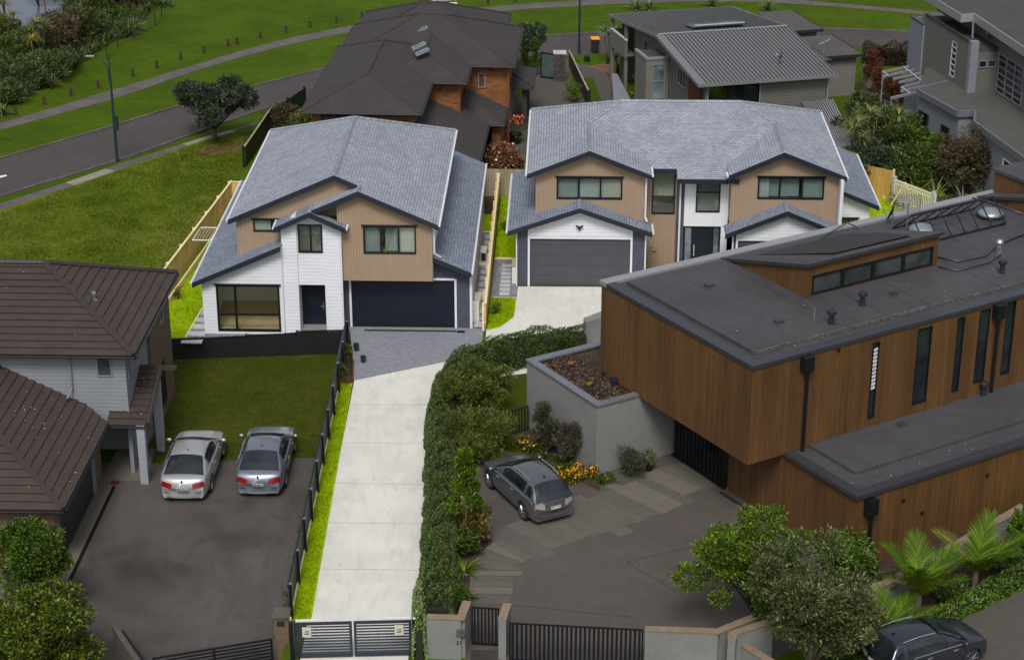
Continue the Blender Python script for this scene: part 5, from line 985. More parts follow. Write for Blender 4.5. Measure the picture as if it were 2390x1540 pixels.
def rack():
    e = empty('pipe_rack', P(2200, 560, 7.12), 'black tubular frame rack leaning over the flat roof', 'frame'); m = MB(); A = lambda x, y, z=7.15: P(x, y, z)
    t0 = [P(2160, 548, 7.25), P(2340, 512, 7.25)]; b = [P(1250 * 0 + 2155, 560, 7.2), P(2335, 519, 7.2)]
    p0 = T.W(14.3, 6.5, 7.2); 
    base0 = T.W(13.9, 6.1, 7.2); base1 = T.W(18.6, 6.1, 7.2); top0 = T.W(14.0, 7.1, 8.1); top1 = T.W(18.7, 7.1, 8.1); bk0 = T.W(14.0, 8.2, 7.2); bk1 = T.W(18.7, 8.2, 7.2)
    m.tube([base0, base1], .05, 6); m.tube([top0, top1], .06, 6); m.tube([bk0, bk1], .04, 6)
    for i in range(7):
        t = i / 6; L = lambda a, b: tuple(a[k] + (b[k] - a[k]) * t for k in range(3)); m.tube([L(base0, base1), L(top0, top1), L(bk0, bk1)], .035, 6)
    m.build('tubes', M['black_al'], e, uv=False)
    MB().add([T.W(14.0, 7.25, 8.02), T.W(18.7, 7.25, 8.02), T.W(18.7, 8.3, 7.55), T.W(14.0, 8.3, 7.55)], [[0, 1, 2, 3]]) if False else None
rack()
def hose(pts, label, z=7.17, r=.04, name='roof_pipe', mat='membrane_c'):
    o = MB().tube([P(x, y, z) for x, y in pts], r, 6).build(name, M[mat], None, smooth=True); o['label'] = label; o['category'] = 'pipe'
hose([(2188, 600), (2235, 610), (2300, 598), (2330, 570), (2390, 548)], 'black pipe run looping from the clerestory corner towards the chrome vent'); hose([(2190, 622), (2235, 632), (2310, 612), (2335, 595)], 'black pipe run nearest the front beside the chrome vent'); hose([(2270, 462), (2330, 480), (2390, 500)], 'black pipe run along the foot of the rear clerestory')
hose([(1820, 585), (1900, 565), (1978, 520), (2030, 545)], 'bent black pipe lying on the roof behind the clerestory roof', z=7.3)
o = MB().tube([P(2331, 590, 7.12), (P(2331, 590, 7.12)[0], P(2331, 590, 7.12)[1], 7.5)], .12, 12).build('flue', M['chrome'], None); MB().lathe((P(2331, 590, 7.12)[0], P(2331, 590, 7.12)[1], 7.5), [(.14, 0), (.16, .1), (.1, .2), (.01, .24)], 12).build('cowl', M['chrome'], o); o['label'] = 'shiny chrome flue beside the black pipe runs on the roof'; o['category'] = 'flue'
def dish(c, r, az, el, label, post=.6, mat='flat_roof', group=None):
    e = empty('satellite_dish', c, label, 'satellite dish', group); d = Vector((sin(radians(az)) * cos(radians(el)), cos(radians(az)) * cos(radians(el)), sin(radians(el)))); q = d.to_track_quat('Z', 'Y').to_matrix()
    top = Vector(c) + Vector((0, 0, post)); MB().tube([c, top], .03, 6).build('post', M['galv'], e); m = MB(); prof = [(.01, 0), (r * .5, r * .07), (r * .8, r * .17), (r, r * .27), (r * .99, r * .29), (r * .75, r * .18), (.01, .02)]; m.lathe((0, 0, 0), prof, 20); m.v = [tuple(top + q @ Vector(p)) for p in m.v]; m.build('dish', M[mat], e, smooth=True)
    a = MB(); f = top + d * r * 1.1; a.tube([top + q @ Vector((0, -r * .9, r * .25)), f], .015, 5); a.tube([f, f - d * .12], .04, 8); a.build('receiver_arm', M['galv'], e)
    return e
dish(T.W(14.6, 8.9, 7.12), .42, -70, 20, 'dark satellite dish on the flat roof beside the grid aerial', .45, 'teal')
def grid_aerial():
    c = P(2116, 535, 7.12); e = empty('grid_aerial', c, 'rectangular slatted grid aerial on a pole behind the clerestory', 'aerial'); MB().tube([c, (c[0], c[1], 8.3)], .035, 6).build('pole', M['galv'], e); f = Fr(c[:2], -5); m = MB()
    for i in range(9): m.box(f, -.5, .5, -.06, -.03, 7.95 + i * .09, 7.975 + i * .09)
    for u in (-.5, 0, .47): m.box(f, u, u + .03, -.03, -.01, 7.93, 8.7)
    m.build('grid', M['galv'], e, -5)
grid_aerial()
# ================= BROWN TILED HOUSE (left) =================
L_ = Fr(P(312, 832, 4.7)[:2], -1.7)
def left_house():
    F_ = L_; W = F_.W; e = empty('house', W(-5, 3, LZ), 'two-storey house with brown pressed-metal tile roofs and pale weatherboards, at the left edge', 'house')
    r = MB(); lines, z = hip_roof(F_, -17, 0, 0, 9.1, 4.7, .475, r, mode='tile'); r.build('upper_roof', M['tile'], e, smooth=False)
    r = MB(); s = .5; ze = 1.8
    cr = lambda u: ze + s * (-1.25 - u)
    tile_roof(r, [W(-1.25, -7.58, ze), W(-1.25, -.15, ze), W(-2.25, .5, cr(-2.25)), W(-5.8, .5, cr(-5.8)), W(-5.3, -3.53, cr(-5.3))]); tile_roof(r, [W(-17, -7.58, ze), W(-1.25, -7.58, ze), W(-5.3, -3.53, ze + s * 4.05), W(-17, -3.53, ze + s * 4.05)])
    tile_roof(r, [W(-5.3, -3.53, cr(-5.3)), W(-5.8, .5, cr(-5.8)), W(-17, .5, cr(-5.8)), W(-17, -3.53, cr(-5.3))]) if False else None
    r.build('garage_roof', M['tile'], e)
    r = MB(); tile_roof(r, [W(-1.3, -.2, 1.72), W(.38, -.2, 1.72), W(.38, 2.8, 2.85), W(-1.3, 2.8, 2.85)]); r.build('porch_roof', M['tile'], e)
    lines = [l for l in lines]; caps([(tuple(Vector(a) + Vector((0, 0, .06))), tuple(Vector(b) + Vector((0, 0, .06)))) for a, b in lines], e, 'tile_cap', .12)
    caps([(W(-1.25, -7.58, ze + .06), W(-5.3, -3.53, ze + .06 + s * 4.05)), (W(.38, -.2, 1.78), W(.38, 2.8, 2.91))], e, 'tile_cap', .11)
    m = MB(); m.bar(W(-.6, 2.9, 3.0), W(1.05, 2.9, 3.0), .25, .14); m.build('porch_beam', M['tile_cap'], e)
    m = MB(); facade(m, F_, [(-17, 1.6), (-.5, 1.6), (-.5, 4.62), (-17, 4.62)], [(-3.35 + .0, -2.55 + .0, 3.2, 4.6)][:0], .5); m.box(F_, -.66, -.5, .66, 4.5, LZ, 4.62); m.box(F_, -17, -.5, 8.5, 8.66, LZ, 4.62); m.box(F_, -3.5, -1.2, 2.9, 3.05, LZ, 1.7)
    m.build('wall', M['blue_lap'], e, F_.deg)
    m = MB(); m.box(F_, -.66, -.36, 4.55, 8.7, LZ, 4.62); m.box(F_, -1.95, -1.75, -.9, .2, LZ, 1.72); m.box(F_, -17, -1.75, -7.1, -6.9, LZ, 1.72); m.box(F_, -1.95, -1.75, -6.9, -6.4, LZ, 1.72); m.build('brick_wall', M['brick_br'], e, F_.deg)
    S = Fr(W(-1.75, -6.4, 0)[:2], F_.deg + 90); g_ = MB().box(S, 0, 5.2, .05, .1, LZ, 1.4).build('garage_door', M['darkgrille'], e, F_.deg)
    m = MB(); m.box(S, 5.2, 5.5, -.02, .12, LZ, 1.7); m.box(S, 0, 5.2, -.02, .12, 1.4, 1.7); m.build('door_surround', M['blue_lap'], e, S.deg)
    S2 = Fr(W(-.36, 4.55, 0)[:2], F_.deg + 90); S3 = Fr(W(-.5, .66, 0)[:2], F_.deg + 90)
    window(S2, .9, 2.2, -.3, 1.6, -.03, e, vm=[.5], hm=[.6], fm='darkgrille', gm='dglass', d=.02); window(S2, 2.0, 2.6, 3.3, 4.1, -.03, e, fm='silver', gm='dglass', d=.02); window(S3, 1.4, 2.2, 3.5, 4.2, -.03, e, fm='silver', gm='dglass', d=.02); window(S3, .1, .5, 3.4, 4.55, -.03, e, fm='silver', gm='dglass', d=.02)
    window(F_, -1.65, -1.05, 3.6, 4.58, .47, e, fm='silver', gm='dglass', d=.02, fw=.05); window(F_, -4.1, -3.45, 4.4, 4.6, .47, e, fm='silver', gm='dglass', d=.02, fw=.05); window(F_, -3.3, -2.7, .1, 1.3, -7.13, e, fm='silver', gm='dglass', d=.02)
    MB().tube([W(-2.72, .42, 4.5), W(-2.72, .42, 3.1), W(-2.85, .0, 2.8)], .045, 8).build('downpipe', M['pale_wall'], e)
    for (u, w) in ((.08, -.1), (.15, 2.9)):
        c = MB().box(F_, u - .16, u + .16, w - .16, w + .16, LZ, 1.75 if w < 1 else 2.8).build('column', M['white_lap2'], e, F_.deg)
    gutter([(W(-17, -.06, 4.66), W(.06, -.06, 4.66)), (W(.06, 0, 4.66), W(.06, 9.1, 4.66)), (W(-1.3, -.26, 1.68), W(.42, -.26, 1.68)), (W(-17, -7.64, 1.76), W(-1.2, -7.64, 1.76)), (W(-1.19, -7.6, 1.76), W(-1.19, -.3, 1.76))], e, 'black_al', .06)
    m = MB(); m.box(F_, -17, 0, .01, .5, 4.6, 4.63); m.box(F_, -.5, 0, .5, 9.0, 4.6, 4.63); m.build('soffit', M['pale_wall'], e, F_.deg)
    v = MB(); c = W(-2.25, 3.3, 5.72); v.lathe(c, [(.14, 0), (.12, .06), (.07, .08), (.06, .3), (.09, .31), (.09, .4), (.02, .44)], 10); v.build('roof_flue', M['chrome'], e)
M['white_lap2'] = m_lap('column_block', lin((150, 155, 164)), pitch=.3, groove=.04, dark=.85, dist=.005)
left_house()
sheet('garage_apron', [L_.W(-1.75, -8.5, 0)[:2], L_.W(-1.2, -8.5, 0)[:2], L_.W(-1.2, 0, 0)[:2], L_.W(.0, .0, 0)[:2], L_.W(-.1, 3.0, 0)[:2], L_.W(-1.75, 3.0, 0)[:2]], LZ + .02, 'court_slab2', px=False)
o = MB().box(L_, -1.2, -1.06, -8.5, -.5, LZ + .012, LZ + .03).build('channel_drain', M['ink'], None, L_.deg); o['label'] = 'long dark drain channel beside the garage apron on the left lot'; o['category'] = 'drain'
o = MB().lathe(P(268, 1127, LZ), [(.19, .022), (.19, .04), (.01, .041)], 20).build('manhole_cover', M['rust'], None); o['label'] = 'round rusty manhole cover beside the porch of the left house'; o['category'] = 'manhole'
# ================= BRICK HOUSE BEHIND =================
B = Fr(P(703, 261, 5.2)[:2], -3.5)
def brick_house():
    W = B.W; e = empty('house', W(5, 10, 0), 'stepped brick house with dark shingled hip roofs and skylights, behind the left bright house', 'house'); r = MB(); ln = []
    for (a, b, c, d, s) in ((0, 6.62, 0, 14, .4), (3.3, 8.58, 6.35, 17, .45), (.3, 11.15, 10.15, 19.6, .41), (.55, 10.15, 14.5, 23.0, .41)):
        l, z = hip_roof(B, a, b, c, d, 5.2, s, r, .14); ln += l
    l, z = hip_roof(B, 8.0, 12.15, 13.9, 18.5, 2.8, .4, r, .12); ln += l[:3]
    lo = 2.5; k = .45
    r.slab([W(9.85, -2.5, lo), W(9.85, 7.05, lo), W(6.2, 10.5, lo + k * 3.65), W(6.2, -2.5, lo + k * 3.65)], .12); r.slab([W(9.85, 7.05, lo), W(10.72, 7.05, lo), W(8.2, 9.6, lo + k * 2.5), W(7.3, 9.55, lo + k * 2.5)], .12); r.slab([W(10.72, 7.05, lo), W(10.72, 12.2, lo), W(8.2, 12.2, lo + k * 2.52), W(8.2, 9.6, lo + k * 2.5)], .12)
    r.slab([W(6.2, -2.5, 4.14), W(6.2, 2, 4.14), W(5.0, 2, 3.6), W(5.0, -2.5, 3.6)], .12)
    r.build('roof', M['shingle_b'], e); caps([x for x in ln], e, 'shingle_b', .07)
    m = MB(); m.box(B, .5, 6.15, .5, 10, 0, 5.1); m.box(B, 3.8, 8.1, 6.9, 12, 0, 5.1); m.box(B, 1, 10.7, 10.7, 19, 0, 5.1); m.box(B, 1.1, 9.7, 15, 22.5, 0, 5.1); m.box(B, 9.98, 10.5, 7.6, 10.65, 0, 2.45); m.build('brick_wall', M['brick_o'], e, B.deg)
    gutter([(W(a, b, 5.14), W(c, d, 5.14)) for a, b, c, d in ((-.05, -.05, 6.68, -.05), (6.68, -.05, 6.68, 6.3), (6.7, 6.3, 8.64, 6.3), (8.64, 6.3, 8.64, 10.1), (8.66, 10.1, 11.2, 10.1), (11.2, 10.1, 11.2, 19.6), (-.05, -.05, -.05, 9.9), (.24, 10.15, .24, 19), (10.2, 19.6, 10.2, 23))] + [(W(9.9, -2.5, 2.44), W(9.9, 7, 2.44)), (W(9.9, 7, 2.44), W(10.77, 7, 2.44)), (W(10.77, 7, 2.44), W(10.77, 12.1, 2.44))], e, 'darkgrille', .06)
    window(B, 8.95, 9.4, 3.7, 4.6, 10.67, e, fm='silver', gm='skyl', d=.02); window(B, 1.0, 3.8, 4.2, 4.95, .47, e, fm='darkgrille', gm='dglass', d=.02, vm=[.33, .66])
    MB().tube([W(10.78, 10.55, 5.0), W(10.78, 10.55, 0)], .05, 6).build('downpipe', M['copper'], e); MB().tube([W(8.16, 6.8, 5.0), W(8.16, 6.8, 3.2)], .05, 6).build('downpipe', M['copper'], e)
    for (x, y, x2, y2, z) in ((896, 93, 912, 78, 5.9), (966, 72, 984, 58, 6.4), (960, 110, 984, 91, 6.6), (968, 124, 986, 108, 6.4)):
        a = Vector(P(x, y, z)); b = Vector(P(x2, y2, z)); d = Vector((.28, -.35, .0)); s_ = MB()
        a = Vector((a.x, a.y, z)); b = a + Vector((.75, .17, .30)); q = Vector((.12, -.42, 0)); s_.slab([tuple(a + q), tuple(b + q), tuple(b), tuple(a)], .12); o = s_.build('skylight', M['silver'], e)
        i = (b - a) * .1; j = q * .12; s2 = MB(); s2.slab([tuple(a + q - j + i + Vector((0, 0, .03))), tuple(b + q - j - i + Vector((0, 0, .03))), tuple(b + j - i + Vector((0, 0, .03))), tuple(a + j + i + Vector((0, 0, .03)))], .02); s2.build('pane', M['skyl'], o)
    m = MB(); m.box(B, 11.4, 11.7, 14.4, 14.7, 0, 2.75); m.box(B, 11.4, 11.7, 17.4, 17.7, 0, 2.75); m.build('porch_pillar', M['stone'], e, B.deg); MB().box(B, 10.7, 10.75, 12.2, 18, 0, 2.8).build('porch_wall', M['grey_wall'], e, B.deg)
M['copper'] = m_plain('terracotta_pipe', lin((150, 84, 54)), .5, var=.15)
brick_house()
# ================= GREY METAL-ROOFED HOUSE =================
Cf = Fr(P(1631, 198, 4.5)[:2], 14.6)
def grey_house():
    W = Cf.W; e = empty('house', W(5, 8, 0), 'grey weatherboard house with ribbed metal gable roof and corner balcony, behind the twin-gabled house', 'house')
    r = MB(); r.slab([W(0, 0, 4.5), W(8.82, 0, 4.5), W(8.82, 8, 5.5), W(0, 8, 5.5)], .16); r.slab([W(0, 8.02, 5.5), W(8.82, 8.02, 5.5), W(8.82, 17.9, 4.45), W(0, 17.9, 4.45)], .16)
    rf = r.build('roof', M['metal_roof'], e); m = MB()
    for i in range(34):
        u = .55 + i * .25; m.bar(W(u, -.03, 4.555), W(u, 7.95, 5.553), .05, .05)
    for i in range(34): u = .15 + i * .255; m.bar(W(u, 8.08, 5.553), W(u, 17.88, 4.505), .05, .05)
    m.build('roof_rib', M['rib'], rf)
    fascia([(W(-.02, -.02, 4.52), W(8.84, -.02, 4.52)), (W(-.03, 0, 4.53), W(-.03, 8, 5.53)), (W(-.03, 8.02, 5.53), W(-.03, 17.9, 4.48)), (W(8.85, 0, 4.53), W(8.85, 8, 5.53)), (W(8.85, 8.02, 5.53), W(8.85, 17.9, 4.48)), (W(.0, 17.93, 4.47), W(8.82, 17.93, 4.47))], e, 'silver2', h=.2, t=.05); caps([(W(.1, 8.0, 5.53), W(8.75, 8.0, 5.53))], e, 'silver2', .07)
    S = Cf.sub(.6, 17.5, -90)       # side wall frame: u runs towards the front
    m = MB(); top = lambda w: 5.35 - .11 * abs(w - 8)
    facade(m, S, [(3.4, 2.6), (17.0, 2.6), (17.0, top(.5)), (9.5, top(8)), (3.4, top(14.1))], [], 0); facade(m, S, [(6.2, 0), (17.0, 0), (17.0, 2.6), (6.2, 2.6)], [], 0); facade(m, Cf, [(4.2, 0), (8.4, 0), (8.4, 4.4), (4.2, 4.4)], [], .6); m.box(Cf, 8.24, 8.4, .8, 17.5, 0, 4.4); m.box(Cf, .8, 8.4, 17.3, 17.5, 0, 4.3); m.box(Cf, .76, 8.2, 14.0, 14.2, 2.6, 4.4); m.build('wall', M['grey_lap'], e, Cf.deg)
    MB().box(Cf, .9, 4.2, .9, 1.0, 0, 4.3).build('glass_wall', M['dglass'], e, Cf.deg); MB().box(Cf, .6, .85, .55, .8, 0, 4.3).build('post', M['cap_light'], e, Cf.deg); m = MB(); m.box(Cf, 2.2, 2.26, .86, .9, 0, 4.3); m.box(Cf, 3.2, 3.26, .86, .9, 0, 4.3); m.build('mullion', M['black_al'], e, Cf.deg)
    m = MB(); m.box(Cf, .5, .56, 1.0, 3.2, 1.8, 4.3); m.build('rust_screen', M['rust'], e, Cf.deg)
    window(S, 12.1, 13.6, 3.1, 4.2, -.03, e, vm=[.33, .66], fm='silver', gm='skyl', d=.02); window(S, 5.4, 6.4, 3.2, 4.3, -.03, e, fm='silver', gm='skyl', d=.02)
    # stair tower
    m = MB(); m.box(Cf, -.9, .58, 7.1, 9.3, 0, 4.2); m.build('stair_tower', M['grey_wall'], e, Cf.deg); m = MB(); m.box(Cf, -.95, -.75, 7.05, 9.35, 4.2, 4.35); m.box(Cf, -.75, .58, 7.05, 7.2, 4.2, 4.35); m.build('tower_cap', M['cap_light'], e, Cf.deg); MB().box(Cf, -.75, .58, 7.2, 9.3, 4.2, 4.26).build('tower_roof', M['membrane'], e, Cf.deg)
    window(Cf, -.5, .35, .6, 3.9, 7.06, e, hm=[.33, .66], fm='silver', gm='skyl', d=.03)
    # balcony
    m = MB(); m.box(Cf, .1, .75, 14.2, 17.4, 2.5, 2.62); m.box(Cf, .0, .1, 14.1, 17.5, 2.4, 3.6); m.box(Cf, .1, 4.5, 17.4, 17.5, 2.4, 3.6); m.build('balcony', M['grey_wall'], e, Cf.deg); MB().box(Cf, -.04, .14, 14.1, 17.5, 3.6, 3.68).build('balcony_cap', M['slab'], e, Cf.deg)
    for w in (14.3, 17.3): MB().box(Cf, .02, .22, w, w + .2, 0, 4.6).build('post', M['grey_wall'], e, Cf.deg)
    MB().box(Cf, -.4, .55, 9.8, 11.4, 1.9, 2.05).build('entry_canopy', M['membrane_c'], e, Cf.deg)
    # solar collector near the ridge
    a = W(3.2, 9.3, 5.6); m = MB(); m.slab([W(2.8, 9.0, 5.62), W(6.2, 9.0, 5.62), W(6.2, 10.6, 5.42), W(2.8, 10.6, 5.42)], .08); o = m.build('solar_panel', M['skyl'], e); MB().tube([W(2.8, 8.9, 5.7), W(6.2, 8.9, 5.7)], .07, 8).build('header_pipe', M['chrome'], o)
    # garage and rear wings
    for (u0, u1, w0, w1, zz) in ((12.4, 15.0, 16.5, 22.2, 2.8), (12.4, 14.95, 9.7, 14.9, 2.8), (8.6, 12.4, 9.0, 21.5, 2.75)):
        m = MB(); m.box(Cf, u0, u1, w0, w1, zz - .1, zz + .04); m.build('flat_roof', M['flat_roof'], e, Cf.deg); MB().box(Cf, u0 + .3, u1 - .3, w0 + .35, w1 - .3, 0, zz - .1).build('wall', M['grey_wall'], e, Cf.deg, label='plain rendered wing wall')
        fascia([(W(u0 - .03, w0 - .03, zz + .06), W(u1 + .03, w0 - .03, zz + .06)), (W(u1 + .03, w0, zz + .06), W(u1 + .03, w1, zz + .06))], e, 'darkgrille', h=.2)
    for u in (8.46, 4.1): MB().tube([W(u, .5, 4.35), W(u, .5, 0)], .045, 6).build('downpipe', M['cap_light'], e)
M['silver2'] = m_plain('pale_metal_flashing', lin((132, 136, 140)), .35, metal=.3, var=.05)
grey_house()
c = Cf.W(6.0, 2.0, 4.76); dish(c, .36, -80, 15, 'dark satellite dish on the grey ribbed metal roof', .55, 'flat_roof')
def aerial():
    c = Cf.W(8.0, .35, 4.5); e = empty('tv_aerial', c, 'tall thin television aerial on the front edge of the grey metal roof', 'aerial'); MB().tube([c, (c[0], c[1], 6.6)], .025, 6).build('mast', M['galv'], e); m = MB(); m.tube([(c[0] - .3, c[1] - .1, 6.35), (c[0] + .35, c[1] + .1, 6.6)], .015, 5)
    for i in range(7): k = -.3 + i * .1; m.tube([(c[0] + k - .1, c[1] + k * .3, 6.2 + i * .04), (c[0] + k + .1, c[1] + k * .3, 6.65 + i * .03)], .01, 4)
    m.build('elements', M['galv'], e)
aerial()
# ================= FAR-RIGHT GREY HOUSE =================
Dn = Fr(P(2270, 98, 7)[:2], 10.7)
def far_right_house():
    W = Dn.W; e = empty('house', W(3, 3, 0), 'tall grey weatherboard house with oversailing roof and slatted pergola, at the top right corner', 'house')
    S = Dn.sub(0, 7.2, -90)
    m = MB(); facade(m, S, [(0, 0), (7.2, 0), (7.2, 6.85), (0, 6.85)], [(4.3, 5.05, 4.2, 6.35)], 0, .2); m.box(Dn, .42, 1.7, 0, .2, 0, 6.3); m.box(Dn, .2, 3, 7.0, 7.2, 0, 6.6); m.box(Dn, 1.7, 1.9, -4.6, .2, 0, 3.9); m.build('wall', M['grey_lap'], e, Dn.deg)
    m = MB(); m.box(Dn, -.06, .42, -.06, .35, 0, 7.0); m.box(Dn, -.1, .15, 7.2, 9.4, 0, 6.2); m.box(Dn, .15, 2.5, 9.2, 9.4, 0, 6.2); m.build('wall', M['pale_wall'], e, Dn.deg, label='pale plastered pier and end wall')
    m = MB(); m.box(Dn, -.05, .12, -.05, 7.2, 6.86, 7.0) if False else m.box(Dn, -.05, .12, .36, 7.25, 6.86, 6.98); m.box(Dn, -.12, .2, 7.26, 9.45, 6.2, 6.28); m.build('parapet_cap', M['membrane_c'], e, Dn.deg)
    m = MB(); m.box(Dn, .2, 2.6, .2, 7.2, 6.3, 6.45); m.build('flat_roof', M['membrane'], e, Dn.deg)
    for (a, b) in ((.5, 1.0), (1.08, 1.6)): window(Dn, a, b, 5.4, 5.85, -.03, e, fm='pale_wall', gm='dglass', d=.02, fw=.05)
    window(S, 4.3, 5.05, 4.2, 6.35, .02, e, hm=[.17, .34, .5, .67, .84], fm='slab', gm='dglass', fw=.05)
    m = MB(); m.box(Dn, 1.7, 1.9, -4.6, .0, 6.3, 7.5); m.box(Dn, 1.9, 2.1, .2, 10, 6.4, 7.7); m.build('wall', M['grey_lap'], e, Dn.deg, label='upper weatherboards under the high roof'); S2 = Dn.sub(1.7, .0, -90)
    window(S2, .1, 3.6, 3.95, 6.3, .0, e, vm=[.33, .66], hm=[.16, .33, .5, .67, .84], fm='pale_wall', gm='dglass', fw=.07); MB().box(S2, 3.7, 9, .0, .2, 3.9, 7.2).build('wall', M['grey_lap'], e, S2.deg, label='weatherboards right of the gridded window')
    r = MB(); r.slab([W(.45, 11, 7.9), W(.45, 2.85, 7.9), W(1.2, 2.8, 7.95), W(.55, -12, 7.9), W(15, -12, 9.6), W(15, 11, 9.6)][::1], .12); o = r.build('roof', M['flat_roof2'], e)
    fascia([(W(.42, 11, 7.93), W(.42, 2.82, 7.93)), (W(.42, 2.82, 7.93), W(1.17, 2.77, 7.97)), (W(1.17, 2.77, 7.97), W(.52, -12, 7.93))], e, 'cap_light', h=.5, t=.08); MB().tube([W(1.1, 2.6, 7.6), W(1.1, 2.5, 6.5)], .06, 6).build('downpipe', M['pale_wall'], e)
    Q = lambda x, y, z=3.9: P(x, y, z)
    pl = [Q(2142, 212), Q(2236, 264), Q(2275, 262), Q(2275, 288), Q(2410, 385), Q(2700, 385), Q(2700, 120), Q(2160, 160)]
    r = MB(); r.slab(pl, .25); r.build('flat_roof', M['flat_roof'], e, label='low flat roof in front of the tall wall')
    m = MB()
    for i in range(5): a, b = Vector(pl[i]), Vector(pl[i + 1]); m.bar(a + Vector((0, 0, .12)), b + Vector((0, 0, .12)), .16, .36)
    m.bar(Vector(pl[0]) + Vector((0, 0, .2)), Vector(Q(2210, 196)) + Vector((0, 0, .2)), .2, .4); m.build('parapet_cap', M['zinc'], e)
    m = MB(); ins = [(p[0] + .12, p[1] + .12, 3.7) for p in pl]
    for i in range(6):
        a, b = ins[i], ins[i + 1]; m.face([(a[0], a[1], 0), (b[0], b[1], 0), (b[0], b[1], 3.7), (a[0], a[1], 3.7)])
    a, b = ins[7], ins[0]; m.face([(a[0], a[1], 0), (b[0], b[1], 0), (b[0], b[1], 3.7), (a[0], a[1], 3.7)]); m.build('lower_wall', M['pale_wall'], e, label='pale rendered lower walls')
    for k, (t0, t1, z0, z1) in enumerate(((.05, .3, .6, 2.8), (.62, .82, 1.2, 2.7))):
        a, b = Vector(ins[0]), Vector(ins[1]); S3 = Fr((a.x, a.y), math.degrees(atan2(b.y - a.y, b.x - a.x))); Ln = (b - a).length; window(S3, t0 * Ln, t1 * Ln, z0, z1, -.06, e, fm='membrane_c', gm='dglass', d=.03)
    a, b = Vector(ins[3]), Vector(ins[4]); S3 = Fr((a.x, a.y), math.degrees(atan2(b.y - a.y, b.x - a.x))); window(S3, 4.0, 5.3, .8, 3.1, -.06, e, fm='slab', gm='dglass', d=.03)
    # pergola
    p = empty('pergola', P(2110, 190, 0), 'pale slatted metal pergola between the brown conifers and the tall grey weatherboard wall', 'pergola'); z = 3.2; cv = lambda q: P(1908.7 + .2047 * q[0], .2047 * q[1], z); Ls = [(740, 815), (740, 865), (860, 890), (930, 930), (950, 985), (950, 1030), (835, 1110)]; Rs = [(1215, 710), (1265, 750), (1320, 790), (1375, 830), (1430, 870), (1485, 910), (1140, 1035)]
    for a, b in zip(Ls, Rs): MB().bar(cv(a), cv(b), .1, .16).build('rafter', M['cap_light'], p)
    for a, b in (((740, 815), (800, 862)), ((975, 762), (1235, 962)), ((960, 1000), (1050, 1062))): MB().bar(Vector(cv(a)) + Vector((0, 0, .03)), Vector(cv(b)) + Vector((0, 0, .03)), .06, .06).build('batten', M['slab'], p)
    for q in ((745, 820), (840, 1105)): c = cv(q); MB().bar((c[0], c[1], z), (c[0], c[1], 0), .1, .1).build('post', M['cap_light'], p) if False else MB().tube([(c[0], c[1], z), (c[0], c[1], 0)], .05, 6).build('post', M['cap_light'], p)
M['flat_roof2'] = m_surface('dark_grey_roof', [(.3, lin((62, 62, 62))), (.5, lin((72, 72, 72))), (.7, lin((80, 80, 79)))], (.4, 2, 12))
far_right_house()
c = Dn.W(1.9, 1.6, 6.45); dish(c, .34, -60, 10, 'pale satellite dish under the oversailing roof at the top right', .5, 'zinc')
# pavings behind
sheet('shared_drive', [(1188, 400), (1190, 260), (1236, 190), (1262, 150), (1325, 138), (1338, 200), (1372, 245), (1400, 400)], .006, 'court')
sheet('concrete_path', [(1330, 150), (1360, 148), (1410, 165), (1430, 190), (1430, 300), (1395, 300), (1375, 250), (1345, 190)], .010, 'court'); sheet('grass_strip', [(1362, 181), (1384, 180), (1404, 236), (1400, 300), (1376, 300), (1372, 236)], .016, 'grass_park')
sheet('mulch_bed', [(1370, 155), (1420, 148), (1440, 165), (1440, 182), (1415, 168)], .014, 'mulch')
sheet('garden_bed', [(1950, 520), (1940, 330), (1985, 240), (2010, 190), (2110, 215), (2180, 260), (2240, 350), (2350, 380), (2420, 480), (2200, 470), (2070, 420)], .008, 'soil')
sheet('lawn_patch', [(2000, 175), (2000, 140), (2120, 140), (2150, 215), (2100, 215), (2060, 190)], .01, 'grass_park')
# metal roof of the low shed behind the right corner of the twin-gabled house
def shed():
    a, b, c_, d = P(1918, 283, 2.6), P(1953, 282, 2.6), P(1995, 336, 2.4), P(1940, 350, 2.4); e = empty('shed', (a[0], a[1], 0), 'low shed with a ribbed metal roof half hidden behind the twin-gabled house', 'shed')
    a, b, c_, d = P(1870, 240, 2.9), P(1945, 233, 2.9), P(1998, 338, 2.3), P(1935, 350, 2.3); m = MB(); m.slab([d, c_, b, a], .08); r = m.build('roof', M['shed_roof'], e); m = MB()
    for i in range(14): t = (i + .5) / 14; m.bar(Vector(a).lerp(Vector(b), t) + Vector((0, 0, .05)), Vector(d).lerp(Vector(c_), t) + Vector((0, 0, .05)), .06, .05)
    m.build('roof_rib', M['cap_light'], r); ct = (Vector(a) + Vector(b) + Vector(c_) + Vector(d)) / 4; f = Fr((ct.x, ct.y), 0); MB().box(f, -1.2, 1.2, -1.5, 1.5, 0, 2.3).build('wall', M['grey_wall'], e)
M['shed_roof'] = m_plain('purple_grey_roof', lin((74, 66, 74)), .4, metal=.3, var=.1)
shed()
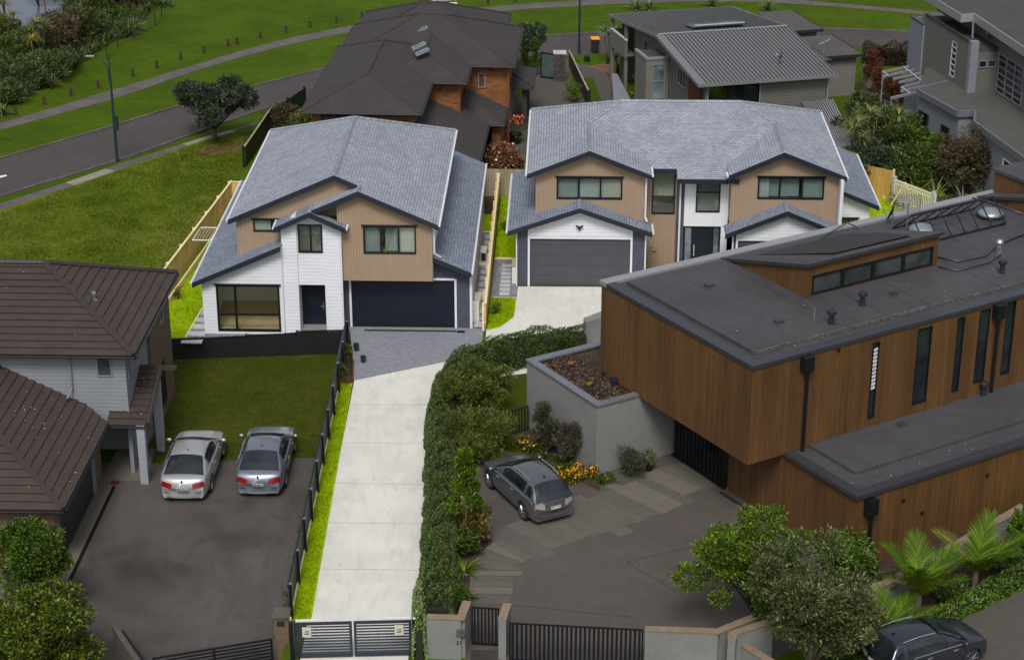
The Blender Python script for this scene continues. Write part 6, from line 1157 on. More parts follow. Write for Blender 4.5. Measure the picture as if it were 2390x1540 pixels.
# ================= FENCES =================
paling('paling_fence', F.W(-15.75, -3.0, 0), F.W(-14.1, 17.0, 0), 0, 1.45, 'pine', 'pine_p', 'long new yellow pine paling fence along the bright lawn left of the white house', side=-1 * -1, capm='pine_p')
paling('paling_fence', F.W(-14.1, 17.02, 0), F.W(-12.6, 17.05, 0), 0, 1.45, 'pine', 'pine_p', 'short return of new yellow pine fence at the rear corner of the left house', capm='pine_p')
o = MB().bar(F.W(-15.35, -3.0, .3), F.W(-14.2, 12, .3), .08, .3).build('retaining_board', M['pine_p'], None); o['label'] = 'long cream retaining board at the foot of the yellow fence'; o['category'] = 'retaining board'
paling('paling_fence', F.W(-60, -7.22, 0), F.W(-5.72, -.98, 0), LZ, .1, 'black_pal', 'black_al', 'black paling fence between the dark lawn and the white left house', side=1, capm='black_al', step=lambda t: .02 + (.05 if t > .9 else 0) + (.1 if t > .945 else 0), posts=24)
paling('paling_fence', F.W(.73, -.15, 0), F.W(.70, 19.2, 0), 0, 1.35, 'pine', 'pine_p', 'new yellow pine fence running back between the two bright houses', side=1, capm='pine_p', seg=1.6)
paling('paling_fence', F.W(-1.4, 19.35, 0), F.W(6.0, 19.25, 0), 0, 1.6, 'grey_pal', 'grey_pal', 'weathered grey paling fence behind the gap between the two bright houses', side=1)
pts = [P(574, 392, 0), P(592, 368, 0), P(609, 343, 0), P(624, 318, 0), P(637, 297, 0), P(652, 286, 0), P(715, 242, 0)]
paling('paling_fence', pts[0], pts[4], 0, 1.3, 'black_pal', 'black_al', 'dark paling fence with pale top edge climbing beside the rear of the left bright house', side=1, capm='grey_pal'); paling('paling_fence', pts[4], pts[6], 0, 1.1, 'black_pal', 'black_al', 'dark fence bending towards the brown-roofed brick house by the road', side=1)
paling('paling_fence', P(1328, 155, 0), P(1372, 250, 0), 0, 1.1, 'black_pal', 'black_al', 'black fence with pale capping between the shared drive and the curved concrete path', side=1, capm='grey_pal')
paling('paling_fence', P(2010, 196, 0), P(2095, 240, 0), 0, 1.3, 'grey_pal', 'grey_pal', 'weathered grey fence below the brown conifers near the pergola', side=1)
a, b = P(1985, 455, 0), P(2080, 462, 0)
paling('paling_fence', F.W(19.6, 21.5, 0), P(2079, 470, 0), 0, 1.7, 'pine_y', 'pine_p', 'yellow pine paling fence at the rear right corner of the bright lot', side=1) if 'pine_y' in M else None
M['pine_y'] = m_lap('yellow_paling', lin((206, 168, 98)), pitch=.15, groove=.06, dark=.78, axis=0, dist=.01, var=.08, streak=.08)
paling('paling_fence', F.W(19.2, 21.8, 0), P(2079, 468, 0), 0, 1.75, 'pine_y', 'pine_p', 'yellow pine paling fence at the rear right corner of the bright lot', side=1)
def picket(name, p0, p1, z1, mat, label, n):
    a, b = Vector((p0[0], p0[1], 0)), Vector((p1[0], p1[1], 0)); L = (b - a).length; f = Fr((a.x, a.y), math.degrees(atan2(b.y - a.y, b.x - a.x))); e = empty(name, (a.x, a.y, 0), label, 'fence'); m = MB()
    for i in range(n): u = L * (i + .5) / n; m.box(f, u - .03, u + .03, -.02, 0, .08, z1)
    m.build('pickets', M[mat], e, f.deg)
    for z in (.25, z1 - .3, z1 - .12): MB().box(f, 0, L, .003, .05, z, z + .06).build('rail', M[mat], e, f.deg)
    for u in (0, L): MB().box(f, u - .07, u + .07, -.09, .09, 0, z1 + .12).build('post', M['slab'], e, f.deg)
picket('picket_fence', P(2084, 474, 0), P(2174, 510, 0), 1.45, 'cream', 'cream picket fence panel on the bright lawn beside the dark garden', 24)
picket('picket_fence', P(2178, 512, 0), P(2330, 520, 0), 1.35, 'wood_dark', 'darker weathered picket fence continuing right from the cream one', 24)
def prop(p, q, label): o = MB().bar(p, q, .06, .06).build('timber_prop', M['pine_p'], None); o['label'] = label; o['category'] = 'prop'
prop(P(2113, 425, 1.35), P(2078, 480, .05), 'long diagonal timber brace leaning left from the cream picket fence'); prop(P(2113, 425, 1.35), P(2140, 490, .05), 'diagonal timber brace leaning right from the cream picket fence'); prop(P(2020, 395, 1.3), P(2066, 464, .05), 'timber brace leaning on the yellow pine fence')
# ---- slatted boundary fence along the drive
def slat_fence():
    a, b = F.W(-5.07, -26.2, 0), F.W(-5.62, -2.6, 0); L = hypot(b[0] - a[0], b[1] - a[1]); f = Fr(a[:2], math.degrees(atan2(b[1] - a[1], b[0] - a[0]))); e = empty('slatted_fence', (a[0], a[1], LZ), 'long black slatted boundary fence with posts, left of the bright driveway', 'fence'); m = MB()
    for k in range(18): z = LZ + .05 + k * .12; m.box(f, 0, L, .0, .025, z, z + .085)
    m.build('slats', M['black_rail'], e, f.deg); n = 11
    for i in range(n):
        u = L * i / (n - 1); MB().box(f, u - .05, u + .05, -.12, -.02, 0, 1.42).build('post', M['black_al'], e, f.deg); MB().box(f, u - .055, u + .055, -.125, -.015, 1.42, 1.45).build('post_cap', M['zinc'], e, f.deg)
    MB().box(f, 0, L, -.03, .05, 1.27, 1.32).build('top_rail', M['black_al'], e, f.deg)
M['black_rail'] = m_plain('charcoal_slat', lin((58, 62, 70)), .5, var=.1)
slat_fence()
# ---- driveway gate
def drive_gate():
    base_l, base_r = P(690, 1537, 0), P(962, 1530, 0); f = Fr(base_l[:2], math.degrees(atan2(base_r[1] - base_l[1], base_r[0] - base_l[0]))); L = hypot(base_r[0] - base_l[0], base_r[1] - base_l[1]); z1 = 1.42
    nums = ('1B', '1A')
    for g_ in range(2):
        u0 = g_ * L / 2 + (.03 if g_ else 0); u1 = L / 2 * (g_ + 1) - (0 if g_ else .03); e = empty('slatted_gate', f.W(u0 if g_ == 0 else u1, 0, 0), ('left' if g_ == 0 else 'right') + ' leaf of the black horizontal-slat driveway gate with number box', 'gate', 'driveway gate leaves'); m = MB()
        m.box(f, u0, u0 + .09, -.03, .03, .06, z1); m.box(f, u1 - .09, u1, -.03, .03, .06, z1); m.box(f, u0 + .09, u1 - .09, -.03, .03, z1 - .1, z1); m.box(f, u0 + .09, u1 - .09, -.03, .03, .06, .17); m.build('gate_frame', M['navy'], e, f.deg); m = MB()
        for k in range(10): z = .2 + k * .112; m.box(f, u0 + .09, u1 - .09, -.008, .008, z, z + .058)
        m.build('slats', M['navy'], e, f.deg); c = (u0 + .42) if g_ == 0 else (u1 - .42); bx = MB().box(f, c - .15, c + .15, -.09, -.03, z1 - .52, z1 - .16).build('letterbox', M['letter'], e, f.deg, bevel=.01); MB().box(f, c - .09, c + .09, -.1, -.091, z1 - .36, z1 - .24).build('number_plate', M['plate'], bx, f.deg); MB().box(f, c - .08, c + .08, -.1, -.091, z1 - .41, z1 - .385).build('slot', M['ink'], bx, f.deg)
        text('number', '16', .12, .001, 'ink', Vector(f.W(c, -.104, z1 - .30)) - rootloc(bx), (radians(90), 0, f.y), bx)
        MB().box(f, (u0 + .05) if g_ == 0 else u1 - .9, (u0 + .9) if g_ == 0 else u1 - .05, .06, .13, z1 - .03, z1 + .05).build('opener_arm', M['white_pl'], e, f.deg)
    for i, u in enumerate((-.09, L + .09)):
        o = MB().box(f, u - .07, u + .07, -.07, .07, 0, z1 + .02).build('gate_post', M['black_al'], None, f.deg); o['label'] = 'black steel post on the %s side of the driveway gate' % ('left' if i == 0 else 'right'); o['category'] = 'post'
    o = MB().box(f, L + .05, L + .15, .0, .1, .9, z1 + .04).build('control_box', M['white_pl'], None, f.deg); o['label'] = 'white gate motor box at the top of the right gate post'; o['category'] = 'motor box'
M['letter'] = m_plain('stone_letterbox', lin((196, 190, 178)), .5, var=.03)
drive_gate()
# ---- neighbour's gate and pillar, bottom left
def left_gate():
    b0, b1 = P(362, 1537 + 78, LZ), P(640, 1483 + 85, LZ); f = Fr(b0[:2], math.degrees(atan2(b1[1] - b0[1], b1[0] - b0[0]))); L = hypot(b1[0] - b0[0], b1[1] - b0[1]); e = empty('slatted_gate', b0, 'black horizontal-slat gate across the stained asphalt at the bottom left', 'gate'); m = MB(); z1 = LZ + 1.3
    for u in (0, L / 2, L - .07): m.box(f, u, u + .07, -.03, .03, LZ + .05, z1)
    m.box(f, .0, L, -.032, .032, z1, z1 + .06); m.build('gate_frame', M['black_al'], e, f.deg); m = MB()
    for k in range(9): z = LZ + .12 + k * .13; m.box(f, .07, L - .07, -.012, .012, z, z + .06)
    m.build('slats', M['black_al'], e, f.deg)
left_gate()
def pillar():
    c = P(663, 1545, LZ); f = Fr(c[:2], 0); e = empty('gate_pillar', c, 'brown brick gate pillar with grey cap left of the driveway gate', 'pillar'); MB().box(f, -.24, .24, -.24, .24, LZ, 1.0).build('shaft', M['brick_br'], e); MB().box(f, -.3, .3, -.3, .3, 1.0, 1.12).build('cap', M['render_cap'], e, bevel=.02); MB().box(f, -.14, .12, -.26, -.241, .7, .9).build('number_plate', M['darkgrille'], e)
M['render_cap'] = m_plain('mossy_cap', lin((84, 82, 72)), .9, var=.25, scale=5)
pillar()
o = MB().slab([P(262, 1462, .1), P(272, 1458, .1), P(360, 1585, .1), P(345, 1590, .1)][::-1], 1.0).build('retaining_wall', M['render_cap'], None); o['label'] = 'mossy concrete retaining wall at the bottom left beside the yellow-green tree'; o['category'] = 'wall'
o = MB().tube([P(286, 1470, .35), P(375, 1595, .35)], .05, 6).build('handrail', M['black_al'], None); o['label'] = 'black rail above the mossy retaining wall at the bottom left'; o['category'] = 'rail'
# ---- masonry street wall with vertical-bar gates
def street_wall():
    Z1 = 1.55
    def wall(pl, label, wd=.26, z=Z1):
        z0_ = z
        e = empty('street_wall', (pl[0][0], pl[0][1], 0), label, 'wall')
        for i_, (a, b) in enumerate(zip(pl[:-1], pl[1:])):
            z = z0_ - .004 * i_; f = Fr(a[:2], math.degrees(atan2(b[1] - a[1], b[0] - a[0]))); L = hypot(b[0] - a[0], b[1] - a[1]); MB().box(f, 0, L, -wd / 2, wd / 2, 0, z).build('wall_panel', M['render'], e, f.deg); MB().box(f, -.14 if a is not pl[0] else 0, L, -wd / 2 - .02, wd / 2 + .02, z, z + .05).build('capping', M['cap_tan'], e, f.deg)
        return e
    M['cap_tan'] = m_plain('tan_capping', lin((132, 114, 96)), .7, var=.15, scale=4)
    Y = lambda x, y: P(x, y, Z1)
    a = wall([Y(996, 1440), Y(1076, 1442), Y(1090, 1404)], 'low grey rendered wall with number 21, between bright hedge end and narrow gate')
    text('number', '21', .2, .004, 'ink', Vector((Y(1064, 1442)[0], Y(1076, 1442)[1] - .15, .62)) - a.location, (radians(90), 0, 0), a, False); MB().box(Fr(Y(1064, 1442)[:2], 0), .02, .3, -.2, -.131, .95, 1.2).build('letter_slot', M['render_cap'], a)
    wall([Y(1172, 1447), Y(1184, 1410)], 'short grey rendered pier between the narrow gate and the wide barred gate')
    wall([Y(1506, 1468), Y(1676, 1474), Y(1728, 1453), Y(1760, 1440)], 'grey rendered wall with tan capping right of the wide barred gate')
    wall([P(1708, 1490, 1.7), P(1712, 1478, 1.7), P(1800, 1450, 1.7)], 'taller grey wall stepping forward under the olive-leaved tree', z=1.7); wall([P(1725, 1498, 1.2), P(1800, 1545, 1.2)], 'low sloping grey wall beside the trunk of the olive-leaved tree', z=1.2)
    wall([P(2015, 1385, .8), P(2130, 1330, .8), P(2390, 1180, .8)], 'low concrete garden wall behind the palms along the cedar house', z=.8, wd=.3)
    def bars(p0, p1, n, label):
        a, b = Vector(p0), Vector(p1); f = Fr((a.x, a.y), math.degrees(atan2(b.y - a.y, b.x - a.x))); L = (b - a).length; e = empty('barred_gate', (a.x, a.y, 0), label, 'gate'); m = MB(); z1 = Z1 - .03; m.box(f, 0, L, -.025, .025, z1 - .05, z1); m.box(f, 0, L, -.025, .025, .05, .12); m.box(f, 0, .05, -.025, .025, .12, z1 - .05); m.box(f, L - .05, L, -.025, .025, .12, z1 - .05)
        m.build('gate_frame', M['black_al'], e, f.deg); m = MB()
        for i in range(n): u = .05 + (L - .1) * (i + .5) / n; w = (L - .1) / n * .24; m.box(f, u - w, u + w, -.02, .02, .121, z1 - .051)
        m.build('bars', M['black_al'], e, f.deg)
    bars((Y(1100, 1413)[0], Y(1100, 1413)[1], 0), (Y(1165, 1417)[0], Y(1165, 1417)[1], 0), 7, 'narrow black vertical-bar pedestrian gate beside the number 21 wall')
    bars((Y(1188, 1450)[0], Y(1188, 1450)[1], 0), (Y(1502, 1466)[0], Y(1502, 1466)[1], 0), 29, 'wide black vertical-bar sliding gate at the bottom of the dark courtyard')
street_wall()
def small_gate():
    a, b = P(1190, 1015, 0), P(1232, 1003, 0); f = Fr(a[:2], math.degrees(atan2(b[1] - a[1], b[0] - a[0]))); L = hypot(a[0] - b[0], a[1] - b[1]); e = empty('barred_gate', a, 'small black vertical-bar garden gate against the corner of the concrete box', 'gate'); m = MB()
    for i in range(7): u = L * i / 6; m.box(f, u - .02, u + .02, -.02, .02, .05, 1.08)
    m.build('bars', M['black_al'], e, f.deg); m = MB(); m.box(f, 0, L, -.03, .03, 1.08, 1.13); m.box(f, 0, L, -.03, .03, 0, .05); m.build('gate_frame', M['black_al'], e, f.deg)
small_gate()
o = MB().slab([P(1362, 742, 1.3), P(1420, 720, 1.3), P(1440, 732, 1.3), P(1368, 752, 1.3)][::-1], 1.3).build('street_wall', M['render'], None); o['label'] = 'short grey rendered wall end beyond the far end of the hedge'; o['category'] = 'wall'
# ---- courtyard surfaces
sheet('courtyard', [(1085, 1460), (1086, 1390), (1130, 1250), (1060, 1215), (1060, 1150), (1150, 1040), (1400, 1128), (1590, 1072), (1690, 1152), (1850, 1290), (1930, 1400), (1900, 1500), (1740, 1560), (1500, 1640), (1085, 1640)], .012, 'court')
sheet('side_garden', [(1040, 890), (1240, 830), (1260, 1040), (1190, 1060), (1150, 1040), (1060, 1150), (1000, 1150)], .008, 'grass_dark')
sheet('planting_bed', [(1190, 1020), (1250, 1000), (1410, 1100), (1400, 1145), (1320, 1110), (1230, 1060)], .016, 'soil'); sheet('planting_bed', [(1010, 1460), (1035, 1150), (1070, 1150), (1090, 1200), (1138, 1245), (1150, 1262), (1110, 1300), (1095, 1400), (1085, 1440), (1075, 1460)], .016, 'soil')
def slabs():
    A = Vector(P(1129, 1242, .02)); Bp = Vector(P(1590, 1070, .02)); dirv = (Vector(P(1275, 1290, .02)) - Vector(P(1145, 1220, .02))).normalized(); rn = random.Random(5); L = (Bp - A).length; u = 0; ax = (Bp - A).normalized(); mats = ('court_slab', 'court_slab2', 'court_slab3'); ms = [MB(), MB(), MB()]; k = 0
    while u < L - .3:
        w = rn.choice((.5, .75, .95)); s = A + ax * u + dirv * rn.uniform(-.15, .35); e2 = A + ax * min(L, u + w - .012) + dirv * 0; ln = rn.uniform(2.5, 3.3) * (1.0 if u < L * .6 else .95); off = rn.uniform(-.15, .35)
        p = A + ax * u + dirv * off; q = A + ax * (u + w - .012) + dirv * off; ms[rn.randrange(3)].face([p, q, q + dirv * ln, p + dirv * ln][::-1]); u += w
    # fan and steps towards the narrow gate
    c = [(1128, 1262), (1143, 1300), (1095, 1330)]
    fan = [[(1129, 1243), (1150, 1262), (1225, 1305), (1250, 1300)], [(1133, 1280), (1152, 1264), (1226, 1307), (1221, 1312)], [(1112, 1300), (1132, 1281), (1220, 1312), (1210, 1318)], [(1095, 1327), (1111, 1301), (1211, 1319), (1210, 1330)]]
    for i, q in enumerate(fan): ms[i % 3].face([P(x, y, .022) for x, y in q])
    y = 1331
    for i, (x0, x1, h) in enumerate(((1078, 1220, 11), (1097, 1200, 11), (1097, 1196, 14), (1095, 1197, 16), (1105, 1190, 22))): ms[(i + 1) % 3].face([P(x0, y, .02), P(x1, y + 1, .02), P(x1 - 1, y + h, .02), P(x0, y + h, .02)]); y += h + .6
    for i, m in enumerate(ms):
        o = m.build('stone_paving', M[mats[i]], None, kind='structure')
M['court_slab3'] = m_surface('courtyard_slab_grey', [(.3, lin((80, 78, 74))), (.7, lin((98, 95, 90)))], (1.2, 4, 40))
slabs()
m = MB()
for (x0, y0, x1, y1) in ((1462, 1310, 1770, 1240), (1462, 1310, 1780, 1500), (1190, 1410, 1480, 1440)):
    a, b = Vector(P(x0, y0, .017)), Vector(P(x1, y1, .017)); d = (b - a).normalized(); n = Vector((-d.y, d.x, 0)) * .01; m.face([a - n, b - n, b + n, a + n])
m.build('courtyard_joint', M['darkgrille'], None, kind='structure')
sheet('street', [(2100, 1640), (2140, 1540), (2210, 1462), (2300, 1415), (2390, 1372), (2700, 1260), (2700, 1640)], .012, 'court'); sheet('planting_bed', [(1880, 1420), (1860, 1290), (2000, 1275), (2400, 1130), (2400, 1360), (2250, 1430), (2120, 1530), (1900, 1560)], .008, 'soil'); sheet('grass_verge', [(2150, 1480), (2230, 1420), (2330, 1370), (2420, 1330), (2420, 1362), (2300, 1418), (2200, 1470), (2150, 1520)], .014, 'grass_wild')
sheet('parking_strip', [(1100, 1560), (1098, 1515), (1168, 1517), (1170, 1560)], .02, 'asphalt_old')
sheet('courtyard_edge', [T.W(-1.9, 7.05, 0)[:2], T.W(1.75, 7.05, 0)[:2], T.W(1.8, -4.2, 0)[:2], T.W(-.6, -4.4, 0)[:2], T.W(-1.2, 3, 0)[:2]], .010, 'court', px=False)
# fallen leaves and lichen flecks on the roofs
def flecks(label, quads, n, seed):
    g = np.random.default_rng(seed); m = MB()
    for i in range(n):
        q = quads[g.integers(len(quads))]; a, b = g.random(2); p0, p1, p2, p3 = [Vector(t) for t in q]; c = p0.lerp(p1, a).lerp(p3.lerp(p2, a), b) + Vector((0, 0, .05)); s_ = g.uniform(.02, .05); t = g.uniform(0, 3); x = Vector((cos(t), sin(t), 0)) * s_; y = Vector((-sin(t), cos(t), 0)) * s_ * .7; m.face([c - x, c - y, c + x, c + y + Vector((0, 0, .01))])
    o = m.build('leaf_flecks', M['fleck'], None); o['label'] = label; o['category'] = 'leaf litter'; o['kind'] = 'stuff'
M['fleck'] = m_plain('dry_leaf_fleck', lin((170, 160, 120)), .8, var=.3, scale=9)
W_ = L_.W
flecks('pale leaf flecks scattered over the brown tiled roofs of the left house', [[W_(-9, 0, 4.76), W_(-.2, 0, 4.76), W_(-4.4, 4.2, 6.8), W_(-9, 4.2, 6.8)], [W_(-9, -7.5, 1.9), W_(-1.4, -7.5, 1.9), W_(-5, -3.8, 3.8), W_(-9, -3.8, 3.8)], [W_(-1.4, -6.5, 1.95), W_(-1.4, -1, 1.95), W_(-4.5, .2, 3.5), W_(-4.5, -3.8, 3.5)], [W_(-1.1, 0, 1.9), W_(.2, 0, 1.9), W_(.2, 2.5, 2.8), W_(-1.1, 2.5, 2.8)]], 70, 3)
flecks('pale flecks of debris along the gutters of the dark flat roofs', [[T.W(.8, .5, 7.0), T.W(24, .5, 7.0), T.W(24, .95, 7.0), T.W(.8, .95, 7.0)], [T.W(2.3, -3.6, 2.99), T.W(20, -3.6, 2.99), T.W(20, -2.7, 2.99), T.W(2.3, -2.7, 2.99)], [T.W(1, 1.2, 7.09), T.W(20, 1.2, 7.09), T.W(20, 3.5, 7.09), T.W(1, 3.5, 7.09)]], 110, 4)
# ================= STREET FURNITURE =================
def lamp(base, h, label, arm=True):
    e = empty('street_lamp', base, label, 'street lamp', 'street lamps'); x, y, z = base; MB().tube([base, (x, y, z + h * .35), (x, y, z + h * .78), (x, y, z + h)], [.09, .08, .06, .03], 10).build('pole', M['teal'], e)
    if arm:
        pts = [(x, y, z + h * .72), (x - .12, y, z + h * .8)] + [(x - 1.15 * (1 - cos(t)) , y, z + h * .8 + 1.2 * sin(t)) for t in (.35, .7, 1.0, 1.3)]
        MB().tube(pts, .035, 8).build('arm', M['teal'], e, smooth=True); p = pts[-1]; MB().box(Fr((p[0], p[1]), 0), -.5, .02, -.1, .1, p[2] - .02, p[2] + .08).build('lamp_head', M['galv'], e, bevel=.03)
    return e
lamp(P(274, 379, 0), 6.6, 'tall dark green street lamp with curved arm on the verge at the left')
lamp(P(1351.5, 127, 0), 6.6, 'dark street lamp pole rising out of frame beside the wheelie bin')
o = MB().box(Fr(P(277, 379, 0)[:2], 0), -.02, .16, -.2, .12, 2.0, 2.9).build('sign_panel', M['teal'], None); o['label'] = 'small dark panel fixed to the left street lamp pole'; o['category'] = 'sign'
def bollards():
    sp = [(103, 760), (295, 697), (473, 640), (653, 590), (885, 510), (1045, 455), (1205, 400), (1360, 355), (1520, 312), (1580, 297), (1735, 257), (1905, 220), (2067, 187), (2242, 155)]; sp = [(a * .3503, b * .3503) for a, b in sp] + [(845, 44), (904, 34), (966.5, 27), (1138.5, 9), (1202, 3.5)]
    nm = ['leftmost of the row, nearest the left edge', 'second from the left', 'third from the left', 'just left of the street lamp', 'just right of the street lamp', 'second to the right of the street lamp', 'third to the right of the street lamp', 'just left of the close pair', 'left of the close pair above the round tree', 'right of the close pair above the round tree', 'just right of the close pair', 'second to the right of the close pair', 'third to the right of the close pair', 'above the left eave of the brick house', 'fourth to the left of the park bin', 'second to the left of the park bin', 'directly left of the park bin', 'first one right of the park bench', 'farthest right of the row, near the top edge']
    for i, (x, y) in enumerate(sp):
        c = P(x, y, 0); e = empty('bollard', c, 'short timber bollard along the park path, ' + nm[i], 'bollard', 'timber bollards along the park path'); MB().lathe(c, [(.1, 0), (.1, .5), (.085, .54), (.01, .56)], 8).build('post', M['wood_dark'], e); MB().lathe(c, [(.2, .012), (.18, .018), (.01, .02)], 12).build('mowing_ring', M['soil'], e)
bollards()
c = P(990, 25, 0); e = empty('litter_bin', c, 'dark teal park litter bin beside the bench', 'bin'); MB().lathe(c, [(.24, 0), (.27, .1), (.29, .78)], 16).build('body', M['teal'], e, smooth=False); MB().lathe(c, [(.31, .78), (.33, .86), (.2, .98), (.02, 1.0)], 16).build('lid', M['navy'], e)
f = Fr(P(1023, 21, 0)[:2], 8); e = empty('park_bench', P(1023, 21, 0), 'pale slatted park bench with dark legs at the top of the picture', 'bench')
m = MB(); [m.box(f, -.5, 1.45, -.35 + k * .13, -.24 + k * .13, .42, .46) for k in range(3)]; m.build('seat', M['cream'], e, 8); m = MB(); [m.box(f, -.5, 1.45, .1, .13, .6 + k * .13, .7 + k * .13) for k in range(2)]; m.build('backrest', M['slab'], e, 8)
for u in (-.1, 1.1):
    m = MB(); m.box(f, u, u + .06, -.3, -.24, 0, .42); m.box(f, u, u + .06, .04, .1, 0, .84); m.box(f, u, u + .06, -.24, .04, .36, .42); m.build('leg', M['black_al'], e, 8)
def wheelie(c, rz, label):
    f = Fr(c[:2], rz); e = empty('wheelie_bin', c, label, 'wheelie bin'); m = MB(); t = [f.W(u, w, 1.0) for u, w in ((-.29, -.36), (.29, -.36), (.29, .36), (-.29, .36))]; b = [f.W(u, w, .06) for u, w in ((-.23, -.28), (.23, -.28), (.23, .26), (-.23, .26))]; m.add(t + b, [[0, 1, 2, 3], [7, 6, 5, 4]] + [[i, 4 + i, 4 + (i + 1) % 4, (i + 1) % 4] for i in range(4)]); m.build('body', M['darkgrille'], e, bevel=.02); MB().box(f, -.31, .31, -.38, .4, 1.0, 1.08).build('lid', M['yellow'], e, bevel=.025)
    for u in (-.25, .25): MB().tube([f.W(u - .03, .3, .1), f.W(u + .03, .3, .1)], .1, 12).build('wheel', M['rubber'], e)
wheelie(P(1388.6, 123, 0), 5, 'dark wheelie bin with yellow lid on the verge beside the far street lamp')
c = P(1370, 143, 0); o = MB().box(Fr(c[:2], 0), -.2, .2, -.2, .2, .02, .4).build('service_box', M['ink'], None, bevel=.02); o['label'] = 'small black service box on the grass near the curved path'; o['category'] = 'service box'
def stone_gate():
    c = P(1306, 188, 0); f = Fr(c[:2], 0); e = empty('gate_pillar', c, 'stacked dark stone pillar beside the shared drive', 'pillar'); MB().box(f, -.38, .38, -.35, .35, 0, 1.9).build('shaft', M['stone'], e); MB().box(f, -.44, .44, -.4, .4, 1.9, 2.0).build('cap', M['slab'], e)
    a, b = P(1262, 182, 0), P(1297, 187, 0); f = Fr(a[:2], math.degrees(atan2(b[1] - a[1], b[0] - a[0]))); L = hypot(a[0] - b[0], a[1] - b[1]); e = empty('slatted_gate', a, 'tall grey-green slatted gate between the pencil cypress and the stone pillar', 'gate'); m = MB(); m.box(f, 0, .06, -.03, .03, 0, 1.8); m.box(f, L - .06, L, -.03, .03, 0, 1.8); m.box(f, .06, L - .06, -.03, .03, 1.72, 1.8); m.box(f, .06, L - .06, -.03, .03, .05, .15); m.build('gate_frame', M['black_al'], e, f.deg); m = MB(); [m.box(f, .08 + i * .09, .14 + i * .09, -.01, .01, .15, 1.72) for i in range(int((L - .2) / .09))]; m.build('slats', M['teal_l'], e, f.deg)
M['teal_l'] = m_plain('grey_green_slat', lin((78, 98, 98)), .5, var=.2, scale=2)
stone_gate()
# retaining wall and steps of the grey house
o = MB().slab([P(1428, 172, 1.0), P(1440, 172, 1.0), P(1475, 238, 1.0), P(1455, 245, 1.0), P(1432, 232, 1.0)][::-1], 1.0).build('retaining_wall', M['pale_wall'], None); o['label'] = 'pale rendered retaining wall below the balcony of the grey metal-roofed house'; o['category'] = 'wall'
# folded clothesline on the yellow fence
def line_():
    c = F.W(-14.6, 9.2, 1.0); f = F.sub(-14.62, 9.2, 90 - 5.7 + 1.0); e = empty('clothesline', c, 'white folding clothesline fixed to the yellow paling fence', 'clothesline'); m = MB(); f = F.sub(-14.66, 8.2, 0)
    q = [f.W(.0, 0, 1.3), f.W(1.0, 0, 1.3), f.W(1.05, 1.9, 1.3), f.W(.1, 1.9, 1.3), f.W(0, 0, 1.3)]; m.tube(q, .03, 6); m.build('frame', M['white_pl'], e); m = MB()
    for i in range(1, 6): m.tube([f.W(.16 * i, 0, 1.3), f.W(.1 + .155 * i, 1.9, 1.3)], .012, 4)
    m.build('lines', M['white_pl'], e)
line_()
# pile of dark pipes on the bed next to the pavers, potted items
for (x, y, r, h, lb) in ((834, 815, .13, .35, 'black round bin standing in the dark bed beside the pavers, upper one'), (850, 842, .13, .3, 'black round bin standing in the dark bed beside the pavers, lower one')): pot(x - 2, y + 3, .02, r, h, lb)
def potted(c, h, lb, pm='terracotta', lm='leaf_hedge', s=.2):
    e = empty('potted_plant', c, lb, 'potted plant'); MB().lathe(c, [(s * .7, 0), (s, .3 * s / .2), (s * 1.08, .32 * s / .2), (s * .9, .32 * s / .2), (s * .85, .26 * s / .2)], 14).build('pot', M[pm], e); pos, d = blob_pts([(c[0], c[1], c[2] + .32 + h * .5, h * .5, h * .5, h * .55)], 260, .6); leaf_mesh('leaves', pos, d, .12, M[lm], e)
potted(P(1808, 1222, .0), .45, 'terracotta pot with small round shrub against the cedar wall'); potted(P(1513, 1098, .0), .55, 'black pot with a green strappy plant by the courtyard wall', 'ink', 'leaf_mid'); potted(P(1203, 335, 0), 1.1, 'large dark planter with orange-flowering shrub beside the brick house', 'ink', 'leaf_mid', .4)
# ================= VEGETATION =================
def pl(x, y, z=0): return P(x, y, z)
plant('round_tree', 'dark round pohutukawa-like tree on the grass verge above the left bright house', 'tree', pl(503, 330), 3.9, 2.6, 1.6, 36, .66, 24000, .16, 'leaf_dark', .5, 3, .17, 1.0, limbs=7, fill=.5)
# long clipped hedge
hedge('hedge', 'long dark clipped hedge curving along the right side of the bright driveway', [F.W(a, b, 0)[:2] for a, b in ((.12, -27.3), (-.2, -19), (-.68, -11), (-.68, -8.4), (-.1, -6.1), (1.2, -4.6), (3.3, -3.5), (5.4, -3.1))], 1.15, 1.35, 'leaf_hedge', .08, 1150, lump=.12)
def wisp(c, h, lb, n=2600, mat='leaf_hedge', r=.4, seed=0, name='shrub', cat='shrub', ls=.1, **k): return plant(name, lb, cat, c, h, r, r, 10, r * .45, n, ls, mat, .4, seed, .04, .05, **k)
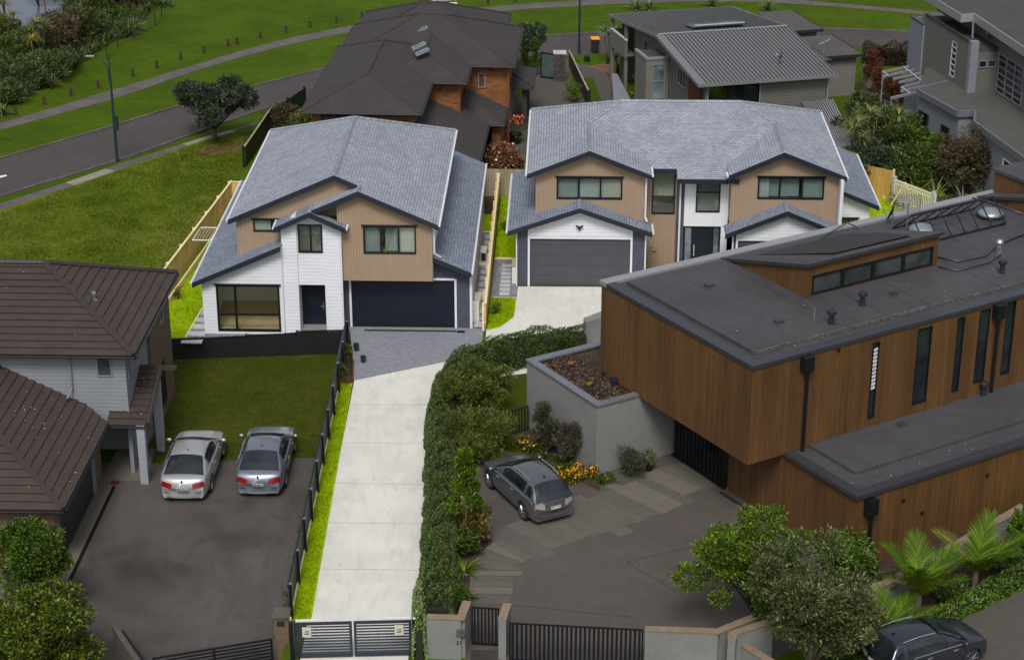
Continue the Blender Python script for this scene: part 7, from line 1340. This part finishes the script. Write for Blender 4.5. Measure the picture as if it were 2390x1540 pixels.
# feathery conifers beside the hedge
plant('conifer_shrub', 'large feathery dark green conifer shrub beside the bend of the hedge', 'shrub', pl(1118, 985), 2.5, 1.6, 1.3, 34, .45, 19000, .17, 'leaf_conifer', .2, 21, .07, .2, up=.9, fill=.55)
plant('conifer_shrub', 'second feathery olive-green conifer shrub just above the grey hatchback', 'shrub', pl(1108, 1075), 2.2, 1.25, 1.0, 28, .4, 14000, .15, 'leaf_conifer', .2, 22, .06, .1, up=.8, fill=.55)
plant('conifer_shrub', 'small yellowish conifer shrub touching the bonnet of the grey hatchback', 'shrub', pl(1140, 1085), .9, .6, .5, 10, .25, 2200, .14, 'leaf_conifer', .24, 23, .04, .0, up=.8)
def young_tree():
    c = pl(1088, 1276); e = empty('young_tree', c, 'slender young tree with bright conical crown and thin pale trunk between hedge and hatchback', 'tree'); g_ = np.random.default_rng(4); bl = []
    for i in range(34): k = g_.random(); z = 1.35 + 2.5 * k; r = .66 * (1 - k) ** .8 + .06; a = g_.uniform(0, 6.28); bl.append((c[0] + r * cos(a) * .8, c[1] + r * sin(a) * .8, z, .2, .2, .24))
    pos, d = blob_pts(bl, 6500, .6); d[:, 2] += .9; leaf_mesh('crown', pos, d, .12, M['leaf_bright'], e, .4); t = MB(); t.tube([c, (c[0], c[1], 1.5), (c[0], c[1], 3.6)], [.035, .03, .01], 6)
    for q in bl[::3]: t.tube([(c[0], c[1], q[2] - .3), q[:3]], [.015, .006], 4)
    t.build('trunk', M['bark_pale'], e, smooth=True)
M['bark_pale'] = m_plain('pale_bark', lin((128, 112, 90)), .9, var=.15, scale=6)
young_tree()
plant('shrub', 'rust-tipped shrub at the foot of the young slender tree', 'shrub', pl(1108, 1270), 1.5, .65, .5, 14, .28, 2600, .15, 'leaf_citrus2', .4, 5, .03, .05, up=.6)
plant('shrub', 'dark leafy shrub right below the rust-tipped shrub beside the hedge', 'shrub', pl(1085, 1300), 1.0, .5, .5, 10, .26, 1800, .14, 'leaf_mid', .45, 6, .03, .05)
blob = lambda lb, x, y, L, n, m, s, nm='leafy_plant': flax(lb, pl(x, y), L, n, m, s, name=nm)
blob('arching green fern in the bed between the hedge and the courtyard, upper one', 1082, 1335, .9, 46, 'leaf_bright', 31, 'fern'); blob('arching green fern in the bed between the hedge and the courtyard, lower one', 1078, 1400, .8, 46, 'leaf_bright', 32, 'fern')
wisp(pl(1062, 1425), 1.0, 'dark leafy shrub in the bed behind the number 21 wall', 2200, 'leaf_mid', .5, 33)
plant('upright_shrub', 'tall wispy dark shrub left of the pair against the grey concrete box', 'shrub', pl(1277, 1060), 2.1, .5, .45, 16, .24, 4200, .16, 'leaf_grey2', .16, 7, .04, .1, up=1.2, fill=.7)
plant('upright_shrub', 'tall wispy purple-grey shrub right of the pair against the grey concrete box', 'shrub', pl(1328, 1078), 2.05, .55, .5, 16, .25, 4600, .16, 'leaf_grey', .16, 8, .04, .1, up=1.2, fill=.7)
def carpet(name, lb, x, y, rx, ry, h, n, mat, ls, flow=None, nf=0, cat='ground cover', seed=0):
    c = pl(x, y, .0); bl = sub_blobs((c[0], c[1], h * .4), (rx, ry, h * .3), 14, h * .75, seed, -.2); pos, d = blob_pts(bl, n, .8); pos[:, 2] = np.maximum(pos[:, 2], .02); d[:, 2] += .8; o = leaf_mesh(name, pos, d, ls, M[mat], None, .4); o['label'] = lb; o['category'] = cat; o['kind'] = 'stuff'
    if nf: pos, d = blob_pts(bl, nf, .1); pos[:, 2] = np.maximum(pos[:, 2] + .03, .05); d = np.abs(d) * .3; d[:, 2] += 1; f = leaf_mesh('flowers', pos, d, .085, M[flow], o, 1.0)
carpet('flower_bed', 'mass of small orange daisies spilling over the edge of the courtyard', 1352, 1122, .85, .75, .35, 2600, 'leaf_mid', .1, 'flower_o', 420, 'flowers', 41); carpet('ground_cover', 'low dark green ground cover between the hatchback and the concrete box', 1295, 1090, 1.0, .9, .3, 3000, 'leaf_mid', .1, seed=42)
carpet('ground_cover', 'patch of low green plants and yellow flowers below the small barred gate', 1245, 1045, .8, .6, .35, 1500, 'leaf_mid', .1, 'flower_o', 60, seed=43)
plant('shrub', 'fine wispy grey-green shrub by the corner of the courtyard wall', 'shrub', pl(1466, 1110), 1.0, .55, .4, 12, .28, 3200, .14, 'leaf_grey2', .15, 44, .03, .0, up=1.0); carpet('ground_cover', 'small yellow-green tufts at the foot of the grey concrete wall', 1415, 1125, .35, .3, .25, 500, 'leaf_citrus', .12, seed=45)
# trees on the right foreground
plant('leafy_tree', 'bright green leafy tree in front of the courtyard at lower right', 'tree', pl(1762, 1478), 4.5, 2.15, 1.75, 46, .55, 26000, .125, 'leaf_bright', .42, 51, .1, .9, limbs=9, fill=.5, up=.4)
plant('olive_tree', 'large grey-green olive-leaved tree at the bottom right, overlapping the street wall', 'tree', pl(1888, 1600), 4.7, 2.25, 1.9, 50, .58, 30000, .135, 'leaf_olive', .36, 52, .15, .9, limbs=9, fill=.5, up=.4)
plant('shrub', 'rounded mid-green shrub between the bright tree and the palms', 'shrub', pl(1975, 1345), 1.5, .95, .7, 18, .36, 4200, .16, 'leaf_bright2', .4, 53, .05, .1)
plant('shrub', 'bright green bush at the right edge behind the palms', 'shrub', pl(2400, 1290), 1.9, .8, .7, 16, .4, 4200, .2, 'leaf_bright', .5, 54, .05, .1)
palm('largest fan palm, in the middle of the group in front of the lower cedar wall', pl(2140, 1440), .9, 9, 2.15, 61); palm('fan palm at the right of the group, beside the low garden wall', pl(2272, 1385), .9, 8, 2.0, 62); palm('low fan palm at the left of the group, above the dark crossover', pl(2072, 1500), .25, 6, 1.7, 63)
hedge('hedge', 'low bright green hedge along the verge behind the dark crossover', [pl(x, y)[:2] for x, y in ((2135, 1490), (2230, 1435), (2320, 1385), (2450, 1335))], .6, .55, 'leaf_bright2', .12, 520, lump=.22)
plant('shrub', 'dark shrub in the soil bed between the palms and the olive-leaved tree', 'shrub', pl(2030, 1400), .9, .6, .5, 10, .3, 1800, .15, 'leaf_hedge', .4, 55, .03, .0); plant('shrub', 'dark shrub in the soil bed between the two larger palms', 'shrub', pl(2210, 1400), .8, .7, .5, 10, .3, 2200, .15, 'leaf_hedge', .4, 56, .03, .0); plant('shrub', 'dark shrub under the right edge bush beside the garden wall', 'shrub', pl(2350, 1330), 1.0, .8, .6, 10, .32, 2400, .15, 'leaf_hedge', .4, 57, .03, .0)
plant('shrub', 'small leafy clump on the verge beside the roof of the dark crossover', 'shrub', pl(2010, 1560), 1.0, .8, .6, 10, .3, 2000, .15, 'leaf_mid', .4, 58, .03, .0)
# bottom-left trees
plant('leafy_tree', 'mid-green leafy tree at the left edge below the tiled garage roof', 'tree', pl(100, 1440, LZ), 3.9, 1.4, 1.3, 42, .5, 22000, .125, 'leaf_mid2', .45, 71, .1, .8, limbs=6, fill=.5); plant('leafy_tree', 'yellow-green leafy tree filling the bottom left corner', 'tree', pl(95, 1625, LZ), 4.3, 2.05, 1.7, 48, .56, 28000, .13, 'leaf_citrus', .5, 72, .12, .6, limbs=6, fill=.5)
# strip shrub right of drive gate
hedge('hedge', 'narrow pale green clipped shrub between the driveway gate post and the number 21 wall', [pl(979, 1545)[:2], pl(979, 1440)[:2]], .34, 1.5, 'leaf_light', .09, 700, lump=.12)
# behind the pair
plant('red_shrub', 'rounded red and cream tipped photinia shrub behind the gap between the bright houses', 'shrub', pl(1166, 412), 1.75, 1.6, .9, 26, .4, 9000, .16, 'leaf_red', .4, 81, .06, .1); 
pos, d = blob_pts(sub_blobs((pl(1166, 412)[0], pl(1166, 412)[1], 1.0), (1.5, .9, .8), 16, .35, 82), 160, .05); o = leaf_mesh('cream_flowers', pos, d, .14, M['flower_w'], None, 1.0, kind='stuff'); o['label'] = 'cream flower heads dotted over the red photinia shrub'; o['category'] = 'flowers'
for i, (x, y, h, lb) in enumerate(((1222, 178, 2.6, 'left one of the two narrow pencil cypresses beside the brick house'), (1248, 184, 3.1, 'right one of the two narrow pencil cypresses, nearest the slatted gate'))): plant('cypress', lb, 'tree', pl(x, y), h, .28, .28, 14, .16, 3000, .12, 'leaf_mid', .2, 90 + i, .04, .05, 'pencil cypresses', up=1.5, limbs=0)
plant('leafy_tree', 'dark open-crowned tree behind the two pencil cypresses', 'tree', pl(1228, 165), 3.4, 1.5, 1.2, 14, .5, 5000, .2, 'leaf_dark', .45, 92, .1, 1.4, limbs=6)
pos, d = blob_pts(sub_blobs((pl(1203, 335)[0], pl(1203, 335)[1], 1.4), (.4, .4, .3), 6, .2, 93), 40, .05); o = leaf_mesh('flowers', pos, d, .16, M['flower_p'], None, 1.0, kind='stuff'); o['label'] = 'coral orange flowers on the shrub beside the brick house'; o['category'] = 'flowers'
wisp(pl(1338, 238), 1.2, 'light green bush against the black fence of the shared drive', 2000, 'leaf_bright', .5, 94); wisp(pl(655, 300), 1.5, 'straggly brown-green shrub beside the dark fence near the road', 2400, 'leaf_brown', 1.0, 95, ls=.14); wisp(pl(690, 305), 1.3, 'dark green shrub inside the dark fence left of the brick house', 2000, 'leaf_conifer', .8, 96, ls=.14); wisp(pl(545, 480), .8, 'low bright weeds against the upper end of the yellow fence', 900, 'leaf_bright', .9, 97)
plant('small_tree', 'small umbrella-shaped tree in front of the stair tower of the grey house', 'tree', pl(1508, 236), 1.9, .55, .5, 12, .24, 2600, .13, 'leaf_dark', .4, 98, .04, 1.25, zmin=.0)
carpet('ground_cover', 'yellow-green clump with orange flowers below the entry canopy of the grey house', 1487, 238, .6, .8, .4, 900, 'leaf_citrus', .12, 'flower_p', 40, seed=99)
cabbage('cabbage tree in the mulch left of the balcony of the grey house', pl(1418, 150), 2.6, 3, .9, 'leaf_flax', 101, per=50); cabbage('second cabbage tree beneath the balcony of the grey house', pl(1440, 172), 1.6, 2, .8, 'leaf_flax_d', 102, per=50)
for i, (x, y, L, lb) in enumerate(((1484, 22, 1.3, 'flax clump above the left end of the grey metal roof'), (1515, 22, 1.2, 'second flax clump just right of the one above the grey metal roof'), (1662, 14, 1.3, 'flax clump above the far middle of the grey metal roof'), (1792, 24, 1.1, 'pale spiky cabbage plant above the right end of the grey metal roof'))): flax(lb, pl(x, y), L, 70, 'leaf_flax', 110 + i, up=1.0, wd=.08)
# brown conifers and hedge near the pergola
for i, (x, y, h, r, lb) in enumerate(((2035, 205, 2.5, .55, 'rust-brown conifer, tallest of the row left of the pergola'), (2052, 218, 1.9, .5, 'rust-brown conifer, second of the row left of the pergola'), (2078, 232, 1.6, .55, 'rust-brown conifer, third of the row left of the pergola'), (2100, 240, 1.5, .6, 'rust-brown conifer, nearest the lower end of the pergola'))): plant('brown_conifer', lb, 'shrub', pl(x, y), h, r, r, 16, .24, 3600, .14, 'leaf_rust', .25, 120 + i, .04, .0, 'rust-brown conifers', up=1.2)
hedge('hedge', 'dark hedge with rusty tips beside the road at the top right', [pl(2012, 150)[:2], pl(2122, 152)[:2]], .9, 1.3, 'leaf_rusty', .13, 420, lump=.22)
# dense garden between the twin-gabled house and the far grey house
gd = [('cab', 1992, 425, 3.8, 'leaf_flax', 'cabbage tree with drooping heads at the left of the dense garden'), ('cab', 2025, 415, 4.2, 'leaf_flax', 'tall many-headed cabbage tree in the middle of the dense garden'), ('cab', 2072, 405, 4.0, 'leaf_flax', 'cabbage tree with pale spiky heads right of the tallest one'),
 ('tr', 2045, 395, 4.2, 1.4, 'leaf_scrub', 'grey-green leafy tree behind the cabbage trees'), ('tr', 2112, 430, 4.6, .95, 'leaf_mid', 'dense round-topped green tree standing tallest beside the grey flat roof'), ('tr', 2158, 430, 3.4, .8, 'leaf_bright', 'bright green sapling right of the round-topped tree'),
 ('tr', 2235, 455, 3.9, 1.7, 'leaf_brown', 'large brown-tinged bush at the right of the dense garden'), ('tr', 2300, 462, 3.5, 1.3, 'leaf_brown', 'brown scrubby bush nearest the cedar tall block'), ('tr', 2020, 440, 2.4, 1.4, 'leaf_dark', 'dark shrub in front of the cabbage trees'), ('tr', 2085, 448, 2.5, 1.4, 'leaf_hedge', 'very dark leafy shrub above the cream picket fence'),
 ('tr', 1980, 440, 2.2, 1.1, 'leaf_mid', 'green conifer-like bush behind the low right roof'), ('tr', 2150, 448, 2.9, 1.3, 'leaf_mid', 'mid-green shrub with red blossoms in the dense garden'), ('tr', 1938, 390, 2.0, .7, 'leaf_mid', 'green bush against the ribbed shed roof'), ('tr', 2190, 450, 2.8, 1.3, 'leaf_hedge', 'dark green shrub between the brown bush and the strappy plants'), ('tr', 2003, 320, 3.4, .9, 'leaf_scrub', 'thin grey-green tree beside the rendered wing wall'), ('tr', 1962, 390, 2.9, .9, 'leaf_flax_d', 'shaggy dark bush at the left margin of the dense garden'), ('tr', 2040, 340, 2.4, 1.0, 'leaf_dark', 'low dark shrub below the rust-brown conifers'),
 ('fx', 2135, 470, 1.9, 'leaf_flax', 'strappy arching plant at the middle of the garden front'), ('fx', 2180, 472, 1.9, 'leaf_flax', 'strappy arching plant, second from the left at the garden front'), ('fx', 2105, 478, 1.4, 'leaf_flax', 'strappy arching plant nearest the picket fence'), ('fx', 2160, 490, 1.4, 'leaf_flax', 'low strappy plant behind the weathered picket fence'), ('fx', 2245, 485, 1.7, 'leaf_flax_d', 'bluish spiky clump left of the cedar tall block'), ('fx', 2292, 480, 1.7, 'leaf_flax_d', 'bluish spiky clump nearest the cedar tall block'), ('fx', 2205, 495, 1.3, 'leaf_flax_d', 'small bluish spiky clump in front of the brown bush')]
for i, q in enumerate(gd):
    if q[0] == 'cab': cabbage(q[5], pl(q[1], q[2]), q[3], 4, 1.05, q[4], 130 + i, per=55)
    elif q[0] == 'tr': plant('shrub' if q[3] < 2.7 else 'leafy_tree', q[6], 'shrub' if q[3] < 2.7 else 'tree', pl(q[1], q[2]), q[3], q[4], q[4] * .85, 18, q[4] * .34, 5200, .17, q[5], .42, 130 + i, .06, .3, fill=.55)
    else: flax(q[5], pl(q[1], q[2]), q[3], 60, q[4], 130 + i, up=.9, wd=.09, droop=.8)
o = MB().tube([pl(2118, 440), (pl(2118, 440)[0], pl(2118, 440)[1], .6)], .02, 5).build('trunk', M['leaf_rust'], None); o['label'] = 'small bare reddish tree above the cream picket fence'; o['category'] = 'tree'; 
m = MB(); c = pl(2118, 440); rn = random.Random(3)
for i in range(22):
    a = rn.uniform(0, 6.28); k = rn.uniform(.2, .6); m.tube([(c[0], c[1], .5), (c[0] + k * .5 * cos(a), c[1] + k * .5 * sin(a), .9), (c[0] + k * cos(a), c[1] + k * sin(a), rn.uniform(1.0, 1.4))], .012, 4)
m.build('branches', M['leaf_rust'], o); o.name = 'bare_tree'
# bush bank at the top left
bank = [(5, 240, 1.5, 1.3, 'leaf_scrub', 'round pale scrub bush at the left edge, lowest of the bank'), (30, 215, 1.2, 1.0, 'leaf_flax_d', None), (55, 205, 1.7, 1.5, 'leaf_scrub', 'broad scrub bush, second up from the left edge'), (95, 190, 2.0, 1.7, 'leaf_scrub', 'broad scrub bush in front of the dark brown one'), (125, 172, 1.9, 1.5, 'leaf_scrub', 'scrub bush at the lawn edge below the dark brown one'), (25, 160, 2.0, 1.6, 'leaf_mid', 'green scrub bush by the left edge below the pond'), (70, 150, 2.2, 1.5, 'leaf_scrub', 'grey-green scrub bush between pond and lawn'),
 (140, 130, 3.4, 1.9, 'leaf_brown', 'large dark brown scrub bush in the middle of the bank'), (180, 105, 2.6, 1.5, 'leaf_scrub', 'olive scrub bush right of the dark brown one'), (215, 95, 2.4, 1.6, 'leaf_scrub', 'olive scrub bush uphill behind the wire fence'), (200, 60, 2.8, 1.7, 'leaf_scrub', 'rounded scrub bush above the dark brown one'), (245, 55, 2.4, 1.6, 'leaf_mid', 'leafy scrub bush left of the flax clump'), (240, 25, 2.8, 1.8, 'leaf_brown', 'brownish scrub at the top of the bank'), (290, 25, 2.2, 1.5, 'leaf_brown', 'low brown scrub at the top corner of the lawn'), (170, 20, 3.0, 1.8, 'leaf_dark', 'dark bush rising beside the pond'), (325, 5, 2.0, 1.4, 'leaf_scrub', 'small scrub bush at the very top of the lawn edge'), (0, 110, 2.4, 1.4, 'leaf_conifer', 'green bush at the left edge beside the yellow fronds'), (285, -20, 3, 2, 'leaf_scrub', 'scrub rising beyond the top edge left of the lawn'), (215, -20, 3, 2.2, 'leaf_dark', 'dark scrub rising beyond the top edge beside the pond'), (100, 110, 1.6, 1.2, 'leaf_conifer', 'low shoreline bush below the pond'), (45, 125, 1.4, 1.2, 'leaf_scrub', 'low shoreline scrub at the left of the pond'), (-30, 200, 2.2, 1.8, 'leaf_scrub', 'scrub bush cut by the left edge of the picture'), (90, 15, 3.2, 1.2, 'leaf_dark', 'overhanging dark tree at the far side of the pond')]
for i, (x, y, h, r, mt, lb) in enumerate(bank):
    if lb: plant('scrub_bush', lb, 'bush', pl(x, y), h, r, r * .9, 20, r * .32, 5200, .2, mt, .34, 200 + i, .07, .0, up=.5, fill=.6, limbs=5)
for i, (x, y, h, k, mt, lb) in enumerate(((100, 150, 3.2, 3, 'leaf_flax', 'cabbage tree silhouetted below the pond'), (110, 80, 3.6, 1, 'leaf_flax', 'slender cabbage tree standing in front of the water'), (150, 40, 3.0, 2, 'leaf_flax_d', 'dark cabbage tree on the right bank of the pond'), (15, 100, 3.8, 3, 'leaf_yellow', 'tall cabbage tree with yellowing heads at the left edge'), (38, 110, 2.6, 1, 'leaf_yellow', 'short yellowing cabbage tree beside the tall one'), (80, 165, 2.6, 1, 'leaf_yellow', 'yellow-skirted cabbage tree in front of the dark brown bush'))): cabbage(lb, pl(x, y), h, k, 1.0, mt, 230 + i, per=70)
for i, (x, y, L, mt, lb) in enumerate(((300, 85, 1.6, 'leaf_flax', 'big flax clump with pale leaf edges on the lawn edge'), (318, 72, 1.3, 'leaf_flax', 'smaller flax clump just right of the big one'), (30, 228, 1.3, 'leaf_flax_d', 'dark flax clump low on the bank at the left'), (55, 222, 1.2, 'leaf_flax_d', 'dark flax clump second from the left on the bank'), (8, 268, 1.0, 'leaf_flax', 'flax clump at the left edge above the lawn'), (120, 205, 1.1, 'leaf_flax', 'pale flax clump at the foot of the scrub bank'), (385, 15, 1.1, 'leaf_flax', 'flax clump highest on the lawn edge'))): flax(lb, pl(x, y), L, 80, mt, 250 + i, up=.95, wd=.09)
carpet2 = []
def scrubmass():
    g = np.random.default_rng(5); n = 24000; edge = [(0, 262), (45, 235), (120, 205), (160, 175), (200, 148), (260, 105), (310, 88), (345, 40), (400, 0), (420, -60)]; px = g.uniform(-250, 420, n); t = np.interp(px, [e[0] for e in edge], [e[1] for e in edge]); t = np.where(px < 0, 262 - px * .35, t); py = t - np.abs(g.normal(0, 55, n)) - 4; inpond = (px < 190 - (py) * .8) & (py < 78) & (px > -150) & (py > -140); px, py = px[~inpond], py[~inpond]
    pts = np.array([P(a, b, 0) for a, b in zip(px, py)]); pts[:, 2] = g.uniform(0, .5, len(pts)); d = g.normal(0, .6, pts.shape); d[:, 2] += 1.2; o = leaf_mesh('undergrowth', pts, d, .45, M['leaf_scrub'], None, .16, kind='stuff'); o['label'] = 'rank undergrowth covering the bank between the lawn and the pond'; o['category'] = 'undergrowth'
scrubmass()
def wire_fence():
    ps = [(250, 140), (275, 112), (362, 62), (378, 45), (400, 20)]; e = empty('wire_fence', pl(*ps[0]), 'low dark green wire fence between the mown lawn and the scrub bank', 'fence')
    for x, y in ps: c = pl(x, y); MB().tube([c, (c[0], c[1], 1.05)], .035, 6).build('post', M['teal'], e)
    m = MB()
    for h in (.3, .65, 1.0):
        m.tube([(pl(x, y)[0], pl(x, y)[1], h) for x, y in ps], .012, 4)
    m.build('wire', M['teal'], e)
wire_fence()
# rough meadow grass: tussocks as geometry
def tussocks(name, lb, poly, n, L, mat, seed, z=0.0, clump=.5, dens=1.0):
    g = np.random.default_rng(seed); w = [P(x, y, z) for x, y in poly]; xs = [p[0] for p in w]; ys = [p[1] for p in w]; pts = []
    from mathutils.geometry import intersect_point_tri_2d
    def inside(x, y):
        c = False; j = len(w) - 1
        for i in range(len(w)):
            if (w[i][1] > y) != (w[j][1] > y) and x < (w[j][0] - w[i][0]) * (y - w[i][1]) / (w[j][1] - w[i][1]) + w[i][0]: c = not c
            j = i
        return c
    while len(pts) < n:
        x, y = g.uniform(min(xs), max(xs)), g.uniform(min(ys), max(ys))
        k = .5 + .5 * sin(x * 1.3 + sin(y * .7) * 2) * cos(y * .9 + sin(x * .5) * 2)
        if g.random() > .25 + .75 * k ** 2 or not inside(x, y): continue
        pts.append((x, y, z))
    pts = np.array(pts); d = g.normal(0, .45, pts.shape); d[:, 2] += 1; o = leaf_mesh(name, pts, d, L, M[mat], None, .16, kind='stuff'); o['label'] = lb; o['category'] = 'grass'
tussocks('rough_grass', 'rough uncut meadow grass left of the yellow fence', [(-60, 520), (172, 438), (440, 345), (545, 312), (640, 300), (600, 400), (540, 440), (395, 625), (-60, 620)], 42000, .13, 'grass_blade', 301)
M['lime_blade'] = m_leaf('lime_grass_blade', G((96, 128, 0), (128, 158, 0), (154, 180, 8), (176, 196, 34)), .8, .1); M['dark_blade'] = m_leaf('dark_grass_blade', G((40, 48, 12), (58, 66, 16), (74, 78, 24), (84, 80, 34)), .85, .1)
def blades_rect(name, lb, poly, n, L, mat, seed, z=.01):
    g = np.random.default_rng(seed); w = np.array(poly); tri = []; pts = []
    for i in range(1, len(w) - 1): tri.append((w[0], w[i], w[i + 1]))
    ar = np.array([abs(np.cross(t[1] - t[0], t[2] - t[0])) for t in tri]); k = g.choice(len(tri), n, p=ar / ar.sum()); a, b = g.random(n), g.random(n); s = a + b > 1; a[s], b[s] = 1 - a[s], 1 - b[s]
    T_ = np.array([[t[0], t[1], t[2]] for t in tri])[k]; q = T_[:, 0] + (T_[:, 1] - T_[:, 0]) * a[:, None] + (T_[:, 2] - T_[:, 0]) * b[:, None]
    pts = np.array([F.W(x, y, z) for x, y in q]); d = g.normal(0, .5, pts.shape); d[:, 2] += 1; o = leaf_mesh(name, pts, d, L, M[mat], None, .2, kind='stuff'); o['label'] = lb; o['category'] = 'grass'
blades_rect('grass_blades', 'bright grass blades of the narrow strip beside the driveway', [(-5.0, -26.2), (-4.4, -26.2), (-4.98, -6.4), (-5.48, -6.4)], 9000, .09, 'lime_blade', 311, .018)
blades_rect('grass_blades', 'bright grass blades of the lawn left of the white house', [(-16.3, -1.9), (-13.3, -1.6), (-13.0, 6), (-12.7, 18.4), (-14.2, 18.4), (-15.2, 3)], 12000, .11, 'lime_blade', 312, .014)
blades_rect('grass_blades', 'bright grass blades of the patches beside the middle yellow fence', [(.82, -.1), (1.4, .3), (2.0, 1.6), (2.05, 3.9), (.82, 3.9)], 2600, .1, 'lime_blade', 313, .018)
blades_rect('grass_blades', 'bright grass blades of the rear lawn between the two houses', [(.82, 9.4), (1.6, 9.4), (2.8, 19), (.82, 19)], 4000, .11, 'lime_blade', 314, .014)
blades_rect('grass_blades', 'bright grass blades of the rear right lawn by the picket fence', [(19, 8), (26, 8), (25, 22), (19.3, 21)], 7000, .11, 'lime_blade', 315, .014)
blades_rect('grass_blades', 'dark grass blades of the dimmed-colour lawn behind the parked sedans', [(-14.6, -12.5), (-5.8, -11.9), (-5.9, -1.1), (-14.8, -2.1)], 15000, .09, 'dark_blade', 316, LZ + .01)
g = np.random.default_rng(9); n = 900; u = g.uniform(0, 1, n); pts = np.array([F.W(-5.35 - abs(g.normal(0, .16)) + (t - .5) * -.0, -26 + 22 * t, LZ + .01) for t in u]); d = g.normal(0, .5, pts.shape); d[:, 2] += 1; o = leaf_mesh('weeds', pts, d, .28, M['leaf_mid'], None, .25, kind='stuff'); o['label'] = 'weeds and long grass along the foot of the slatted boundary fence'; o['category'] = 'weeds'
for i, (x, y, lb) in enumerate(((800, 880, 'upper weedy plant in the dark bed by the fence'), (812, 830, 'lower weedy plant in the dark bed by the fence'), (1152, 735, 'small young shrub in the bright lawn patch, left one'), (1160, 730, 'small young shrub in the bright lawn patch, right one'), (1178, 540, 'tuft of grass on the rear lawn strip by the yellow fence'), (415, 700, 'red-stemmed seedling at the foot of the left yellow fence'))): wisp(pl(x, y), .6, lb, 260, 'leaf_bright' if i != 5 else 'leaf_rust', .16, 400 + i)
# ================= CARS =================
P_white = m_paint('silver_white_paint', lin((172, 173, 176)), .4, .32); P_silver = m_paint('silver_blue_paint', lin((136, 142, 156)), .6, .3); P_grey = m_paint('graphite_paint', lin((112, 113, 118)), .6, .3); P_dark = m_paint('dark_blue_grey_paint', lin((66, 68, 80)), .6, .25)
def place(e, c, a, b):
    e.location = c; e.rotation_euler = (0, 0, atan2(b[1] - a[1], b[0] - a[0]) - pi / 2)
def pos_from_roof(x, y, z, H, yaw, back):
    p = P(x, y, z + H); return (p[0] + cos(yaw) * back, p[1] + sin(yaw) * back, z)
r, f_ = P(499, 1109, LZ + .3), P(528, 1026, LZ + .3); yaw = atan2(f_[1] - r[1], f_[0] - r[0]); e = make_car('sedan', 'parked_car', 'silver-white sedan parked nearest the tiled house on the stained asphalt', P_white, 'GPH221'); e.scale = (1.1,) * 3; e.location = pos_from_roof(444, 1036, LZ, 1.58, yaw, .38); e.rotation_euler = (0, 0, yaw - pi / 2); e['group'] = 'parked cars'
r, f_ = P(672.6, 1098, LZ + .3), P(692.6, 1019, LZ + .3); yaw = atan2(f_[1] - r[1], f_[0] - r[0]); e = make_car('sedan', 'parked_car', 'darker blue-silver sedan parked beside the lighter one, nearer the boundary fence', P_silver, 'EBH631'); e.scale = (1.1,) * 3; e.location = pos_from_roof(616, 1026, LZ, 1.58, yaw, .38); e.rotation_euler = (0, 0, yaw - pi / 2); e['group'] = 'parked cars'
yaw = radians(90 + 27); e = make_car('hatch', 'parked_car', 'graphite grey hatchback parked by the flower bed in the courtyard', P_grey, 'FKJ131', 4.42, 1.77, 1.48); e.scale = (1.1,) * 3; e.location = pos_from_roof(1238, 1084, .012, 1.63, yaw, .30); e.rotation_euler = (0, 0, yaw - pi / 2); e['group'] = 'parked cars'
yaw = radians(28); e = make_car('suv', 'parked_car', 'dark blue-grey crossover at the bottom right edge, partly out of frame', P_dark, '', 4.5, 1.84, 1.66); e.location = pos_from_roof(2150, 1458, .012, 1.66, yaw, .25); e.rotation_euler = (0, 0, yaw - pi / 2); e['group'] = 'parked cars'
